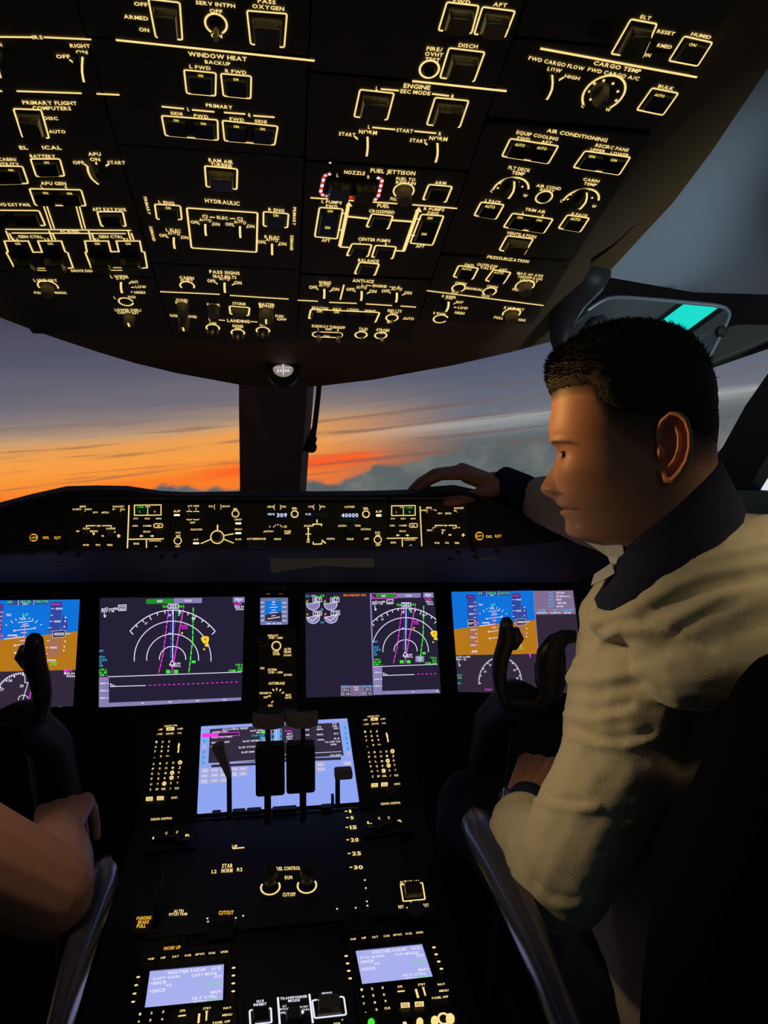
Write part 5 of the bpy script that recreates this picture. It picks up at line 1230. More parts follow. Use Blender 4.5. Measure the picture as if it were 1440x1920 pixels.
s = Scr(DU, 'display_unit', 'left primary flight display at picture edge, blue over ochre, behind the left yoke', [(-200, 1128), (150.5, 1124), (138, 1324), (-200, 1336)], LCDK2, slope=-0.012)
s.z = (0, 1080, 3.0)
# same symbology, seen a little larger and mirrored in place at the picture's left edge
def fx(x, y):
    X0 = -1160 + 1.31 * (800 + x / 4.235) - 19 * (y - 200) / 502; Y0 = -132 + 1.133 * (1060 + y / 4.235) - 0.012 * (x - 530) / 4.235
    return X0 * 3.0, (Y0 - 1080) * 3.0
pfd(s, fx, True)
s.T('ELBIS', 382, 531, 16, 46, MAG); s.T('1826.6z', 390, 547, 15, 60, SWHITE); s.T('122nm', 398, 562, 15, 48, SWHITE); s.T('305 MAG', 60, 748, 18, 82, MAG); s.R(156, 736, 182, 752, GREEN); s.T('VOR', 338, 740, 17, 26, GREEN)
for i in range(41):
    a = math.radians(-4 + 188 * i / 40)
    if math.degrees(a) < 85: continue
    s.L([(130 + 168 * math.cos(a), 710 - 168 * math.sin(a)), (130 + (168 - (20 if i % 4 == 0 else 11)) * math.cos(a), 710 - (168 - (20 if i % 4 == 0 else 11)) * math.sin(a))], 8, SWHITE)
for t, x, y in (('30', 58, 588), ('27', 12, 638), ('33', 122, 618)): s.T(t, x, y, 17, 20, SWHITE)
s.L([(115, 724), (130, 692), (144, 724)], 5, SWHITE, closed=True); s.L([(140, 545), (140, 600), (158, 600), (130, 690)], 4, SWHITE); s.L([(180, 620), (155, 738)], 6, MAG)
for i in range(15):
    a = math.radians(-20 + 220 * i / 14); s.dot(131 + 28 * math.cos(a), 694 - 24 * math.sin(a), 3, SWHITE)
s.done()
# standby instrument
s = Scr(DU, 'standby_flight_display', 'small square blue standby display between the two big map displays', [(488, 1121), (540, 1120.5), (540, 1171), (488, 1172)], STEEL, rim=5)
s.z = (440, 1060, 3.4286)
s.R(196, 228, 302, 318, SKYB); s.fill([(196, 318), (302, 300), (302, 362), (196, 358)], DGREY, .0005); s.R(272, 214, 300, 224, TABG)
for y, t in ((240, 0), (268, 0), (298, 1), (326, 0), (356, 0)): s.L([(168, y), (188, y - 2)], 5, SWHITE); s.T('400' if not t else '40020', 318, y, 11, 30, SWHITE)
for y, w in ((236, 10), (252, 14), (270, 26), (288, 14), (304, 26), (324, 14)): s.L([(250 - w, y + 2), (250 + w, y - 2)], 4, SWHITE)
s.L([(212, 344), (292, 332)], 5, SWHITE); s.T('30 31 32', 252, 374, 12, 96, SWHITE); s.tri(250, 238, 6, SWHITE, False)
s.done()
m = Mod(DU, 'landing_gear_panel', 'narrow black gear and autobrake panel below the small standby display', 'control panel', rect=(DU.loc(484, 1250)[0], DU.loc(515, 1338)[1], DU.loc(556, 1250)[0], DU.loc(515, 1178)[1]), thick=0.008, h=0.0, slope=-0.01)
m.z = (440, 1060, 3.4286)
for t, x, y in (('APP', 214, 187), ('HP/IN', 298, 187), ('RST', 210, 402)): m.T(t, x, y, 12, 28, AMB)
m.dot(148, 254, 5); m.dot(146, 338, 4)
m.T('RETRACT', 246, 452, 17, 66); m.T('270K - .82M', 262, 466, 15, 90); m.ring(268, 518, 28, 7); m.C(268, 518, 20, 0.006, cap_m, 'lock_button'); m.T('LOCK', 266, 556, 16, 40); m.T('OVRD', 268, 571, 16, 44); m.T('ALTN', 340, 538, 18, 44); m.T('GEAR', 340, 556, 18, 48); m.T('DOWN', 340, 578, 14, 48)
m.T('DN', 178, 661, 16, 24); m.T('EXTEND', 242, 671, 17, 56); m.T('270K - .82M', 262, 688, 15, 90); m.T('DOWN', 342, 704, 16, 50)
m.T('AUTOBRAKE', 270, 758, 20, 104); m.T('DISARM', 188, 821, 16, 54); m.T('OFF', 200, 848, 16, 28); m.T('MAX', 346, 833, 16, 36); m.T('AUTO', 344, 850, 16, 42); m.T('RTO', 230, 902, 17, 28)
for a in (30, 60, 90, 118, 152, 178, 232): m.L([(270 + 54 * math.cos(math.radians(a)), 842 - 54 * math.sin(math.radians(a))), (270 + 38 * math.cos(math.radians(a)), 842 - 38 * math.sin(math.radians(a)))], 7)
c = m.loc(270, 845); rr = m.mm(270, 845, 34); mb = MB((0, 0, 0)); mb.lathe([(rr, 0), (rr, 0.010), (rr * .85, 0.013)], (0, 0, 0), knob_m, 20, ridges=.05); m.place(mb, 'autobrake_knob', c)
mb = MB((0, 0, 0)); c = m.loc(184, 478); mb.tube([(0, 0, 0.002), (0, 0, 0.03)], [0.006, 0.005], knob_m, 10); mb.lathe([(0.012, 0.024), (0.013, 0.03), (0.013, 0.04), (0.010, 0.043)], (0, 0, 0), knob_m, 18); m.place(mb, 'gear_lever', c)
m.scr(270, 120)
m.done()
mb = MB(); c = DU.loc(515, 1098); mb.box((0, 0, 0.004), (0.05, 0.02, 0.008), grey_m, 0.002)
for x in (-.012, 0, .012): mb.lathe([(0.003, 0.008), (0.003, 0.010)], (x, 0, 0), dark_m, 10)
o = mb.build('sensor_block'); o.matrix_world = DU.M @ Matrix.Translation((c[0], c[1], -0.004)); tag(o, 'small grey block above the standby display', 'sensor')
# ------------------------------------------------------------------ centre pedestal
def xw(px, Y): return aty(px, 1500, Y).x
mb = MB()
# forward slope then nearly level aft stand, extruded to the floor
prof = [(MF.world(0, 0.27).y, MF.world(0, 0.27).z), (MF.world(0, 0.0).y, MF.world(0, 0.0).z), (PD.world(0, -0.50).y, PD.world(0, -0.50).z), (PD.world(0, -0.52).y, PD.world(0, -0.52).z - 0.02)]
Lx, Rx = -0.268, 0.268
off = 0.008
vs = []
for X in (Lx, Rx):
    for y, z in prof: vs.append((X, y + off * .6, z - off))
    vs += [(X, prof[-1][0], 0.0), (X, prof[0][0], 0.0)]
n = len(prof) + 2
mb.add(vs, [tuple(range(n))[::-1], tuple(range(n, 2 * n))] + [(i, (i + 1) % n, n + (i + 1) % n, n + i) for i in range(n)], body_m)
ped = mb.build('center_pedestal'); tag(ped, 'black centre pedestal between the two seats, reaching from the panel toward the viewer', 'pedestal')
# lower multifunction display
s = Scr(MF, 'display_unit', 'lower periwinkle display behind the thrust levers', [(377, 1362), (651, 1347), (673.5, 1504.5), (369.5, 1527)], PERI, slope=-0.06, rim=6)
s.z = (360, 1330, 4.5)
s.T('10:05:07z', 154, 151, 17, 116, KEYG); s.T('13 JUN 22', 1236, 97, 17, 106, KEYG)
s.fill([(152, 168), (690, 132), (690, 436), (138, 454)], DGREY); s.fill([(744, 136), (1240, 112), (1280, 390), (744, 418)], DGREY)
s.T('ACT LATERAL OFFSET', 366, 165, 19, 220, SWHITE); s.T('OFFSET DIST', 238, 190, 17, 136, SWHITE); s.L([(222, 202), (396, 192), (398, 220), (222, 228)], 5, MAG, closed=True); s.fill([(222, 206), (392, 196), (392, 214), (222, 224)], LCDK, .0006)
s.fill([(84, 205), (222, 198), (222, 230), (84, 238)], MAG, .0006); s.T('START WAYPOINT', 254, 235, 16, 176, SWHITE); s.T('END WAYPOINT', 242, 278, 17, 154, SWHITE); s.T('-----', 200, 308, 17, 96, SWHITE)
s.T('SLOP OFFSET', 556, 178, 16, 130, SWHITE); s.T('80R', 560, 196, 15, 36, SWHITE); s.fill([(582, 184), (616, 182), (616, 204), (582, 206)], GREEN, .0007); s.T('START SLOP', 558, 220, 16, 106, CYAN); s.fill([(576, 232), (616, 230), (616, 248), (576, 250)], CYAN, .0007)
s.T('SLOP OFFSET DIST', 534, 264, 17, 210, SWHITE); s.T('SLOP START WPT', 504, 316, 17, 220, SWHITE); s.T('SLOP END WPT', 504, 358, 17, 176, SWHITE)
s.L([(152, 460), (530, 430)], 7, KEYG); s.fill([(164, 468), (700, 440), (700, 464), (162, 490)], DGREY)
for i in range(6):
    y = 222 + 46 * i; x = 108 - 3 * i
    if i == 0: continue
    q = [(x - 16, y - 16), (x + 16, y - 18), (x + 14, y + 16), (x - 17, y + 18)]
    if i == 2: s.fill(q, KEYG)
    else: s.L(q, 5, CYAN, closed=True); s.fill([(x - 8, y - 8), (x + 8, y - 9), (x + 7, y + 8), (x - 8, y + 9)], STEEL)
for y, mt in ((190, KEYG), (232, CYAN), (274, KEYG)):
    s.L([(668, y - 16), (696, y - 18), (696, y + 14), (668, y + 16)], 5, mt, closed=True); s.L([(726, y - 20), (756, y - 22), (756, y + 14), (726, y + 16)], 5, CYAN if mt is KEYG else mt, closed=True)
s.L([(712, 150), (714, 290)], 3, SWHITE); s.L([(735, 700), (740, 826)], 7, KEYG)
s.T('ELBIS', 814, 182, 17, 60, MAG); 
for t, y, w in (('NEXT', 206, 46), ('ADKUT', 228, 60), ('DEST', 248, 46)): s.T(t, 824, y, 16, w, SWHITE)
s.T('-----', 834, 268, 16, 88, SWHITE)
for t, x, y, w in (('ACT PROGRESS', 990, 128, 120), ('1/4', 1202, 122, 34), ('DTG', 970, 152, 30), ('ETA', 1076, 148, 32), ('FUEL', 1206, 142, 40), ('122', 972, 172, 32), ('1019z', 1080, 168, 54), ('33.1', 1216, 160, 40), ('201', 974, 216, 32), ('1030z', 1082, 212, 54), ('32.3', 1216, 204, 40), ('990', 980, 262, 36), ('1401z', 1088, 256, 56), ('11.2', 1222, 246, 44), ('TO STEP CLB', 1186, 274, 130), ('NONE', 1194, 296, 48), ('POS REF>', 1214, 386, 96)): s.T(t, x, y, 16, w, SWHITE)
s.L([(744, 384), (1262, 356)], 4, SWHITE); s.fill([(744, 422), (1256, 402), (1258, 426), (744, 446)], DGREY)
for i in range(6):
    y = 156 + 44 * i; x = 1288 + 7 * i; q = [(x - 16, y - 18), (x + 14, y - 20), (x + 18, y + 14), (x - 12, y + 16)]
    if i == 5: s.fill(q, KEYG)
    else: s.L(q, 5, CYAN, closed=True); s.fill([(x - 7, y - 9), (x + 6, y - 10), (x + 9, y + 6), (x - 5, y + 8)], STEEL)
ky = [('INIT REF', 110, 516), ('RTE', 190, 512), ('DEP ARR', 270, 508), ('ALTN', 354, 504), ('VNAV', 432, 500), ('FIX', 108, 562), ('LEGS', 190, 556), ('HOLD', 268, 552), ('FMC COMM', 352, 548), ('PROG', 432, 544), ('NAV RAD', 106, 608), ('OFST', 188, 602), ('RTA', 268, 598), ('VNAV', 1084, 464), ('PROG', 1088, 506), ('EXEC', 1312, 454)]
for t, x, y in ky:
    s.fill([(x - 36, y - 17), (x + 36, y - 21), (x + 35, y + 17), (x - 38, y + 21)], KEYG)
    if ' ' in t:
        a, b = t.split(' '); s.T(a, x, y - 8, 14, 46, SWHITE, h=.0009); s.T(b, x, y + 9, 14, 46, SWHITE, h=.0009)
    else: s.T(t, x, y, 18, 46, SWHITE, h=.0009)
s.done()
# keyboards beside it: every key is an object sharing one mesh
KEYM = {}
def keymesh(w, hgt):
    k = (round(w, 5), round(hgt, 5))
    if k not in KEYM:
        mb = MB((0, 0, 0)); mb.prism(rrect(0, 0, w, hgt, w * .2, 1), 0, 0.0028, cap_m, top=rrect(0, 0, w * .85, hgt * .85, w * .2, 1)); o = mb.build('key'); KEYM[k] = o.data; bpy.data.objects.remove(o)
    return KEYM[k]
def key(m, x, y, wpx, hpx, name='key'):
    w = 0.0085 * wpx / 10; hgt = 0.0085 * hpx / 10
    o = bpy.data.objects.new(name, keymesh(w, hgt)); link(o, m.root); c = m.loc(x, y); o.location = (c[0] - m.c[0], c[1] - m.c[1], m.h); return o
def keypad(label, Z, right):
    quad = [(266, 1352), (350, 1347), (346, 1490), (262, 1497)] if not right else [(676, 1335), (742, 1330), (762, 1478), (692, 1486)]
    quad = [(262, 1353), (352, 1346), (352, 1545), (254, 1552)] if not right else [(672, 1334), (758, 1329), (770, 1520), (690, 1526)]
    m = Mod(MF, 'keyboard', label, 'keyboard', pts=[MF.loc(x, y) for x, y in quad][::-1], thick=0.008, slope=-0.07, mat=ped_m)
    m.z = Z
    kk = 1.0
    hs = 0.0036
    if not right:
        rows = [[(353, 405), (430, 402), (511, 400)], [(344, 466), (422, 463), (503, 460)], [(335, 522), (416, 519), (498, 516)], [(328, 590), (408, 583), (490, 577)]]
        al = [(318, 676), (310, 738), (302, 800), (294, 862), (286, 930), (278, 996)]; dx, dys = 82, -4.5
        top = [('CURSOR CTRL', 532, 203, 165, 24), ('L MFD', 404, 250, 54, 24), ('C', 0, 0, 0, 0), ('R MFD', 648, 240, 68, 24), ('L INBD', 395, 306, 70, 24), ('CENTER', 520, 301, 98, 24), ('PVR', 641, 295, 48, 24)]
        box = (525, 244, 98, 40); av = (628, 482); bott = [('PREV PAGE', 266, 1112), ('NEXT PAGE', 402, 1104), ('EXEC', 576, 1096)]; cc = (414, 1358, 268); vk = (418, 1190)
    else:
        rows = [[(168, 356), (242, 352), (319, 350)], [(176, 416), (252, 412), (328, 408)], [(186, 470), (262, 466), (340, 462)], [(198, 538), (274, 526), (352, 520)]]
        al = [(216, 622), (222, 680), (232, 742), (243, 802), (255, 866), (266, 932)]; dx, dys = 76, -4
        top = [('CURSOR CTRL', 276, 156, 152, 22), ('L MFD', 172, 203, 52, 22), ('C', 0, 0, 0, 0), ('R MFD', 400, 191, 62, 22), ('L INBD', 182, 260, 66, 22), ('CENTER', 298, 254, 92, 22), ('PVR', 410, 247, 48, 22)]
        box = (288, 196, 90, 38); av = (454, 432); bott = [('PREV PAGE', 292, 1044), ('NEXT PAGE', 418, 1034), ('EXEC', 582, 1027)]; cc = (496, 1276, 254); vk = (492, 1128)
    for t, x, y, w, hp in top:
        if w: key(m, x, y, w / 6.6, 7) if t != 'CURSOR CTRL' else None; m.T(t, x, y, hp, w, h=hs)
    key(m, box[0], box[1], box[2] / 6.6, 7.5); bx, by, bw, bh = box; m.fill([(bx - bw / 2, by - bh / 2), (bx + bw / 2, by - bh / 2 - 4), (bx + bw / 2, by + bh / 2 - 4), (bx - bw / 2, by + bh / 2)], GOLD, hs); m.T('MFD', bx, by, 20, 60, cap_m, h=hs + .0004)
    for r, row in enumerate(rows):
        for c, (x, y) in enumerate(row):
            key(m, x, y, 8.5, 6.6); m.T(['123', '456', '789', '.0+'][r][c] if (r, c) != (3, 2) else '+/-', x, y, 30, 44 if (r, c) == (3, 2) else 22, h=hs)
    al_t = ['ABCDE', 'FGHIJ', 'KLMNO', 'PQRST', 'UVWXY', 'Z   /']; big = {(0, 4), (2, 3), (3, 3), (4, 2)}
    for r in range(6):
        for c in range(5):
            x, y = al[r][0] + dx * c, al[r][1] + dys * c
            key(m, x, y, 8.5, 6.6); ch = al_t[r][c]
            if (r, c) in big:
                m.dot(x, y, 27, GOLD, hs); m.T(ch, x, y, 24, 20, cap_m, h=hs + .0004)
            elif r == 5:
                t, w = [('Z', 22), ('SP', 36), ('DEL', 54), ('/', 18), ('CLR', 54)][c]; m.T(t, x, y, 30, w, h=hs)
            else: m.T(ch, x, y, 30, 24, h=hs)
    x, y = av; m.L([(x + (6 if not right else -10), y - 54), (x - (6 if not right else -12), y + 56)], 18); m.tri(x + (5 if not right else -10), y - 56, 14, GOLD); m.L([(x - 12, y - 20), (x + 12, y - 20)], 18); m.T('EXEC', x, y + 10, 10, 20, cap_m)
    for t, x, y in bott:
        key(m, x, y, 12.5, 7.5)
        if ' ' in t: m.fill([(x - 42, y - 24), (x + 42, y - 28), (x + 40, y + 22), (x - 44, y + 26)], GOLD, hs); m.T(t[:4], x, y - 8, 16, 56, cap_m, h=hs + .0004); m.T('PAGE', x, y + 10, 16, 56, cap_m, h=hs + .0004)
        else: m.T(t, x, y, 30, 76, h=hs)
    x, y = vk; m.C(x, y, 48, 0.012, grey_m, r2=44); x, y, w = cc; m.T('CURSOR CONTROL', x, y, 34, w)
    m.done()
keypad('left keyboard of small lit keys beside the lower display', (240, 1330, 6.621), False)
keypad('right keyboard of small lit keys beside the lower display', (660, 1320, 6.857), True)
# palm rests of the cursor controls
def rest(label, pts, scr, Yk):
    m = Mod(PD, 'cursor_control', label, 'control', pts=[PD.loc(x, y) for x, y in pts][::-1], thick=0.012, slope=-0.07, h=0.004, mat=ped_m)
    for x, y, t, w in scr: m.T(t, x, y, 5.5, w)
    path = [PD.loc(x, y) for x, y in Yk]
    mb = MB(m.c); mb.tube([(p[0], p[1], 0.004) for p in path], [0.003, 0.006, 0.007, 0.006, 0.003], bezel2_m, 10)
    mb.build('palm_rest', m.root, True); m.done()
bezel2_m = pbr('satin_black', rgb(40, 40, 46), 0.25)
rest('left cursor control with curved palm rest in front of left keyboard', [(276, 1556), (362, 1550), (366, 1592), (270, 1600)], [(290, 1571, 'L', 8), (312, 1562, 'C', 4), (332, 1560, 'C', 4), (352, 1566, 'R', 9)], [(280, 1584), (300, 1578), (322, 1577), (342, 1583), (355, 1580)])
rest('right cursor control with curved palm rest in front of right keyboard', [(678, 1534), (766, 1524), (776, 1560), (682, 1572)], [(693, 1542, 'L', 9), (711, 1534, 'C', 4), (729, 1533, 'C', 4), (750, 1539, 'R', 8)], [(690, 1554), (704, 1560), (716, 1556), (730, 1549), (748, 1546)])
# ---- levers of the control stand
lev_m = pbr('lever_black', rgb(22, 21, 23), 0.6); grip_m = pbr('lever_grip', rgb(150, 138, 128), 0.6)
def P_at(px, py, Y): return aty(px, py, Y)
def boxpx(mb, x0, y0, x1, y1, Y, dep, mat, bev=0.004, bow=0.0):
    """box seen face-on at depth Y"""
    a = aty(x0, y1, Y); b = aty(x1, y0, Y); c = (a + b) / 2
    w, hh = b.x - a.x, b.z - a.z
    r = rrect(0, 0, w, hh, min(bev, w * .3, hh * .3), 3)
    q = rrect(0, 0, w - bev, hh - bev, min(bev, w * .3, hh * .3), 3); n = len(r)
    vs = [(c.x + p[0], c.y - dep / 2, c.z + p[1]) for p in q] + [(c.x + p[0], c.y - dep / 2 + bev / 2, c.z + p[1]) for p in r] + [(c.x + p[0], c.y + dep / 2 - bev / 2, c.z + p[1]) for p in r] + [(c.x + p[0], c.y + dep / 2, c.z + p[1]) for p in q]
    fs = [(k * n + i, (k + 1) * n + i, (k + 1) * n + (i + 1) % n, k * n + (i + 1) % n) for k in range(3) for i in range(n)]
    fs += [tuple(range(n)), tuple(range(4 * n - 1, 3 * n - 1, -1))]
    mb.add(vs, fs, mat)
def thrust(label, xg0, xg1, yg0, yg1, xs, ws, xb0, xb1, yb0, yb1, ybot):
    root = empty('thrust_lever', Matrix.Translation(aty(xs, ybot, 1.17)), label, 'lever')
    o3 = root.matrix_world.translation
    def fin(mb, nm): mb.off = Vector((0, 0, 0)); ob = mb.build(nm, root, True); ob.matrix_local = Matrix.Translation(-o3); autosmooth(ob, 35); return ob
    mb = MB(); 
    # broad saddle-shaped grip
    rows = []
    n = 13
    for i in range(n):
        t = i / (n - 1); x = xg0 + (xg1 - xg0) * t
        e = 4 * (t - .5) ** 2
        top = yg0 + (1 - e) * 4.5; bot = yg1 - e * 5 + (1 - e) * 1.5
        a = aty(x, top, 1.12); b = aty(x, bot, 1.12); c = (a + b) / 2; hh = (a.z - b.z) / 2
        k = 0.85 if i in (0, n - 1) else 1.0
        rows.append([Vector((c.x, c.y + 0.016 * k * math.cos(an), c.z + hh * k * (abs(math.sin(an)) ** .6) * (1 if math.sin(an) > 0 else -1))) for an in np.linspace(0, 2 * math.pi, 16, endpoint=False)])
    mb.grid(rows, grip_m, True); mb.add(rows[0], [tuple(range(16))], grip_m); mb.add(rows[-1], [tuple(range(15, -1, -1))], grip_m)
    fin(mb, 'grip')
    mb = MB(); boxpx(mb, xs - ws / 2, yg1 - 8, xs + ws / 2, yb0 + 6, 1.14, 0.02, lev_m); fin(mb, 'upper_stem')
    mb = MB(); boxpx(mb, xs - ws / 2 - 2, yb1 - 6, xs + ws / 2 + 2, ybot + 14, 1.17, 0.02, lev_m); fin(mb, 'lower_stem')
    mb = MB(); boxpx(mb, xb0, yb0, xb1, yb1, 1.155, 0.03, lev_m, 0.005); fin(mb, 'reverser_block')
thrust('left thrust lever, broad grey grip above a black block', 473.5, 533.5, 1337, 1365, 502, 8, 480, 533.5, 1393, 1488, 1530)
thrust('right thrust lever, broad grey grip above a black block', 535, 595.5, 1332, 1363, 568, 8, 537, 590, 1391, 1483, 1525)
root = empty('speed_brake_lever', Matrix.Translation(aty(430, 1526, 1.2)), 'thin speed brake lever with slanted flat handle, left of the thrust levers', 'lever')
mb = MB(root.matrix_world.translation); boxpx(mb, 426, 1450, 434, 1536, 1.2, 0.012, lev_m, 0.002); o = mb.build('stem', root)
mb = MB(root.matrix_world.translation); q = [aty(x, y, 1.19) for x, y in ((398, 1401), (405, 1396), (419, 1394), (423, 1410), (433, 1448), (434, 1456), (426, 1456), (412, 1428))]
mb.add([tuple(p + Vector((0, dy, 0))) for dy in (-.008, .012) for p in q], [tuple(range(8))[::-1], tuple(range(8, 16))] + [(i, (i + 1) % 8, 8 + (i + 1) % 8, 8 + i) for i in range(8)], grip_m); mb.build('handle', root)
root = empty('flap_lever', Matrix.Translation(aty(634, 1505, 1.2)), 'flap lever with stubby grey handle beside the row of lit flap numbers', 'lever')
mb = MB(root.matrix_world.translation); boxpx(mb, 629, 1452, 637, 1514, 1.2, 0.012, lev_m, 0.002); mb.build('stem', root); mb = MB(root.matrix_world.translation); boxpx(mb, 621, 1490, 626, 1512, 1.2, 0.012, lev_m, 0.002); mb.build('gate_pin', root)
mb = MB(root.matrix_world.translation); boxpx(mb, 627, 1440, 660, 1459, 1.19, 0.022, grip_m, 0.004); mb.build('handle', root)
# ---- control stand face with its lit words
m = Mod(PD, 'control_stand', 'black control stand with FUEL CONTROL switches and flap numbers below the levers', 'control panel', rect=(-0.20, PD.loc(522, 1736)[1], 0.215, PD.loc(522, 1530)[1]), thick=0.01, slope=-0.03, h=0.0, mat=ped_m)
for x0, x1, y in ((398, 414, 1524), (436, 460, 1521), (463, 490, 1519), (511, 556, 1516), (602, 622, 1512)):
    mb = MB((0, 0, 0)); c = m.loc(0.5 * (x0 + x1), y + 4); mb.box((0, 0, 0.003), (m.mm(x0, y, x1 - x0), 0.012, 0.008), bezel_m, 0.002); m.place(mb, 'slot_guard', c)
m.T('UP', 655, 1507, 6, 16)
for t, x, y, w in (('1', 656.5, 1521, 4), ('5', 660, 1533, 6), ('15', 662.5, 1551, 13), ('20', 665, 1574.5, 15), ('25', 668.5, 1600, 17), ('30', 672, 1626, 17)):
    m.T(t, x, y, 8.5 if len(t) > 1 else 7, w); m.L([(x - w / 2 - 8, y), (x - w / 2 - 3, y)], 2.5)
m.T('UP', 440, 1587, 7, 10); m.L([(436, 1591), (458, 1589)], 3); m.T('STAB', 426, 1623, 9, 19); m.T('NORM', 425.5, 1632, 9, 21); m.T('L2', 401.5, 1634, 8, 9); m.T('R2', 449.5, 1630, 8, 10)
m.T('1', 499.5, 1630, 7, 3); m.T('FUEL CONTROL', 540, 1628, 8, 46); m.T('R', 578.5, 1623, 7, 5); m.T('RUN', 541, 1645, 8, 14); m.T('CUTOFF', 542, 1677, 8.5, 24)
for x, y in ((507, 1663), (575.5, 1660)):
    m.ring(x, y, 17.5, 3.2, 150, 390)
    c = m.loc(x, y - 4); rr = m.mm(x, y, 13); mb = MB((0, 0, 0)); mb.lathe([(rr * .8, 0), (rr * .8, 0.012), (rr, 0.016), (rr, 0.03), (rr * .8, 0.036)], (0, 0, 0), knob_m, 20, ridges=.04); o = m.place(mb, 'fuel_control_switch', c)
    mb = MB((0, 0, 0)); mb.box((0, -rr * .5, 0.026), (rr * 1.4, rr * 0.5, 0.004), grey_m, 0.001); m.place(mb, 'grip_face', c, parent=o)
m.T('CUTOUT', 424, 1711, 9, 28, AMB); m.T('ALTN', 335, 1708, 7, 18); m.T('PITCH TRIM', 334, 1714, 6, 34)
for x, y in ((389, 1722), (390, 1728), (442, 1721), (456, 1717), (632, 1704), (667, 1702), (689, 1698), (686, 1665), (684, 1650), (688, 1690)): m.scr(x, y); m.dot(x, y, 1.8, WHITE, 0.0014)
for x0, x1, y0, y1 in ((390, 440, 1728, 1766), (644, 692, 1712, 1750)):
    mb = MB((0, 0, 0)); c = m.loc(0.5 * (x0 + x1), 0.5 * (y0 + y1)); mb.box((0, 0, 0.002), (m.mm(x0, y0, x1 - x0), 0.03, 0.006), bezel2_m, 0.002); m.place(mb, 'cover_plate', c)
m.done()
m = Mod(PD, 'parking_brake', 'amber PARKING BRAKE PULL words and slim handle at left of the pedestal', 'control', rect=(PD.loc(250, 1730)[0], PD.loc(268, 1752)[1], PD.loc(306, 1730)[0], PD.loc(268, 1690)[1]), thick=0.008, slope=-.05, h=0.002, mat=ped_m)
m.T('PARKING', 270, 1721, 8, 27, AMB); m.T('BRAKE', 269, 1728.5, 8, 20, AMB); m.T('PULL', 265, 1736, 8, 17, AMB)
mb = MB((0, 0, 0)); c = m.loc(291, 1738); mb.tube([(0, 0, 0), (0, 0.02, 0.03), (0, 0.05, 0.05)], [0.005, 0.006, 0.008], lev_m, 10); m.place(mb, 'handle', c, True); m.done()
m = Mod(PD, 'alternate_flaps_panel', 'small outlined ALTN FLAPS guard with selector at right of the pedestal', 'control panel', rect=(PD.loc(742, 1680)[0], PD.loc(775, 1726)[1], PD.loc(812, 1680)[0], PD.loc(775, 1642)[1]), thick=0.008, slope=-.05, h=0.002, mat=ped_m)
m.T('ALTN FLAPS', 768, 1654, 8, 37); m.B([(751, 1659), (792, 1655), (797, 1686), (756, 1690)], kind='guard', r=2, lines=2.6); m.T('OFF', 776, 1692, 6, 14); m.T('RET', 752, 1700, 7, 10); m.T('EXT', 799, 1697, 7, 10); m.L([(762, 1701), (766, 1703)], 2.5); m.L([(789, 1697), (786, 1700)], 2.5)
c = m.loc(780, 1712); rr = m.mm(780, 1712, 17); mb = MB((0, 0, 0)); mb.lathe([(rr, 0), (rr, 0.008), (rr * .9, 0.012)], (0, 0, 0), grey_m, 20, ridges=.05); m.place(mb, 'round_knob', c); m.done()
m = Mod(PD, 'trim_legend_plate', 'tiny plate lettered NOSE UP above the left tuning panel', 'sign', rect=(PD.loc(300, 1776)[0], PD.loc(322, 1786)[1], PD.loc(346, 1776)[0], PD.loc(322, 1760)[1]), thick=0.006, slope=-.08, h=0.002, mat=ped_m)
m.T('NOSE UP', 323, 1777, 7.5, 31, AMB)
mb = MB((0, 0, 0)); c = m.loc(323, 1766); mb.box((0, 0, 0.003), (0.024, 0.008, 0.006), lev_m, 0.002); m.place(mb, 'trim_switch', c); m.done()
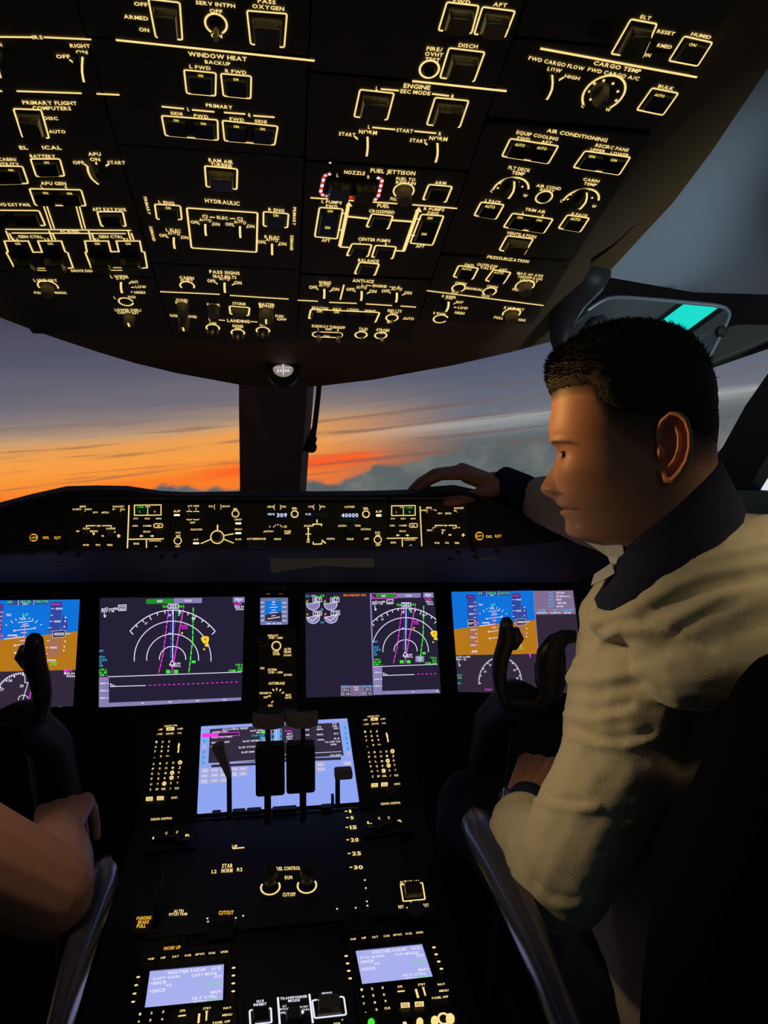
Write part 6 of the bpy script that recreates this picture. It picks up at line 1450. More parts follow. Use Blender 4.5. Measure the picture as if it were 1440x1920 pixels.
# ---- tuning and control panels
def tcp(label, Z, scrq, who, right):
    sq = [((Z[0] + x / Z[2]), (Z[1] + y / Z[2])) for x, y in scrq]
    q = [(262, 1790), (430, 1772), (452, 1990), (240, 2010)] if not right else [(648, 1752), (808, 1736), (868, 1935), (680, 1955)]
    m = Mod(PD, 'tuning_panel', label, 'control panel', pts=[PD.loc(x, y) for x, y in q][::-1], thick=0.012, slope=-.1, h=0.003, mat=ped_m)
    m.z = Z
    pts, c = m.quadc(scrq[::-1], 0.0); mb = MB((c[0], c[1], m.h)); mb.prism(pts, m.h - .002, m.h + 0.0008, TCPS); so = m.place(mb, 'screen', c)
    mb = MB((c[0], c[1], m.h)); rim = rpoly([(c[0] + (p[0] - c[0]) * 1.06, c[1] + (p[1] - c[1]) * 1.1) for p in pts], .002, 2); inn = rpoly(pts, .0005, 2); n = len(rim)
    mb.add([(p[0], p[1], m.h) for p in rim] + [(p[0], p[1], m.h + .003) for p in rim] + [(p[0], p[1], m.h + .003) for p in inn] + [(p[0], p[1], m.h + .0008) for p in inn], [(a * n + i, a * n + (i + 1) % n, (a + 1) * n + (i + 1) % n, (a + 1) * n + i) for a in range(3) for i in range(n)], bezel_m); m.place(mb, 'screen_frame', c)
    mb = MB((c[0], c[1], m.h)); pic = mb
    def T(t, u, v, hp, w, mat=SWHITE, an='c'):
        tl, tr, br, bl = scrq
        x = tl[0] * (1 - u) * (1 - v) + tr[0] * u * (1 - v) + br[0] * u * v + bl[0] * (1 - u) * v; y = tl[1] * (1 - u) * (1 - v) + tr[1] * u * (1 - v) + br[1] * u * v + bl[1] * (1 - u) * v
        W_ = tr[0] - tl[0]; m.T(t, x, y, hp * W_, w * W_, mat, into=pic, h=.0012, anchor=an)
    T('WEATHER RADAR', .50, .075, .055, .52); T('1/2', .90, .075, .05, .12); T(who + ' GAIN', .23, .20, .045, .36); T(who + ' MODE', .74, .21, .045, .34); T('<INCR', .03, .32, .055, .22, an='l'); T('WX>', .98, .30, .05, .11, an='r'); T('+1', .27, .41, .05, .08)
    T('<DECR', .03, .53, .055, .22, an='l'); T('WX+T>', .98, .50, .05, .2, GREEN2, 'r'); T('MAP>', .98, .72, .05, .15, an='r'); T('TILT CTRL', .76, .84, .045, .36); T('MAN<>', .62, .945, .05, .17, an='l'); T('AUTO>', .98, .945, .055, .2, GREEN2, 'r')
    mb.build('picture', so)
    return m
TCPS = glow('radio_screen', rgb(166, 172, 232), 1.05, True); GREEN2 = glow('radio_green', rgb(110, 225, 130), 1.0)
m = tcp('left tuning panel whose screen reads WEATHER RADAR CAPT GAIN', (230, 1740, 6.0), [(308, 492), (1140, 414), (1128, 826), (248, 914)], 'CAPT', False)
for t, x, y, w in (('VHF', 318, 348, 74), ('HF', 456, 334, 54), ('SAT', 595, 320, 74), ('CAB', 733, 307, 74), ('GPWS', 868, 294, 104), ('WXR', 1004, 282, 80), ('XPDR', 1143, 268, 88)): m.btn(t, x, y, 112, 70, 30, w)
for x, y in ((175, 552), (152, 643), (134, 738), (118, 830), (1248, 448), (1246, 535), (1244, 623), (1244, 712)): m.btn('', x, y, 74, 54, bar=(x, y, 40, 22, GOLD))
for r, row in enumerate([[(196, 968), (325, 955), (456, 942)], [(180, 1052), (312, 1036), (445, 1024)], [(165, 1135), (300, 1120), (434, 1106)]]):
    for c, (x, y) in enumerate(row): key(m, x, y, 14, 10); m.T(str(1 + 3 * r + c), x, y, 34, 24, h=.0036)
m.btn('XFR', 674, 930, 100, 60, 32, 68); m.L([(625, 992), (712, 980)], 16); m.T('STBY', 950, 902, 30, 90); m.L([(862, 962), (852, 1070)], 24); m.L([(946, 935), (940, 1040)], 18); m.tri(946, 950, 18, GOLD, False); m.btn('NAV', 1178, 898, 112, 64, 32, 90); m.btn('MENU', 1176, 976, 134, 66, 32, 112); m.btn('PANEL OFF', 1112, 1058, 224, 66, 34, 196)
m.done()
m = tcp('right tuning panel whose screen reads WEATHER RADAR F/O GAIN', (630, 1730, 5.76), [(210, 312), (928, 238), (1046, 598), (282, 680)], 'F/O', True)
for t, x, y, w in (('VHF', 184, 178, 64), ('HF', 302, 164, 46), ('SAT', 423, 154, 64), ('CAB', 546, 142, 66), ('GPWS', 664, 130, 96), ('WXR', 786, 118, 74), ('XPDR', 902, 106, 80)): m.btn(t, x, y, 100, 64, 27, w)
for x, y in ((110, 360), (125, 440), (138, 520), (153, 602), (1058, 267), (1082, 342), (1110, 420), (1138, 498)): m.btn('', x, y, 70, 50, bar=(x, y, 38, 22, GOLD))
for r, row in enumerate([[(277, 723), (390, 712), (503, 702)], [(290, 797), (403, 786), (518, 775)], [(302, 874), (420, 861), (535, 847)], [(318, 957), (438, 938), (555, 922)]]):
    for c, (x, y) in enumerate(row): key(m, x, y, 13.5, 10); m.T(['123', '456', '789', '.0'][r][c] if (r, c) != (3, 2) else 'CLR', x, y, 32, 66 if (r, c) == (3, 2) else 24, h=.0036)
m.btn('XFR', 690, 690, 84, 52, 28, 58); m.L([(664, 744), (742, 736)], 15); m.T('STBY', 925, 666, 28, 80); m.L([(862, 716), (888, 812)], 24); m.L([(940, 696), (966, 788)], 18); m.tri(942, 712, 16, GOLD, False)
for t, x, y, w in (('NAV', 1137, 664, 80), ('MENU', 1165, 733, 100), ('PANEL OFF', 1124, 806, 176)): m.btn(t, x, y, w + 20, 58, 30, w)
for t, x, y in (('PREV', 748, 890), ('NEXT', 900, 878)): key(m, x, y, 17, 11); m.fill([(x - 50, y - 24), (x + 46, y - 30), (x + 50, y + 26), (x - 46, y + 32)], GOLD, .0034); m.T(t, x, y - 8, 20, 66, cap_m, h=.0038); m.T('PAGE', x, y + 12, 20, 66, cap_m, h=.0038)
m.done()
# audio panel lights at the bottom edge
m = Mod(PD, 'audio_panel', 'audio panel at bottom right with one green and three pale round lamps', 'control panel', pts=[PD.loc(x, y) for x, y in ((684, 1908), (866, 1884), (900, 1990), (690, 2010))][::-1], thick=0.012, slope=-.1, h=0.003, mat=ped_m)
for x, y, r, mt, a in ((696, 1920, 6.5, GREEN, 1), (787, 1919, 6.5, GOLD, 1), (815, 1916, 7, GOLD, 1), (844, 1912, 8, GOLD, 1)):
    c = m.loc(x, y); mb = MB((0, 0, 0)); rr = m.mm(x, y, r); mb.lathe([(rr, 0), (rr, .004), (rr * .8, .006)], (0, 0, 0), mt, 16); m.place(mb, 'lamp_button', c)
m.ring(832, 1910, 10, 4, 40, 400); m.dot(759, 1919, 4); m.done()
m = Mod(PD, 'transponder_panel', 'black transponder panel between white vertical lines at the bottom of the pedestal', 'control panel', pts=[PD.loc(x, y) for x, y in ((462, 1862), (660, 1846), (678, 2000), (455, 2010))][::-1], thick=0.012, slope=-.09, h=0.003, mat=ped_m)
m.z = (460, 1820, 6.0)
m.T('G/S', 166, 342, 34, 86, WHITE); m.T('INHIBIT', 166, 378, 34, 146, WHITE); m.L([(58, 640), (48, 450), (78, 440)], 20, WHITE, r=14); m.L([(268, 420), (288, 425), (296, 580), (108, 600)], 20, WHITE, r=14)
m.L([(366, 298), (390, 640)], 22, WHITE); m.L([(720, 262), (760, 590)], 22, WHITE); m.T('TRANSPONDER', 545, 300, 34, 306, WHITE); m.T('MODE', 548, 334, 34, 132, WHITE)
for t, x, y, w in (('ALT', 440, 398, 46), ('RPTG OFF', 444, 430, 108), ('XPDR', 422, 472, 62), ('TA ONLY', 660, 404, 98), ('TA/RA', 680, 436, 84)): m.T(t, x, y, 26, w, WHITE)
m.dot(462, 484, 10, WHITE); m.dot(500, 440, 7, WHITE); m.dot(640, 466, 22, WHITE)
m.L([(806, 326), (752, 336), (780, 534), (1136, 494), (1108, 296), (1064, 292)], 18, WHITE, r=18); m.T('GND PROX', 918, 250, 24, 120, WHITE)
pts, c = m.quadc([(812, 520), (1090, 490), (1062, 310), (810, 330)]); mb = MB((c[0], c[1], m.h)); mb.prism(pts, m.h, m.h + .012, guard_m, top=[(c[0] + (p[0] - c[0]) * .85, c[1] + (p[1] - c[1]) * .85) for p in pts]); o = m.place(mb, 'guarded_switch', c)
pts, c = m.quadc([(90, 600), (280, 580), (262, 440), (78, 455)]); mb = MB((c[0], c[1], m.h)); mb.prism(pts, m.h, m.h + .008, cap_m, top=[(c[0] + (p[0] - c[0]) * .9, c[1] + (p[1] - c[1]) * .9) for p in pts]); m.place(mb, 'push_button', c)
c = m.loc(545, 560); rr = m.mm(545, 560, 90); mb = MB((0, 0, 0)); mb.lathe([(rr, 0), (rr, .012), (rr * .85, .016)], (0, 0, 0), knob_m, 20, ridges=.05); m.place(mb, 'round_knob', c)
m.T('XPDR', 1030, 592, 24, 80); m.dot(1092, 552, 8, WHITE)
m.done()
# ------------------------------------------------------------------ control yokes
yoke_m = pbr('yoke_black', rgb(34, 34, 42), 0.38)
def yoke(label, mir, px):
    """px: pixel centreline and half width of the inner horn, at its own depth"""
    Y = 1.02
    root = empty('control_yoke', Matrix.Translation(aty(px['hub'][0], px['hub'][1], Y + .05)), label, 'yoke')
    o3 = root.matrix_world.translation
    mb = MB(o3)
    p = [aty(x, y, Y + d) for x, y, r, d in px['horn']]; r_ = [r / (F / Y) for x, y, r, d in px['horn']]
    mb.tube(p, r_, yoke_m, 16, flat=0.9, upv=(0, 1, 0)); mb.build('horn', root, True)
    if 'outer' in px:
        mb = MB(o3); p = [aty(x, y, Y + d) for x, y, r, d in px['outer']]; r_ = [r / (F / Y) for x, y, r, d in px['outer']]
        mb.tube(p, r_, yoke_m, 18, flat=0.8, upv=(0, 1, 0)); mb.build('horn', root, True)
    mb = MB(o3); p = [aty(x, y, Y + d) for x, y, r, d in px['bar']]; r_ = [r / (F / Y) for x, y, r, d in px['bar']]
    mb.tube(p, r_, yoke_m, 14, upv=(0, 1, 0)); mb.build('crossbar', root, True)
    mb = MB(o3); a = aty(px['hub'][0], px['hub'][1] + 2, Y + .02); 
    mb.tube([a, a + Vector((0, .05, -.01)), Vector((a.x, a.y + .16, .82)), Vector((a.x, a.y + .32, 0.4)), Vector((a.x, a.y + .34, 0.02))], [.03, .035, .035, .045, .055], lev_m, 16); mb.build('column', root, True)
    mb = MB(o3); x, y = px['sw']; a = aty(x, y, Y - .012); mb.tube([a, a + Vector((0, -.012, 0))], [.006, .005], knob_m, 10); mb.build('trim_switch', root, True)
    x, y = px['trig']; mb = MB(o3); a = aty(x, y, Y); mb.tube([a + Vector((0, .01, .012)), a, a + Vector((0, .012, -.016))], [.008, .012, .007], knob_m, 10); mb.build('thumb_switch', root, True)
yoke('right control yoke with two curved black horns standing before the right flight display', 1, dict(hub=(985, 1316),
     horn=[(949, 1158, 7, 0), (950, 1166, 12.5, 0), (949, 1180, 14, 0), (950, 1197, 17, 0), (946, 1214, 17, 0), (939, 1234, 15.5, 0), (936, 1262, 14.5, .0), (938, 1290, 13, 0), (944, 1312, 11, 0), (952, 1322, 9, 0)],
     outer=[(1078, 1193, 12, -.01), (1060, 1194, 15, -.01), (1044, 1204, 21, -.01), (1034, 1224, 29, -.01), (1031, 1250, 32, 0), (1032, 1278, 31, 0), (1030, 1300, 26, 0), (1016, 1316, 15, 0), (1000, 1322, 9, 0)],
     bar=[(946, 1318, 8, 0), (965, 1317, 8, 0), (985, 1318, 9, 0), (1004, 1318, 8, 0), (1022, 1312, 10, 0)], sw=(949, 1170), trig=(968, 1197)))
yoke('left control yoke with one black horn standing before the left flight display', -1, dict(hub=(20, 1362),
     horn=[(66, 1188, 7, 0), (65, 1196, 14, 0), (64, 1212, 17, 0), (62, 1230, 21, 0), (66, 1250, 20, 0), (74, 1272, 18.5, 0), (79, 1300, 17, 0), (79, 1325, 15, 0), (74, 1346, 13, 0), (62, 1358, 9, 0)],
     bar=[(70, 1358, 8, 0), (50, 1360, 7, 0), (20, 1361, 8, 0), (-20, 1361, 8, 0), (-80, 1358, 9, 0)],
     outer=[(-150, 1230, 14, 0), (-140, 1270, 18, 0), (-125, 1310, 18, 0), (-100, 1340, 14, 0), (-80, 1358, 9, 0)], sw=(64, 1203), trig=(44, 1232)))
# ------------------------------------------------------------------ seats, head-up glass
seat_m = pbr('seat_cloth', rgb(9, 9, 10), 0.95, bump=0.4, scale=400, spec=0.1)
arm_m = pbr('armrest_satin', rgb(66, 66, 78), 0.24)
def armrest(root, side, x, x2, y0, y1, z, name='armrest', k0=1.0):
    """padded rest running fore and aft, rounded nose forward"""
    mb = MB(root.matrix_world.translation); rows = []
    for t in np.linspace(0, 1, 15):
        y = y0 + (y1 - y0) * t
        k = 1.0 if t > 0.12 else math.sqrt(max(0.04, 1 - (1 - t / 0.12) ** 2))
        w = k0 * (0.028 - 0.015 * min(1, t * 1.5)); ww = w * k; hh = 0.020 * (0.5 + 0.5 * k)
        zz = z - 0.012 * (1 - t) ** 3 + 0.006 * math.sin(2.2 * t)
        xx = x + (x2 - x) * t + side * 0.004 * math.sin(math.pi * t)
        r = []
        for a in np.linspace(0, 2 * math.pi, 18, endpoint=False):
            ca, sa = math.cos(a), math.sin(a)
            r.append(Vector((xx + ww * (abs(ca) ** .7) * (1 if ca > 0 else -1), y, zz + hh * (abs(sa) ** .7) * (1 if sa > 0 else -1))))
        rows.append(r)
    mb.grid(rows, arm_m, True); mb.add(rows[0], [tuple(range(18))], arm_m); mb.add(rows[-1], [tuple(range(17, -1, -1))], arm_m)
    o = mb.build(name, root, True)
    mb = MB(root.matrix_world.translation); mb.box((x2 + side * .012, y1 + .16, z - .17), (.035, .10, .28), seat_m, .01); mb.build('armrest_post', root)
def seat(label, cx, side, back_pix, Yb):
    root = empty('pilot_seat', Matrix.Translation((cx, 0.55, 0.0)), label, 'seat')
    o3 = root.matrix_world.translation
    mb = MB(o3); mb.box((cx, .82, .46), (.46, .46, .12), seat_m, .04); mb.build('seat_cushion', root, True)
    mb = MB(o3); mb.box((cx, .72, .24), (.30, .40, .44), seat_m, .02); mb.box((cx, .72, .02), (.42, .6, .04), seat_m, .01); mb.build('pedestal_base', root)
    P = Plane((0, Yb, CP.z), (1, 0, 0), (0, -0.12, 1))
    pts = rpoly([P.loc(x, y) for x, y in back_pix], 0.02, 3)
    if sum(a[0] * b[1] - b[0] * a[1] for a, b in zip(pts, pts[1:] + pts[:1])) < 0: pts = pts[::-1]
    c = (sum(p[0] for p in pts) / len(pts), sum(p[1] for p in pts) / len(pts))
    mb = MB(); q = [(c[0] + (p[0] - c[0]) * .95, c[1] + (p[1] - c[1]) * .96) for p in pts]
    mb.prism(pts, -.03, 0, seat_m); mb.prism(pts, 0, .025, seat_m, top=q); mb.prism([pts[0]] + pts[:0:-1], -.03, -.06, seat_m, top=[q[0]] + q[:0:-1])
    o = mb.build('seat_back', root, True); autosmooth(o, 60); o.matrix_local = Matrix.Translation(-o3) @ P.M
    return root
bp = [(1480, 1215), (1430, 1268), (1412, 1300), (1394, 1345), (1345, 1450), (1296, 1560), (1260, 1660), (1232, 1780), (1215, 1920), (1205, 2080), (2000, 2080), (2000, 1215)]
bp = [(x + 45, y + 45) for x, y in bp]
st = seat('dark pilot seat behind the man in the cream sweater, with long grey armrest', 0.56, 1, bp, 0.47)
armrest(st, 1, 0.266, 0.222, 0.93, 0.44, CP.z - 0.455)
st = seat('dark pilot seat at left edge under the bare forearm, with grey armrest', -0.56, -1, [(-900, 1500), (-420, 1480), (-400, 2100), (-900, 2100)], 0.47)
armrest(st, -1, -0.218, -0.168, 0.90, 0.44, CP.z - 0.470, k0=.7)
# head-up display combiner on the right
Pc = aty(1285, 595, 0.98)
dirv = (Pc - CP).normalized(); light_at = Vector((0.45, -0.70, 1.62))
nn = ((light_at - Pc).normalized() - ray(1285, 595).normalized()).normalized()
uu = Vector((nn.y, -nn.x, 0)).normalized()
if uu.x < 0: uu = -uu
HP_ = Plane(Pc, uu, nn.cross(uu))
if HP_.n.dot(nn) < 0: HP_ = Plane(Pc, uu, uu.cross(nn) * -1)
root = empty('head_up_display', HP_.M, 'rounded clear head-up glass with pale rim and teal reflection, above the man', 'display')
out = [(1074, 668), (1064, 645), (1063, 622), (1080, 600), (1108, 576), (1138, 559), (1162, 557), (1240, 563), (1340, 572), (1360, 577), (1369, 588), (1362, 606), (1345, 640), (1318, 690), (1200, 700), (1085, 690)]
pts = rpoly([HP_.loc(x, y) for x, y in out], 0.012, 3)
if sum(a[0] * b[1] - b[0] * a[1] for a, b in zip(pts, pts[1:] + pts[:1])) < 0: pts = pts[::-1]
hg = bpy.data.materials.new('combiner_glass'); hg.use_nodes = True; nt = hg.node_tree; nt.nodes.clear()
a_ = nt.nodes.new('ShaderNodeBsdfTransparent'); b_ = nt.nodes.new('ShaderNodeBsdfGlossy'); c_ = nt.nodes.new('ShaderNodeMixShader'); d_ = nt.nodes.new('ShaderNodeOutputMaterial')
a_.inputs[0].default_value = (.9, .94, .92, 1); b_.inputs['Roughness'].default_value = 0.0; b_.inputs['Color'].default_value = (.75, 1, .95, 1); c_.inputs[0].default_value = 0.45
nt.links.new(a_.outputs[0], c_.inputs[1]); nt.links.new(b_.outputs[0], c_.inputs[2]); nt.links.new(c_.outputs[0], d_.inputs[0])
mb = MB(); mb.poly(pts, 0.0, hg); mb.build('glass', root)
rim2 = pbr('rim_pale', rgb(150, 156, 160), 0.3, metal=0.3)
mb = MB(); mb.tube([(p[0], p[1], 0) for p in pts + pts[:1]], .0030, rim2, 8); mb.build('rim', root, True)
mb = MB(); mb.tube([(*HP_.loc(x, y), -.012) for x, y in ((1349, 622), (1330, 640), (1308, 660), (1288, 682))], [.006, .009, .009, .009], dark_m, 10); mb.build('clamp', root, True)
mb = MB(); mb.lathe([(.009, 0), (.009, .008), (.006, .012)], (*HP_.loc(1352, 622), -.006), dark_m, 12); mb.build('knob', root)
brk = pbr('bracket_grey', rgb(56, 54, 54), 0.5)
mb = MB(); q = [RCT @ v for v in ()]
path = [(1112, 492, .90), (1092, 520, .92), (1068, 560, .95), (1054, 600, .97), (1050, 640, .98), (1058, 676, .98)]
mb = MB(root.matrix_world.translation); R3 = root.matrix_world.to_3x3().inverted()
mb.tube([R3 @ (aty(x, y, Y) - root.matrix_world.translation) + root.matrix_world.translation for x, y, Y in path], [.030, .034, .026, .020, .014, .010], brk, 14, flat=.7)
mb.build('hinge_arm', root, True)
mb = MB(root.matrix_world.translation); mb.tube([R3 @ (aty(x, y, Y) - root.matrix_world.translation) + root.matrix_world.translation for x, y, Y in ((1100, 612, .99), (1112, 606, .99), (1128, 604, .99), (1136, 606, .99))], [.006, .010, .011, .008], brk, 10); mb.build('latch', root, True)
# teal mood light over the doorway behind, seen mirrored in that glass
lm = glow('mood_teal', (0.02, 0.95, 0.85, 1), 1.7, True)
Lz = Plane(light_at, Vector((1, 0, 0)), Vector((0, 0.35, 0.94)))
root = empty('mood_light', Lz.M, 'teal ceiling mood light over the doorway behind the seats', 'lamp')
root.matrix_world = Plane(light_at, -(Pc - light_at).cross(Vector((0, 0, 1))).normalized() + Vector((0, 0, -.75)), Vector((0, 0, 1))).M
mb = MB(); mb.box((-.02, 0, 0), (.25, .085, .006), lm); mb.build('diffuser', root)
for i in range(3):
    mb = MB(); mb.box((.11 + .022 * i, -.03 + .008 * i, 0), (.012, .05, .006), lm); mb.build('slat', root)
mb = MB(); mb.box((.01, 0, -.016), (.30, .12, .02), dark_m, .004); mb.build('housing', root)
# ------------------------------------------------------------------ people
def skinmat(name, base, dark):
    m = bpy.data.materials.new(name); m.use_nodes = True; nt = m.node_tree; b = nt.nodes['Principled BSDF']
    at = nt.nodes.new('ShaderNodeAttribute'); at.attribute_name = 'tone'
    tc = nt.nodes.new('ShaderNodeTexCoord'); n = nt.nodes.new('ShaderNodeTexNoise'); n.inputs['Scale'].default_value = 260; n.inputs['Detail'].default_value = 3
    nt.links.new(tc.outputs['Object'], n.inputs['Vector'])
    mx = nt.nodes.new('ShaderNodeMix'); mx.data_type = 'RGBA'; mx.inputs[6].default_value = base; mx.inputs[7].default_value = dark
    mt = nt.nodes.new('ShaderNodeMath'); mt.operation = 'MULTIPLY_ADD'; mt.inputs[1].default_value = 0.35; mt.inputs[2].default_value = -0.17; mt.use_clamp = False
    ad = nt.nodes.new('ShaderNodeMath'); ad.operation = 'ADD'; ad.use_clamp = True
    ml = nt.nodes.new('ShaderNodeMath'); ml.operation = 'MULTIPLY'
    nt.links.new(n.outputs['Fac'], mt.inputs[0]); nt.links.new(mt.outputs[0], ml.inputs[0]); nt.links.new(at.outputs['Fac'], ml.inputs[1])
    nt.links.new(at.outputs['Fac'], ad.inputs[0]); nt.links.new(ml.outputs[0], ad.inputs[1])
    nt.links.new(ad.outputs[0], mx.inputs[0]); nt.links.new(mx.outputs[2], b.inputs['Base Color'])
    bp = nt.nodes.new('ShaderNodeBump'); bp.inputs['Strength'].default_value = 0.12; bp.inputs['Distance'].default_value = .001
    nt.links.new(n.outputs['Fac'], bp.inputs['Height']); nt.links.new(bp.outputs[0], b.inputs['Normal'])
    b.inputs['Roughness'].default_value = 0.52; b.inputs['Subsurface Weight'].default_value = 0.0
    return m
skin_m = skinmat('skin', rgb(206, 150, 122), rgb(58, 46, 38))
hair_m = pbr('hair_brown', rgb(46, 37, 26), 0.75, bump=0.8, scale=500, var=0.5)
knit_m = pbr('knit_cream', rgb(205, 192, 164), 0.9, bump=0.35, scale=900, sheen=0.3)
navy_m = pbr('navy_cloth', rgb(24, 26, 58), 0.9, bump=0.3, scale=900)
navy2_m = pbr('navy_trouser', rgb(22, 26, 48), 0.9, bump=0.3, scale=700)
white_m = pbr('white_cotton', rgb(205, 200, 200), 0.85)
def capsule(mb, p, q, r0, r1, mat, seg=14):
    p, q = Vector(p), Vector(q); d = q - p; ln = d.length; d = d.normalized()
    path, rad = [], []
    for a in (80, 55, 30, 0): path.append(p - d * r0 * math.sin(math.radians(a))); rad.append(r0 * math.cos(math.radians(a)))
    for t in (.33, .66): path.append(p.lerp(q, t)); rad.append(r0 + (r1 - r0) * t)
    for a in (0, 30, 55, 80): path.append(q + d * r1 * math.sin(math.radians(a))); rad.append(r1 * math.cos(math.radians(a)))
    mb.tube(path, rad, mat, seg)
def ellipsoid(mb, c, ax, mat, seg=16):
    """ax: three vectors"""
    rows = []
    for i in range(1, 10):
        th = math.pi * i / 10
        rows.append([Vector(c) + ax[2] * math.cos(th) + (ax[0] * math.cos(a) + ax[1] * math.sin(a)) * math.sin(th) for a in np.linspace(0, 2 * math.pi, seg, endpoint=False)])
    mb.grid(rows[::-1], mat, True); mb.add(rows[0], [tuple(range(seg))], mat); mb.add(rows[-1], [tuple(range(seg - 1, -1, -1))], mat)
def remesh(mb, voxel, smooth=4, name='m'):
    """one continuous surface from overlapping volumes"""
    o = mb.build(name)
    bm = bmesh.new(); bm.from_mesh(o.data); bmesh.ops.recalc_face_normals(bm, faces=bm.faces); bm.to_mesh(o.data); bm.free()
    r = o.modifiers.new('r', 'REMESH'); r.mode = 'VOXEL'; r.voxel_size = voxel; r.use_smooth_shade = True
    s = o.modifiers.new('s', 'SMOOTH'); s.iterations = smooth; s.factor = 0.5
    bpy.context.view_layer.update()
    me = bpy.data.meshes.new_from_object(o.evaluated_get(bpy.context.evaluated_depsgraph_get()))
    bpy.data.objects.remove(o)
    v = np.empty(len(me.vertices) * 3); me.vertices.foreach_get('co', v)
    n = np.empty(len(me.vertices) * 3); me.vertices.foreach_get('normal', n)
    f = [tuple(p.vertices) for p in me.polygons]
    bpy.data.meshes.remove(me)
    return v.reshape(-1, 3), n.reshape(-1, 3), f
RN = np.array(RC); CN = np.array(CP)
def projn(v):
    q = (v - CN) @ RN
    return 720 + F * q[:, 0] / -q[:, 2], 960 - F * q[:, 1] / -q[:, 2]
def crease(v, n, lines):
    """press folds into cloth along lines; only the side turned to the line's viewer side"""
    x, y = projn(v); d = np.zeros(len(v)); face = ((CN - v) * n).sum(1) > 0
    for pts, amp, w in lines:
        best = np.full(len(v), 1e9)
        for (x0, y0), (x1, y1) in zip(pts[:-1], pts[1:]):
            dx, dy = x1 - x0, y1 - y0; L2 = dx * dx + dy * dy
            t = np.clip(((x - x0) * dx + (y - y0) * dy) / L2, 0, 1)
            best = np.minimum(best, np.hypot(x - x0 - t * dx, y - y0 - t * dy))
        d += amp * np.exp(-(best / w) ** 2) * face
    return v + n * d[:, None]
def wrinkle(v, n, amp, sc, seed=0):
    out = np.array([mnoise.fractal(Vector((p[0] * sc[0] + seed, p[1] * sc[1], p[2] * sc[2])), 0.6, 2.0, 3) for p in v])
    return v + n * (out * amp)[:, None]
def meshobj(name, v, f, mat, parent=None, tone=None, M=None):
    me = bpy.data.meshes.new(name); me.from_pydata([tuple(p) for p in v], [], f); me.materials.append(mat)
    me.polygons.foreach_set('use_smooth', [True] * len(me.polygons))
    if tone is not None:
        at = me.attributes.new('tone', 'FLOAT', 'POINT'); at.data.foreach_set('value', np.asarray(tone, dtype=np.float32))
    me.update(); o = bpy.data.objects.new(name, me); link(o, parent); return o
def hand(mb, wrist, d, n, right, curls, spread=0.0, thumb=0.6, mat=None, k=1.0):
    """wrist point, direction to the knuckles, back-of-hand normal; curls = bend per joint for index..little (degrees)"""
    wrist, d, n = Vector(wrist), Vector(d).normalized(), Vector(n).normalized()
    n = (n - d * n.dot(d)).normalized()
    s = n.cross(d)                  # points to the left when palm down and pointing ahead
    th = s if right else -s         # thumb side
    mat = mat or skin_m
    for u, r in ((0.026, .0165), (0.009, .0175), (-0.009, .017), (-0.025, .0155)):
        capsule(mb, wrist + th * u * .55 * k, wrist + d * .078 * k + th * u * k, r * .95 * k, r * .80 * k, mat, 12)
    L = [(.041, .026, .021), (.045, .029, .022), (.041, .027, .022), (.033, .021, .019)]
    for i, (u, ls) in enumerate(zip((.028, .0095, -.0095, -.027), L)):
        p = wrist + d * (.088 - .004 * abs(i - 1)) * k + th * u * k; dd = (d + th * spread * (1.2 - i)).normalized(); r = (.0092, .0095, .009, .0078)[i] * k
        nn_ = n
        for j, l in enumerate(ls):
            c = math.radians(curls[i][j]); dd, nn_ = (dd * math.cos(c) - nn_ * math.sin(c)).normalized(), (nn_ * math.cos(c) + dd * math.sin(c)).normalized()
            q = p + dd * l * k; capsule(mb, p, q, r, r * .9, mat, 12); p = q; r *= .91
    p = wrist + d * .022 * k + th * .024 * k - n * .006; dd = (d * .65 + th * thumb - n * .35).normalized()
    for l, r0, r1 in ((.042, .0155, .0115), (.032, .0112, .0098), (.026, .0098, .0085)):
        q = p + dd * l * k; capsule(mb, p, q, r0 * k, r1 * k, mat, 12); p = q; dd = (dd + d * .28 - n * .12).normalized()
# ---------------- the man in the right seat
HO = atdist(1190, 830, 0.80)
hr = ray(1190, 830); e3 = -Vector((hr.x, hr.y, 0)).normalized()
HPn = Plane(HO, Vector((-e3.y, e3.x, 0)), (0, 0, 1))       # u to picture right, n toward the viewer
if HPn.u.dot(RC @ Vector((1, 0, 0))) < 0: HPn = Plane(HO, -HPn.u, (0, 0, 1))
PXM = 1.0 / math.hypot(*(Vector(proj(HO + HPn.u)) - Vector(proj(HO)))) if False else None
_a = HPn.loc(1190, 830); _b = HPn.loc(1191, 830); PXM = abs(_b[0] - _a[0])
def hp(px, py, z=0.0):
    """z in photo pixels toward the viewer"""
    a, b = HPn.loc(px, py); return HPn.world(a, b, z * PXM)
base_f = [(613, 1190), (616, 1150), (622, 1132), (630, 1112), (642, 1092), (656, 1070), (672, 1046), (690, 1036), (710, 1033), (728, 1031), (742, 1034), (752, 1036), (775, 1035), (795, 1034), (812, 1035), (830, 1038),
          (852, 1042), (880, 1045), (910, 1047), (936, 1050), (960, 1056), (984, 1063), (996, 1068), (1006, 1080), (1012, 1098), (1017, 1130), (1023, 1155), (1035, 1165), (1060, 1168), (1085, 1170)]
prof_f = [(740, 1034), (752, 1036), (775, 1034), (795, 1031), (812, 1029), (826, 1032), (838, 1041), (852, 1046), (870, 1047), (900, 1047), (925, 1045), (936, 1044), (944, 1045), (949, 1050), (953, 1055.5), (957, 1051.5), (964, 1052.5), (972, 1060), (982, 1061), (992, 1061), (1001, 1066), (1008, 1076), (1013, 1098), (1018, 1130)]
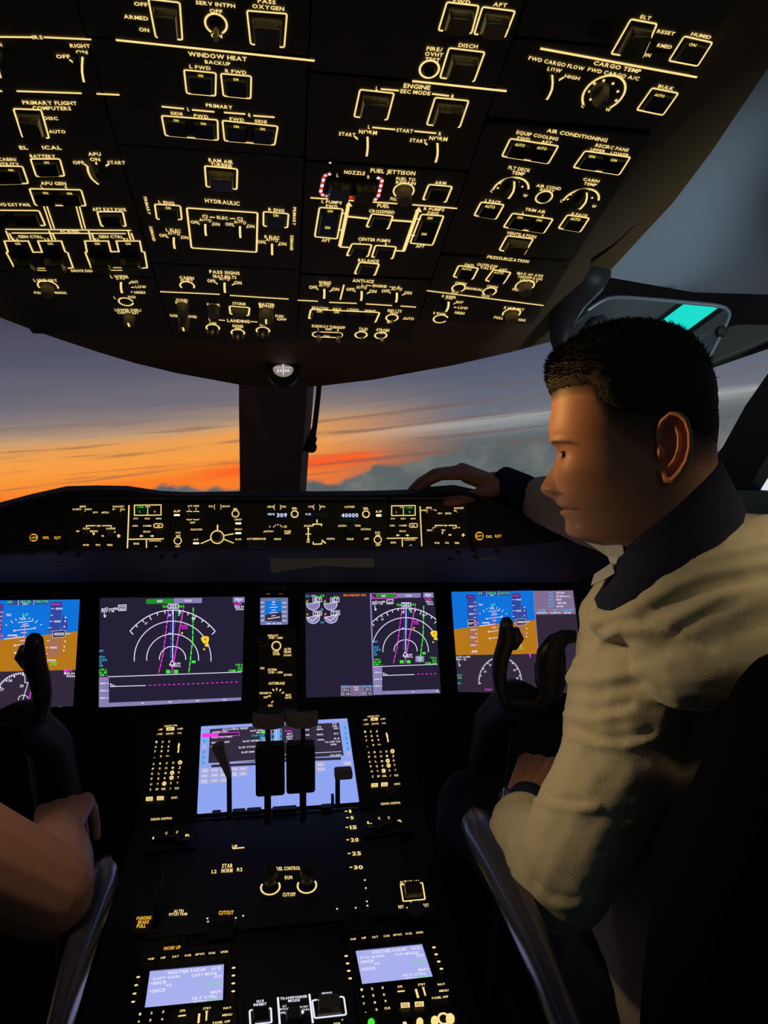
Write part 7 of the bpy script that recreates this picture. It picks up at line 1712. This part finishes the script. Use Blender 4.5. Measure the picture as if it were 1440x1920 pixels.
prof_b = [(613, 1200), (616, 1228), (622, 1254), (632, 1278), (645, 1297), (670, 1317), (711, 1334), (752, 1342), (790, 1344), (815, 1344), (840, 1344), (870, 1346), (900, 1348), (950, 1350), (1000, 1352), (1085, 1354)]
prof_w = [(613, 4), (616, 38), (622, 60), (632, 80), (645, 94), (670, 110), (710, 120), (760, 123), (800, 121), (840, 117), (875, 113), (905, 108), (940, 101), (965, 93), (985, 84), (1002, 74), (1012, 66), (1020, 70), (1040, 80), (1085, 92)]
def ip(t, y):
    k = 5.0 if t is base_f or t is prof_w else 1.0
    return sum(ip0(t, y + k * d) for d in (-1, -.5, 0, .5, 1)) / 5
def ip0(t, y): return float(np.interp(y, [p[0] for p in t], [p[1] for p in t]))
ys = sorted(set([613, 614, 616, 619] + list(np.arange(622, 1050, 2.0))))
NC = 128; hv, tone, hx_, hy_ = [], [], [], []
def bump(v, c, s): return math.exp(-((v - c) / s) ** 2)
def nose(y):
    return float(np.interp(y, [846, 858, 872, 886, 900, 910, 918, 925, 931, 937, 943], [0, 3, 9, 17, 26, 31, 32, 28, 17, 5, 0]))
for y in ys:
    xf, xb, w = ip(base_f, y), ip(prof_b, y), ip(prof_w, y); dxp = (ip(prof_f, y) - xf) if 740 < y < 1018 else 0.0; zw = float(np.interp(y, [740, 790, 825, 850, 925, 940, 965, 990, 1015], [80, 80, 62, 26, 22, 26, 30, 26, 40])); cx = (xf + xb) / 2
    cx = xf + (xb - xf) * .52; 
    for i in range(NC):
        ph = 2 * math.pi * i / NC; c, s_ = math.cos(ph), math.sin(ph)
        nf = 2.35 if c > 0 else 2.1
        x = cx - (cx - xf if c > 0 else xb - cx) * (abs(c) ** (2 / nf)) * (1 if c > 0 else -1)
        z = w * (abs(s_) ** (2 / nf)) * (1 if s_ > 0 else -1)
        az = abs(z)
        d = 0.0
        if c > 0:
            front = math.exp(-((x - xf) / 55.0) ** 2)
            sg = float(np.interp(y, [850, 880, 912, 935], [9, 10, 14, 13]))
            x += dxp * math.exp(-(z / zw) ** 2)
            x -= nose(y) * math.exp(-(z / sg) ** 2)
            x -= 17 * bump(y, 917, 9) * bump(az, 20, 8) * front                     # nostril wings
            d -= 13 * bump(y, 853, 12) * bump(az, 46, 24) * front                    # eye sockets
            d += 6.0 * bump(y, 832, 8) * bump(az, 44, 28) * front                   # brows
            d += 4 * bump(y, 886, 20) * bump(az, 72, 26)                            # cheekbones
            d -= 6.5 * bump(y, 953.5 - max(0, az - 30) * .10, 2.8) * (1 if az < 50 else math.exp(-((az - 50) / 6) ** 2)) * front   # mouth line
            d += 2.5 * bump(y, 962, 5) * bump(az, 0, 26) * front + 2 * bump(y, 946, 4) * bump(az, 0, 24) * front
            d -= 4 * bump(y, 914, 9) * bump(az, 33, 5) * front
            fx_ = np.interp(y, [925, 945, 965, 985], [34, 46, 52, 50])
            if 922 < y < 985: d -= 3.2 * bump(az, fx_, 5) * front
            d += 4 * bump(y, 930, 20) * bump(az, 62, 16) * front
            d += 2.5 * bump(y, 998, 12) * bump(az, 0, 22)
        x += -d * c; z += d * (1 if z > 0 else -1) * abs(s_)
        if z < 0 or True: pass
        hv.append(hp(x, y, z)); hx_.append(x); hy_.append(y)
nr = len(ys); hf = [(i * NC + j, (i + 1) * NC + j, (i + 1) * NC + (j + 1) % NC, i * NC + (j + 1) % NC) for i in range(nr - 1) for j in range(NC)]
hf += [tuple(range(NC)), tuple((nr - 1) * NC + j for j in range(NC - 1, -1, -1))]
def hairline(x): return float(np.interp(x, [1020, 1040, 1080, 1115, 1124, 1140, 1170, 1225, 1240, 1290, 1345, 1400], [744, 744, 736, 732, 752, 770, 782, 790, 795, 812, 832, 836]))
def fade(x): return float(np.interp(x, [1020, 1040, 1080, 1115, 1128, 1150, 1190, 1222, 1234, 1290, 1345, 1400], [748, 746, 740, 738, 764, 800, 836, 852, 850, 862, 868, 870]))
for x, y in zip(hx_, hy_):
    h0, f0 = hairline(x), fade(x)
    t = 0.0
    if y < h0: t = 1.0
    elif y < f0 + 12: t = max(0, 1 - (y - h0) / max(6, f0 + 14 - h0)) ** .7 * .95
    if 820 < y < 842 and 1038 < x < 1092: t = max(t, .95 * bump(y, 833 - (1065 - x) * .06 + max(0, x - 1075) * .25, 4.2) * (1 if x < 1082 else .6))     # eyebrow
    if 900 < y < 1020: t = max(t, .16 * min(1, (y - 900) / 40) * min(1, max(0, x - 1070) / 40))                                # shaved beard
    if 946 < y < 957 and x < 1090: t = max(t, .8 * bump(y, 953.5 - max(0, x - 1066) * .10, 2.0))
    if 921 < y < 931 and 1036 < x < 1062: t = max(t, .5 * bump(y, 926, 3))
    tone.append(t)
verts = [tuple(p) for p in hv]; faces = list(hf)
# ear, nearest side and far side
eb = MB()
for sd in (1, -1):
    def ep(x, y, z): return hp(x, y, sd * z)
    hel = [(1234, 848, 116), (1229, 822, 122), (1236, 801, 130), (1250, 789, 136), (1264, 789, 141), (1276, 799, 145), (1283, 820, 147), (1284, 845, 145), (1279, 868, 140), (1268, 888, 133), (1256, 901, 126), (1245, 900, 120), (1238, 884, 116)]
    eb.tube([ep(*p) for p in hel], [r * PXM for r in (3.5, 4, 4.4, 4.6, 4.6, 4.6, 4.6, 4.8, 5.5, 6.5, 7.5, 7, 4.5)], skin_m, 10)
    eb.tube([ep(*p) for p in ((1258, 806, 131), (1266, 824, 135), (1266, 846, 134), (1259, 866, 128), (1248, 878, 122))], [r * PXM for r in (3, 4.2, 4.6, 4.6, 3)], skin_m, 8)
    eb.tube([ep(*p) for p in ((1232, 838, 117), (1235, 852, 124), (1234, 866, 118))], [r * PXM for r in (4, 7, 4)], skin_m, 8)
    ring_ = [ep(p[0], p[1], p[2] - 6) for p in hel]; cc_ = ep(1256, 846, 112)
    eb.add(ring_ + [cc_], [(i, (i + 1) % 13, 13) for i in range(13)], skin_m)
    back_ = [ep(p[0] - 6, p[1], 106) for p in hel]; eb.add(ring_ + back_, [(i, 13 + i, 13 + (i + 1) % 13, (i + 1) % 13) for i in range(13)], skin_m)
o_ = len(verts); verts += eb.v; faces += [tuple(i + o_ for i in q) for q in eb.f]; tone += [0.0] * len(eb.v)
# limbs: joints
Ls = aty(1218, 1185, 0.735); Le = aty(1054, 1640, 0.715); Lw = aty(990, 1505, 0.93)
Rs = aty(1250, 1000, 0.95); Re = aty(1120, 968, 1.10); Rw = aty(955, 918, 1.275)
chest = Vector((0.505, 0.80, CP.z - 0.20)); pelvis = Vector((0.545, 0.74, CP.z - 0.62)); neckb = Vector((0.445, 0.745, CP.z - 0.07))
# bare skin below the clothes: hands
hb = MB()
near_d = (aty(1002, 1452, 1.03) - Lw).normalized()
hand(hb, Lw + near_d * .004, near_d + Vector((0.25, 0, 0.22)), Vector((-.25, -.35, 1)), False, [(38, 45, 30), (42, 48, 30), (44, 48, 30), (46, 46, 28)], 0.08, .5, k=1.25)
capsule(hb, Lw - near_d * .06, Lw + near_d * .03, .027, .025, skin_m)
fd = (aty(868, 885, 1.275) - Rw).normalized()
hand(hb, Rw + fd * .012, fd, Vector((0, -.25, 1)), True, [(22, 26, 14), (24, 28, 14), (26, 28, 16), (30, 28, 16)], 0.05, .45, k=1.06)
capsule(hb, Rw - fd * .08, Rw + fd * .03, .029, .025, skin_m); capsule(hb, Rw - fd * .06, Re, .027, .034, skin_m); capsule(hb, Re, Rs, .034, .04, skin_m); capsule(hb, Rs, neckb, .04, .05, skin_m); capsule(hb, neckb - Vector((0, 0, .06)), hp(1262, 1000, 0), .05, .046, skin_m); capsule(hb, neckb, Ls, .05, .04, skin_m); capsule(hb, Ls, Le, .04, .034, skin_m); capsule(hb, Le, Lw - near_d * .05, .034, .026, skin_m)
v2, n2, f2 = remesh(hb, .0023, 3)
for v_, f_ in ((v2, f2),):
    o_ = len(verts); verts += [tuple(p) for p in v_]; faces += [tuple(i + o_ for i in q) for q in f_]; tone += [0.0] * len(v_)
man = meshobj('person', verts, faces, skin_m, None, tone)
tag(man, 'short-haired man in cream sweater turned left in the right seat, one hand on the glareshield', 'person')
# hair: a raised cap over the scalp
nrm = np.zeros((len(hv), 3)); V_ = np.array([tuple(p) for p in hv])
cen_ = np.array(hp(1190, 800, 0)); 
idx = {}; hv2, hf2 = [], []
def hairpt(k):
    if k in idx: return idx[k]
    x, y = hx_[k], hy_[k]; m_ = hairline(x) - y
    th = 6.5 * min(1, max(0, m_ / 34)) * (1.0 if y < 720 else max(.25, 1 - (y - 720) / 60))
    dd = V_[k] - cen_; dd /= np.linalg.norm(dd)
    nz = mnoise.fractal(Vector(tuple(V_[k] * 130)), .7, 2.0, 3)
    r = (th * (1 + .35 * nz) - (2.0 if m_ < 3 else 0)) * PXM
    idx[k] = len(hv2); hv2.append(V_[k] + dd * (r + .0006)); return idx[k]
for q in hf:
    if len(q) == 4 and all(hy_[k] < hairline(hx_[k]) + 4 for k in q): hf2.append(tuple(hairpt(k) for k in q))
hf2.append(tuple(hairpt(k) for k in range(NC)))
hair = meshobj('hair', hv2, hf2, hair_m, man)
# short strands standing on it
rnd = random.Random(11); sv, sf = [], []
fwd = -HPn.u
cells = [q for q in hf if len(q) == 4 and all(hy_[k] < fade(hx_[k]) - 2 for k in q)]
for _ in range(15000):
    q = cells[int(rnd.random() * len(cells))]; k = q[0]; x, y = hx_[k], hy_[k]
    p = Vector(V_[q[0]]).lerp(Vector(V_[q[2]]), rnd.random()).lerp(Vector(V_[q[1]]), rnd.random() * .5)
    nd_ = (p - Vector(cen_)).normalized()
    m_ = hairline(x) - y
    if m_ < 0 and rnd.random() < .6: continue
    ln = (15 if y < 690 else max(4.5, 15 - (y - 690) * .16)) * min(1, max(.25, (m_ + 12) / 40)) * (.7 + .6 * rnd.random()) * PXM
    dr = (nd_ * (.75 if y < 700 else .35) + fwd * (.55 if y < 740 else .1) + Vector((rnd.uniform(-.3, .3), rnd.uniform(-.3, .3), rnd.uniform(-.3, .3) - (.5 if y > 730 else 0)))).normalized()
    base = p + nd_ * (5.0 * PXM * min(1, max(0, m_ / 34)) * (1 if y < 720 else .3)); sd_ = dr.cross(CP - p).normalized() * .00035
    o_ = len(sv); sv += [base - sd_, base + sd_, base + dr * ln * .6 + sd_ * .8, base + dr * ln * .6 - sd_ * .8, base + dr * ln + nd_ * -.0006]
    sf += [(o_, o_ + 1, o_ + 2, o_ + 3), (o_ + 3, o_ + 2, o_ + 4)]
strands = meshobj('hair_strands', sv, sf, hair_m, hair); strands['kind'] = 'stuff'
# eyes
for sd in (1, -1):
    eb = MB(); ellipsoid(eb, hp(1073, 853.5, sd * 45), (HPn.u * 15 * PXM, HPn.v * 15 * PXM, HPn.n * 15 * PXM), pbr('eye_white', rgb(190, 180, 170), .3)); o = eb.build('eye', man, True)
    sub = MB(); 
    c_ = hp(1060.5, 853.5, sd * 52); ax_ = Plane(c_, HPn.n * sd, HPn.v)
    ellipsoid(sub, c_, (HPn.n * 8 * PXM, HPn.v * 8 * PXM, HPn.u * 3 * PXM), pbr('iris_dark', rgb(30, 24, 20), .15)); sub.build('iris', o, True)
    lid = MB()
    for dy, r_ in ((-1, 1.0), (1, 1.0)):
        pth = [hp(1056 + 20 * t * t, 853.5 + dy * (7.5 - 7.5 * (t - .3) ** 2 * 2.2), sd * (40 + 22 * t)) for t in np.linspace(0, 1, 8)]
        lid.tube(pth, [3.2 * PXM] * 8, skin_m, 8)
    lo_ = lid.build('eyelid', man, True); at = lo_.data.attributes.new('tone', 'FLOAT', 'POINT'); at.data.foreach_set('value', np.full(len(lo_.data.vertices), .25, dtype=np.float32))
# sweater: torso and both sleeves in one surface
sb = MB()
ellipsoid(sb, chest + Vector((.03, .0, -.06)), (Vector((.155, .03, 0)), Vector((-.03, .18, 0)), Vector((-.02, 0, .17))), knit_m)
capsule(sb, chest + Vector((.0, 0, -.10)), pelvis, .155, .165, knit_m)
capsule(sb, Ls + Vector((.06, .02, .02)), Vector(neckb) + Vector((.06, .02, -.045)), .072, .085, knit_m)
Lm = aty(1168, 1405, 0.725); capsule(sb, Ls, Lm, .074, .065, knit_m); capsule(sb, Lm, Le, .065, .058, knit_m); capsule(sb, Le, Lw - near_d * .105, .055, .043, knit_m)
capsule(sb, Ls + Vector((.02, .03, 0)), chest + Vector((.03, -.04, .05)), .085, .12, knit_m)
capsule(sb, Rs, Re, .062, .056, knit_m); capsule(sb, Re, aty(1020, 938, 1.205), .056, .046, knit_m); capsule(sb, chest + Vector((.06, .06, .04)), Rs, .08, .062, knit_m)
capsule(sb, aty(1330, 1075, .74), aty(1470, 1066, .84), .07, .075, knit_m); capsule(sb, aty(1300, 1100, .74), aty(1440, 1120, .80), .09, .11, knit_m)
capsule(sb, hp(1185, 1158, 60), hp(1262, 1092, 72), 44 * PXM, 56 * PXM, knit_m); capsule(sb, hp(1262, 1092, 72), hp(1345, 1052, 50), 56 * PXM, 60 * PXM, knit_m); capsule(sb, hp(1345, 1052, 50), hp(1450, 1022, 10), 60 * PXM, 62 * PXM, knit_m)
capsule(sb, hp(1235, 1175, 62), hp(1330, 1130, 62), 70 * PXM, 78 * PXM, knit_m); capsule(sb, hp(1330, 1130, 62), hp(1450, 1095, 20), 78 * PXM, 84 * PXM, knit_m); capsule(sb, hp(1280, 1230, 60), hp(1430, 1200, 40), 90 * PXM, 95 * PXM, knit_m)
capsule(sb, hp(1140, 1165, 20), hp(1185, 1158, 60), 40 * PXM, 44 * PXM, knit_m)
v, n, f = remesh(sb, .0044, 7)
v = wrinkle(v, n, .0022, (12, 12, 22), 3); v = wrinkle(v, n, .0006, (40, 40, 60), 8)
v = crease(v, n, [(p_, a_ * .62, max(w_ * 1.15, 8)) for p_, a_, w_ in [([(1118, 1182), (1150, 1166), (1200, 1164), (1260, 1182), (1300, 1206), (1335, 1218)], -.006, 7), ([(1178, 1182), (1210, 1178), (1255, 1184)], .006, 8), ([(1082, 1242), (1112, 1216), (1146, 1192)], .006, 7),
     ([(1110, 1215), (1180, 1205), (1240, 1215)], -.007, 16), ([(1210, 1152), (1300, 1108), (1440, 1078)], -.008, 12), ([(1215, 1128), (1320, 1078), (1440, 1056)], .006, 12), ([(1230, 1075), (1330, 1040), (1440, 1020)], .005, 10), ([(1240, 1056), (1320, 1022), (1420, 1000)], -.005, 10),
     ([(1260, 1190), (1330, 1150), (1390, 1120)], -.006, 10), ([(1260, 1165), (1350, 1120)], .005, 10),
     ([(1076, 1368), (1120, 1384), (1170, 1386), (1222, 1374)], -.006, 7), ([(1074, 1380), (1120, 1397), (1170, 1399), (1222, 1386)], .006, 7), ([(1064, 1338), (1110, 1350), (1180, 1336)], .006, 8), ([(1064, 1325), (1110, 1336), (1180, 1322)], -.006, 8),
     ([(1062, 1272), (1120, 1276), (1200, 1258)], .005, 10), ([(1062, 1290), (1120, 1296), (1200, 1280)], -.005, 10),
     ([(1008, 1500), (1040, 1512), (1088, 1518), (1120, 1514)], .007, 6), ([(1008, 1488), (1040, 1500), (1090, 1504)], -.006, 6), ([(1000, 1656), (1030, 1682), (1075, 1688)], -.005, 7), ([(990, 1664), (1025, 1694), (1075, 1700)], .004, 6),
     ([(975, 1590), (985, 1630), (1000, 1656)], -.004, 7), ([(955, 1560), (950, 1590), (955, 1620)], .003, 7)]])
x_, y_ = projn(v)
sweater = meshobj('sweater', v, f, knit_m, man)
# navy cuffs, collar, shirt collar, trousers, watch
def cuff(p, q, r0, r1, nm, mat):
    mb = MB(); p, q = Vector(p), Vector(q); d = (q - p).normalized()
    mb.tube([p, p.lerp(q, .5), q, q + d * .001, q - d * .006], [r0, (r0 + r1) / 2 + .001, r1, r1 - .004, r1 - .005], mat, 24); return mb.build(nm, man, True)
cuff(Lw - near_d * .068, Lw - near_d * .018, .037, .033, 'cuff', navy_m)
cuff(aty(1003, 946, 1.22), aty(938, 908, 1.285), .045, .037, 'cuff', navy_m)
mb = MB(); a = Lw - near_d * .055; mb.tube([Lw - near_d * .082, Lw - near_d * .072, Lw - near_d * .063, Lw - near_d * .062], [.0405, .042, .0405, .037], knit_m, 24); mb.build('sleeve_hem', man, True)
mb = MB(); wp = Lw - near_d * .014; mb.tube([wp, wp + near_d * .016], [.0305, .0300], pbr('watch_strap', rgb(14, 14, 18), .5), 24); wo = mb.build('watch', man, True)
mb = MB(); fp = aty(948, 1497, .925); P2 = Plane(fp, near_d, Vector((0, -.2, 1))); mb.lathe([(.014, -.004), (.015, .002), (.012, .005)], (0, 0, 0), pbr('watch_steel', rgb(200, 205, 215), .15, metal=1), 20)
o = mb.build('watch_case', wo, True); o.matrix_local = Plane(fp, Vector((0, 1, .3)), Vector((.2, -.3, 1))).M
cb = []
rings = [((1158, 1032), (1352, 864), 96), ((1149, 1050), (1360, 878), 101), ((1140, 1076), (1374, 906), 106), ((1128, 1100), (1390, 936), 116), ((1114, 1122), (1398, 956), 118), ((1124, 1150), (1390, 1000), 112)]
for i, (a, b, rz) in enumerate(rings):
    a = hp(*a); b = hp(*b); c = (a + b) / 2; ax = (b - a) / 2
    cb.append([c + ax * (math.cos(t) if True else 0) + HPn.n * (rz * PXM * math.sin(t)) + HPn.v * (-6 * PXM * math.sin(t) ** 2) for t in np.linspace(0, 2 * math.pi, 40, endpoint=False)])
inner = [[p + (Vector(np.mean([tuple(q) for q in r], axis=0)) - p) * .07 for p in r] for r in cb[:3]][::-1]
mb = MB(); mb.grid(inner + cb, navy_m, True); mb.build('collar', man, True)
def flap(nm, pix, z, mat, zz=None):
    mb = MB(); k = len(pix); zs = zz or [z] * k
    vs = [hp(x, y, w) for (x, y), w in zip(pix, zs)] + [hp(x + 2, y + 1, w - 7) for (x, y), w in zip(pix, zs)]
    mb.add(vs, [tuple(range(k)), tuple(range(2 * k - 1, k - 1, -1))] + [(i, k + i, k + (i + 1) % k, (i + 1) % k) for i in range(k)], mat); return mb.build(nm, man)
flap('shirt_collar', [(1094, 1013), (1130, 1014), (1168, 1018), (1172, 1040), (1150, 1062), (1140, 1042), (1118, 1028)], 20, white_m, [0, 20, 60, 60, 40, 20, 10])
flap('shirt_collar', [(1148, 1050), (1154, 1068), (1134, 1080), (1110, 1092), (1116, 1072), (1134, 1060)], 45, white_m, [50, 60, 55, 45, 40, 45])
tb = MB(); kneeL = aty(886, 1512, 1.16); kneeR = Vector((.62, 1.22, CP.z - .56)); hipL = Vector((.46, .80, CP.z - .64)); hipR = Vector((.64, .80, CP.z - .64))
capsule(tb, hipL, kneeL, .095, .064, navy2_m); capsule(tb, kneeL, Vector((kneeL.x - .00, 1.25, .12)), .064, .048, navy2_m); capsule(tb, hipR, kneeR, .095, .072, navy2_m); capsule(tb, kneeR, Vector((.62, 1.32, .12)), .072, .05, navy2_m)
capsule(tb, hipL + Vector((0, 0, .02)), hipR + Vector((0, 0, .02)), .11, .11, navy2_m)
v, n, f = remesh(tb, .007, 4); v = wrinkle(v, n, .003, (18, 18, 18), 5); meshobj('trousers', v, f, navy2_m, man)
shoe_m = pbr('shoe_black', rgb(14, 14, 14), .4)
for a in (Vector((kneeL.x - .02, 1.25, .05)), Vector((.62, 1.32, .05))):
    mb = MB(); capsule(mb, a, a + Vector((-.02, .17, -.012)), .045, .036, shoe_m); mb.build('shoe', man, True)
# ---------------- the one in the left seat, only an arm in view
pb = MB()
cs, ce, cw = Vector((-.50, .60, CP.z - .16)), aty(88, 1672, .74), aty(110, 1560, .96)
capsule(pb, cs, cs.lerp(ce, .5), .060, .056, skin_m); capsule(pb, cs.lerp(ce, .5), ce, .057, .046, skin_m); capsule(pb, ce, ce.lerp(cw, .45), .046, .044, skin_m); capsule(pb, ce.lerp(cw, .45), cw, .044, .030, skin_m)
hd = (aty(112, 1520, 1.06) - cw).normalized()
hand(pb, cw + hd * .005, hd + Vector((.1, 0, .1)), Vector((-.1, -.3, 1)), True, [(40, 50, 30)] * 4, 0.04, .5, k=1.08)
v, n, f = remesh(pb, .003, 5)
cap = meshobj('person', v, f, skin_m, None, np.zeros(len(v)))
tag(cap, 'person at left edge, only a bare elbow and loosely closed hand showing over the armrest', 'person')
mb = MB(); capsule(mb, Vector((-.62, .62, CP.z - .25)), Vector((-.60, .70, CP.z - .62)), .17, .16, navy_m); capsule(mb, cs + Vector((-.03, 0, .01)), cs.lerp(ce, .35), .078, .068, navy_m)
v, n, f = remesh(mb, .008, 4); v = wrinkle(v, n, .003, (18, 18, 18), 2); meshobj('shirt', v, f, navy_m, cap)
# ------------------------------------------------------------------ repeats
GROUPS = {'display_unit': 'large cockpit displays', 'thrust_lever': 'thrust levers', 'keyboard': 'keyboards beside the lower display', 'tuning_panel': 'tuning panels', 'cursor_control': 'cursor controls',
          'control_yoke': 'control yokes', 'pilot_seat': 'pilot seats', 'flight_instrument_control_panel': 'flight instrument control panels', 'display_select_panel': 'display select panels', 'event_panel': 'event button panels'}
for o in COL.objects:
    if o.parent is None and o.get('label'):
        g = GROUPS.get(o.name.split('.')[0])
        if g: o['group'] = g
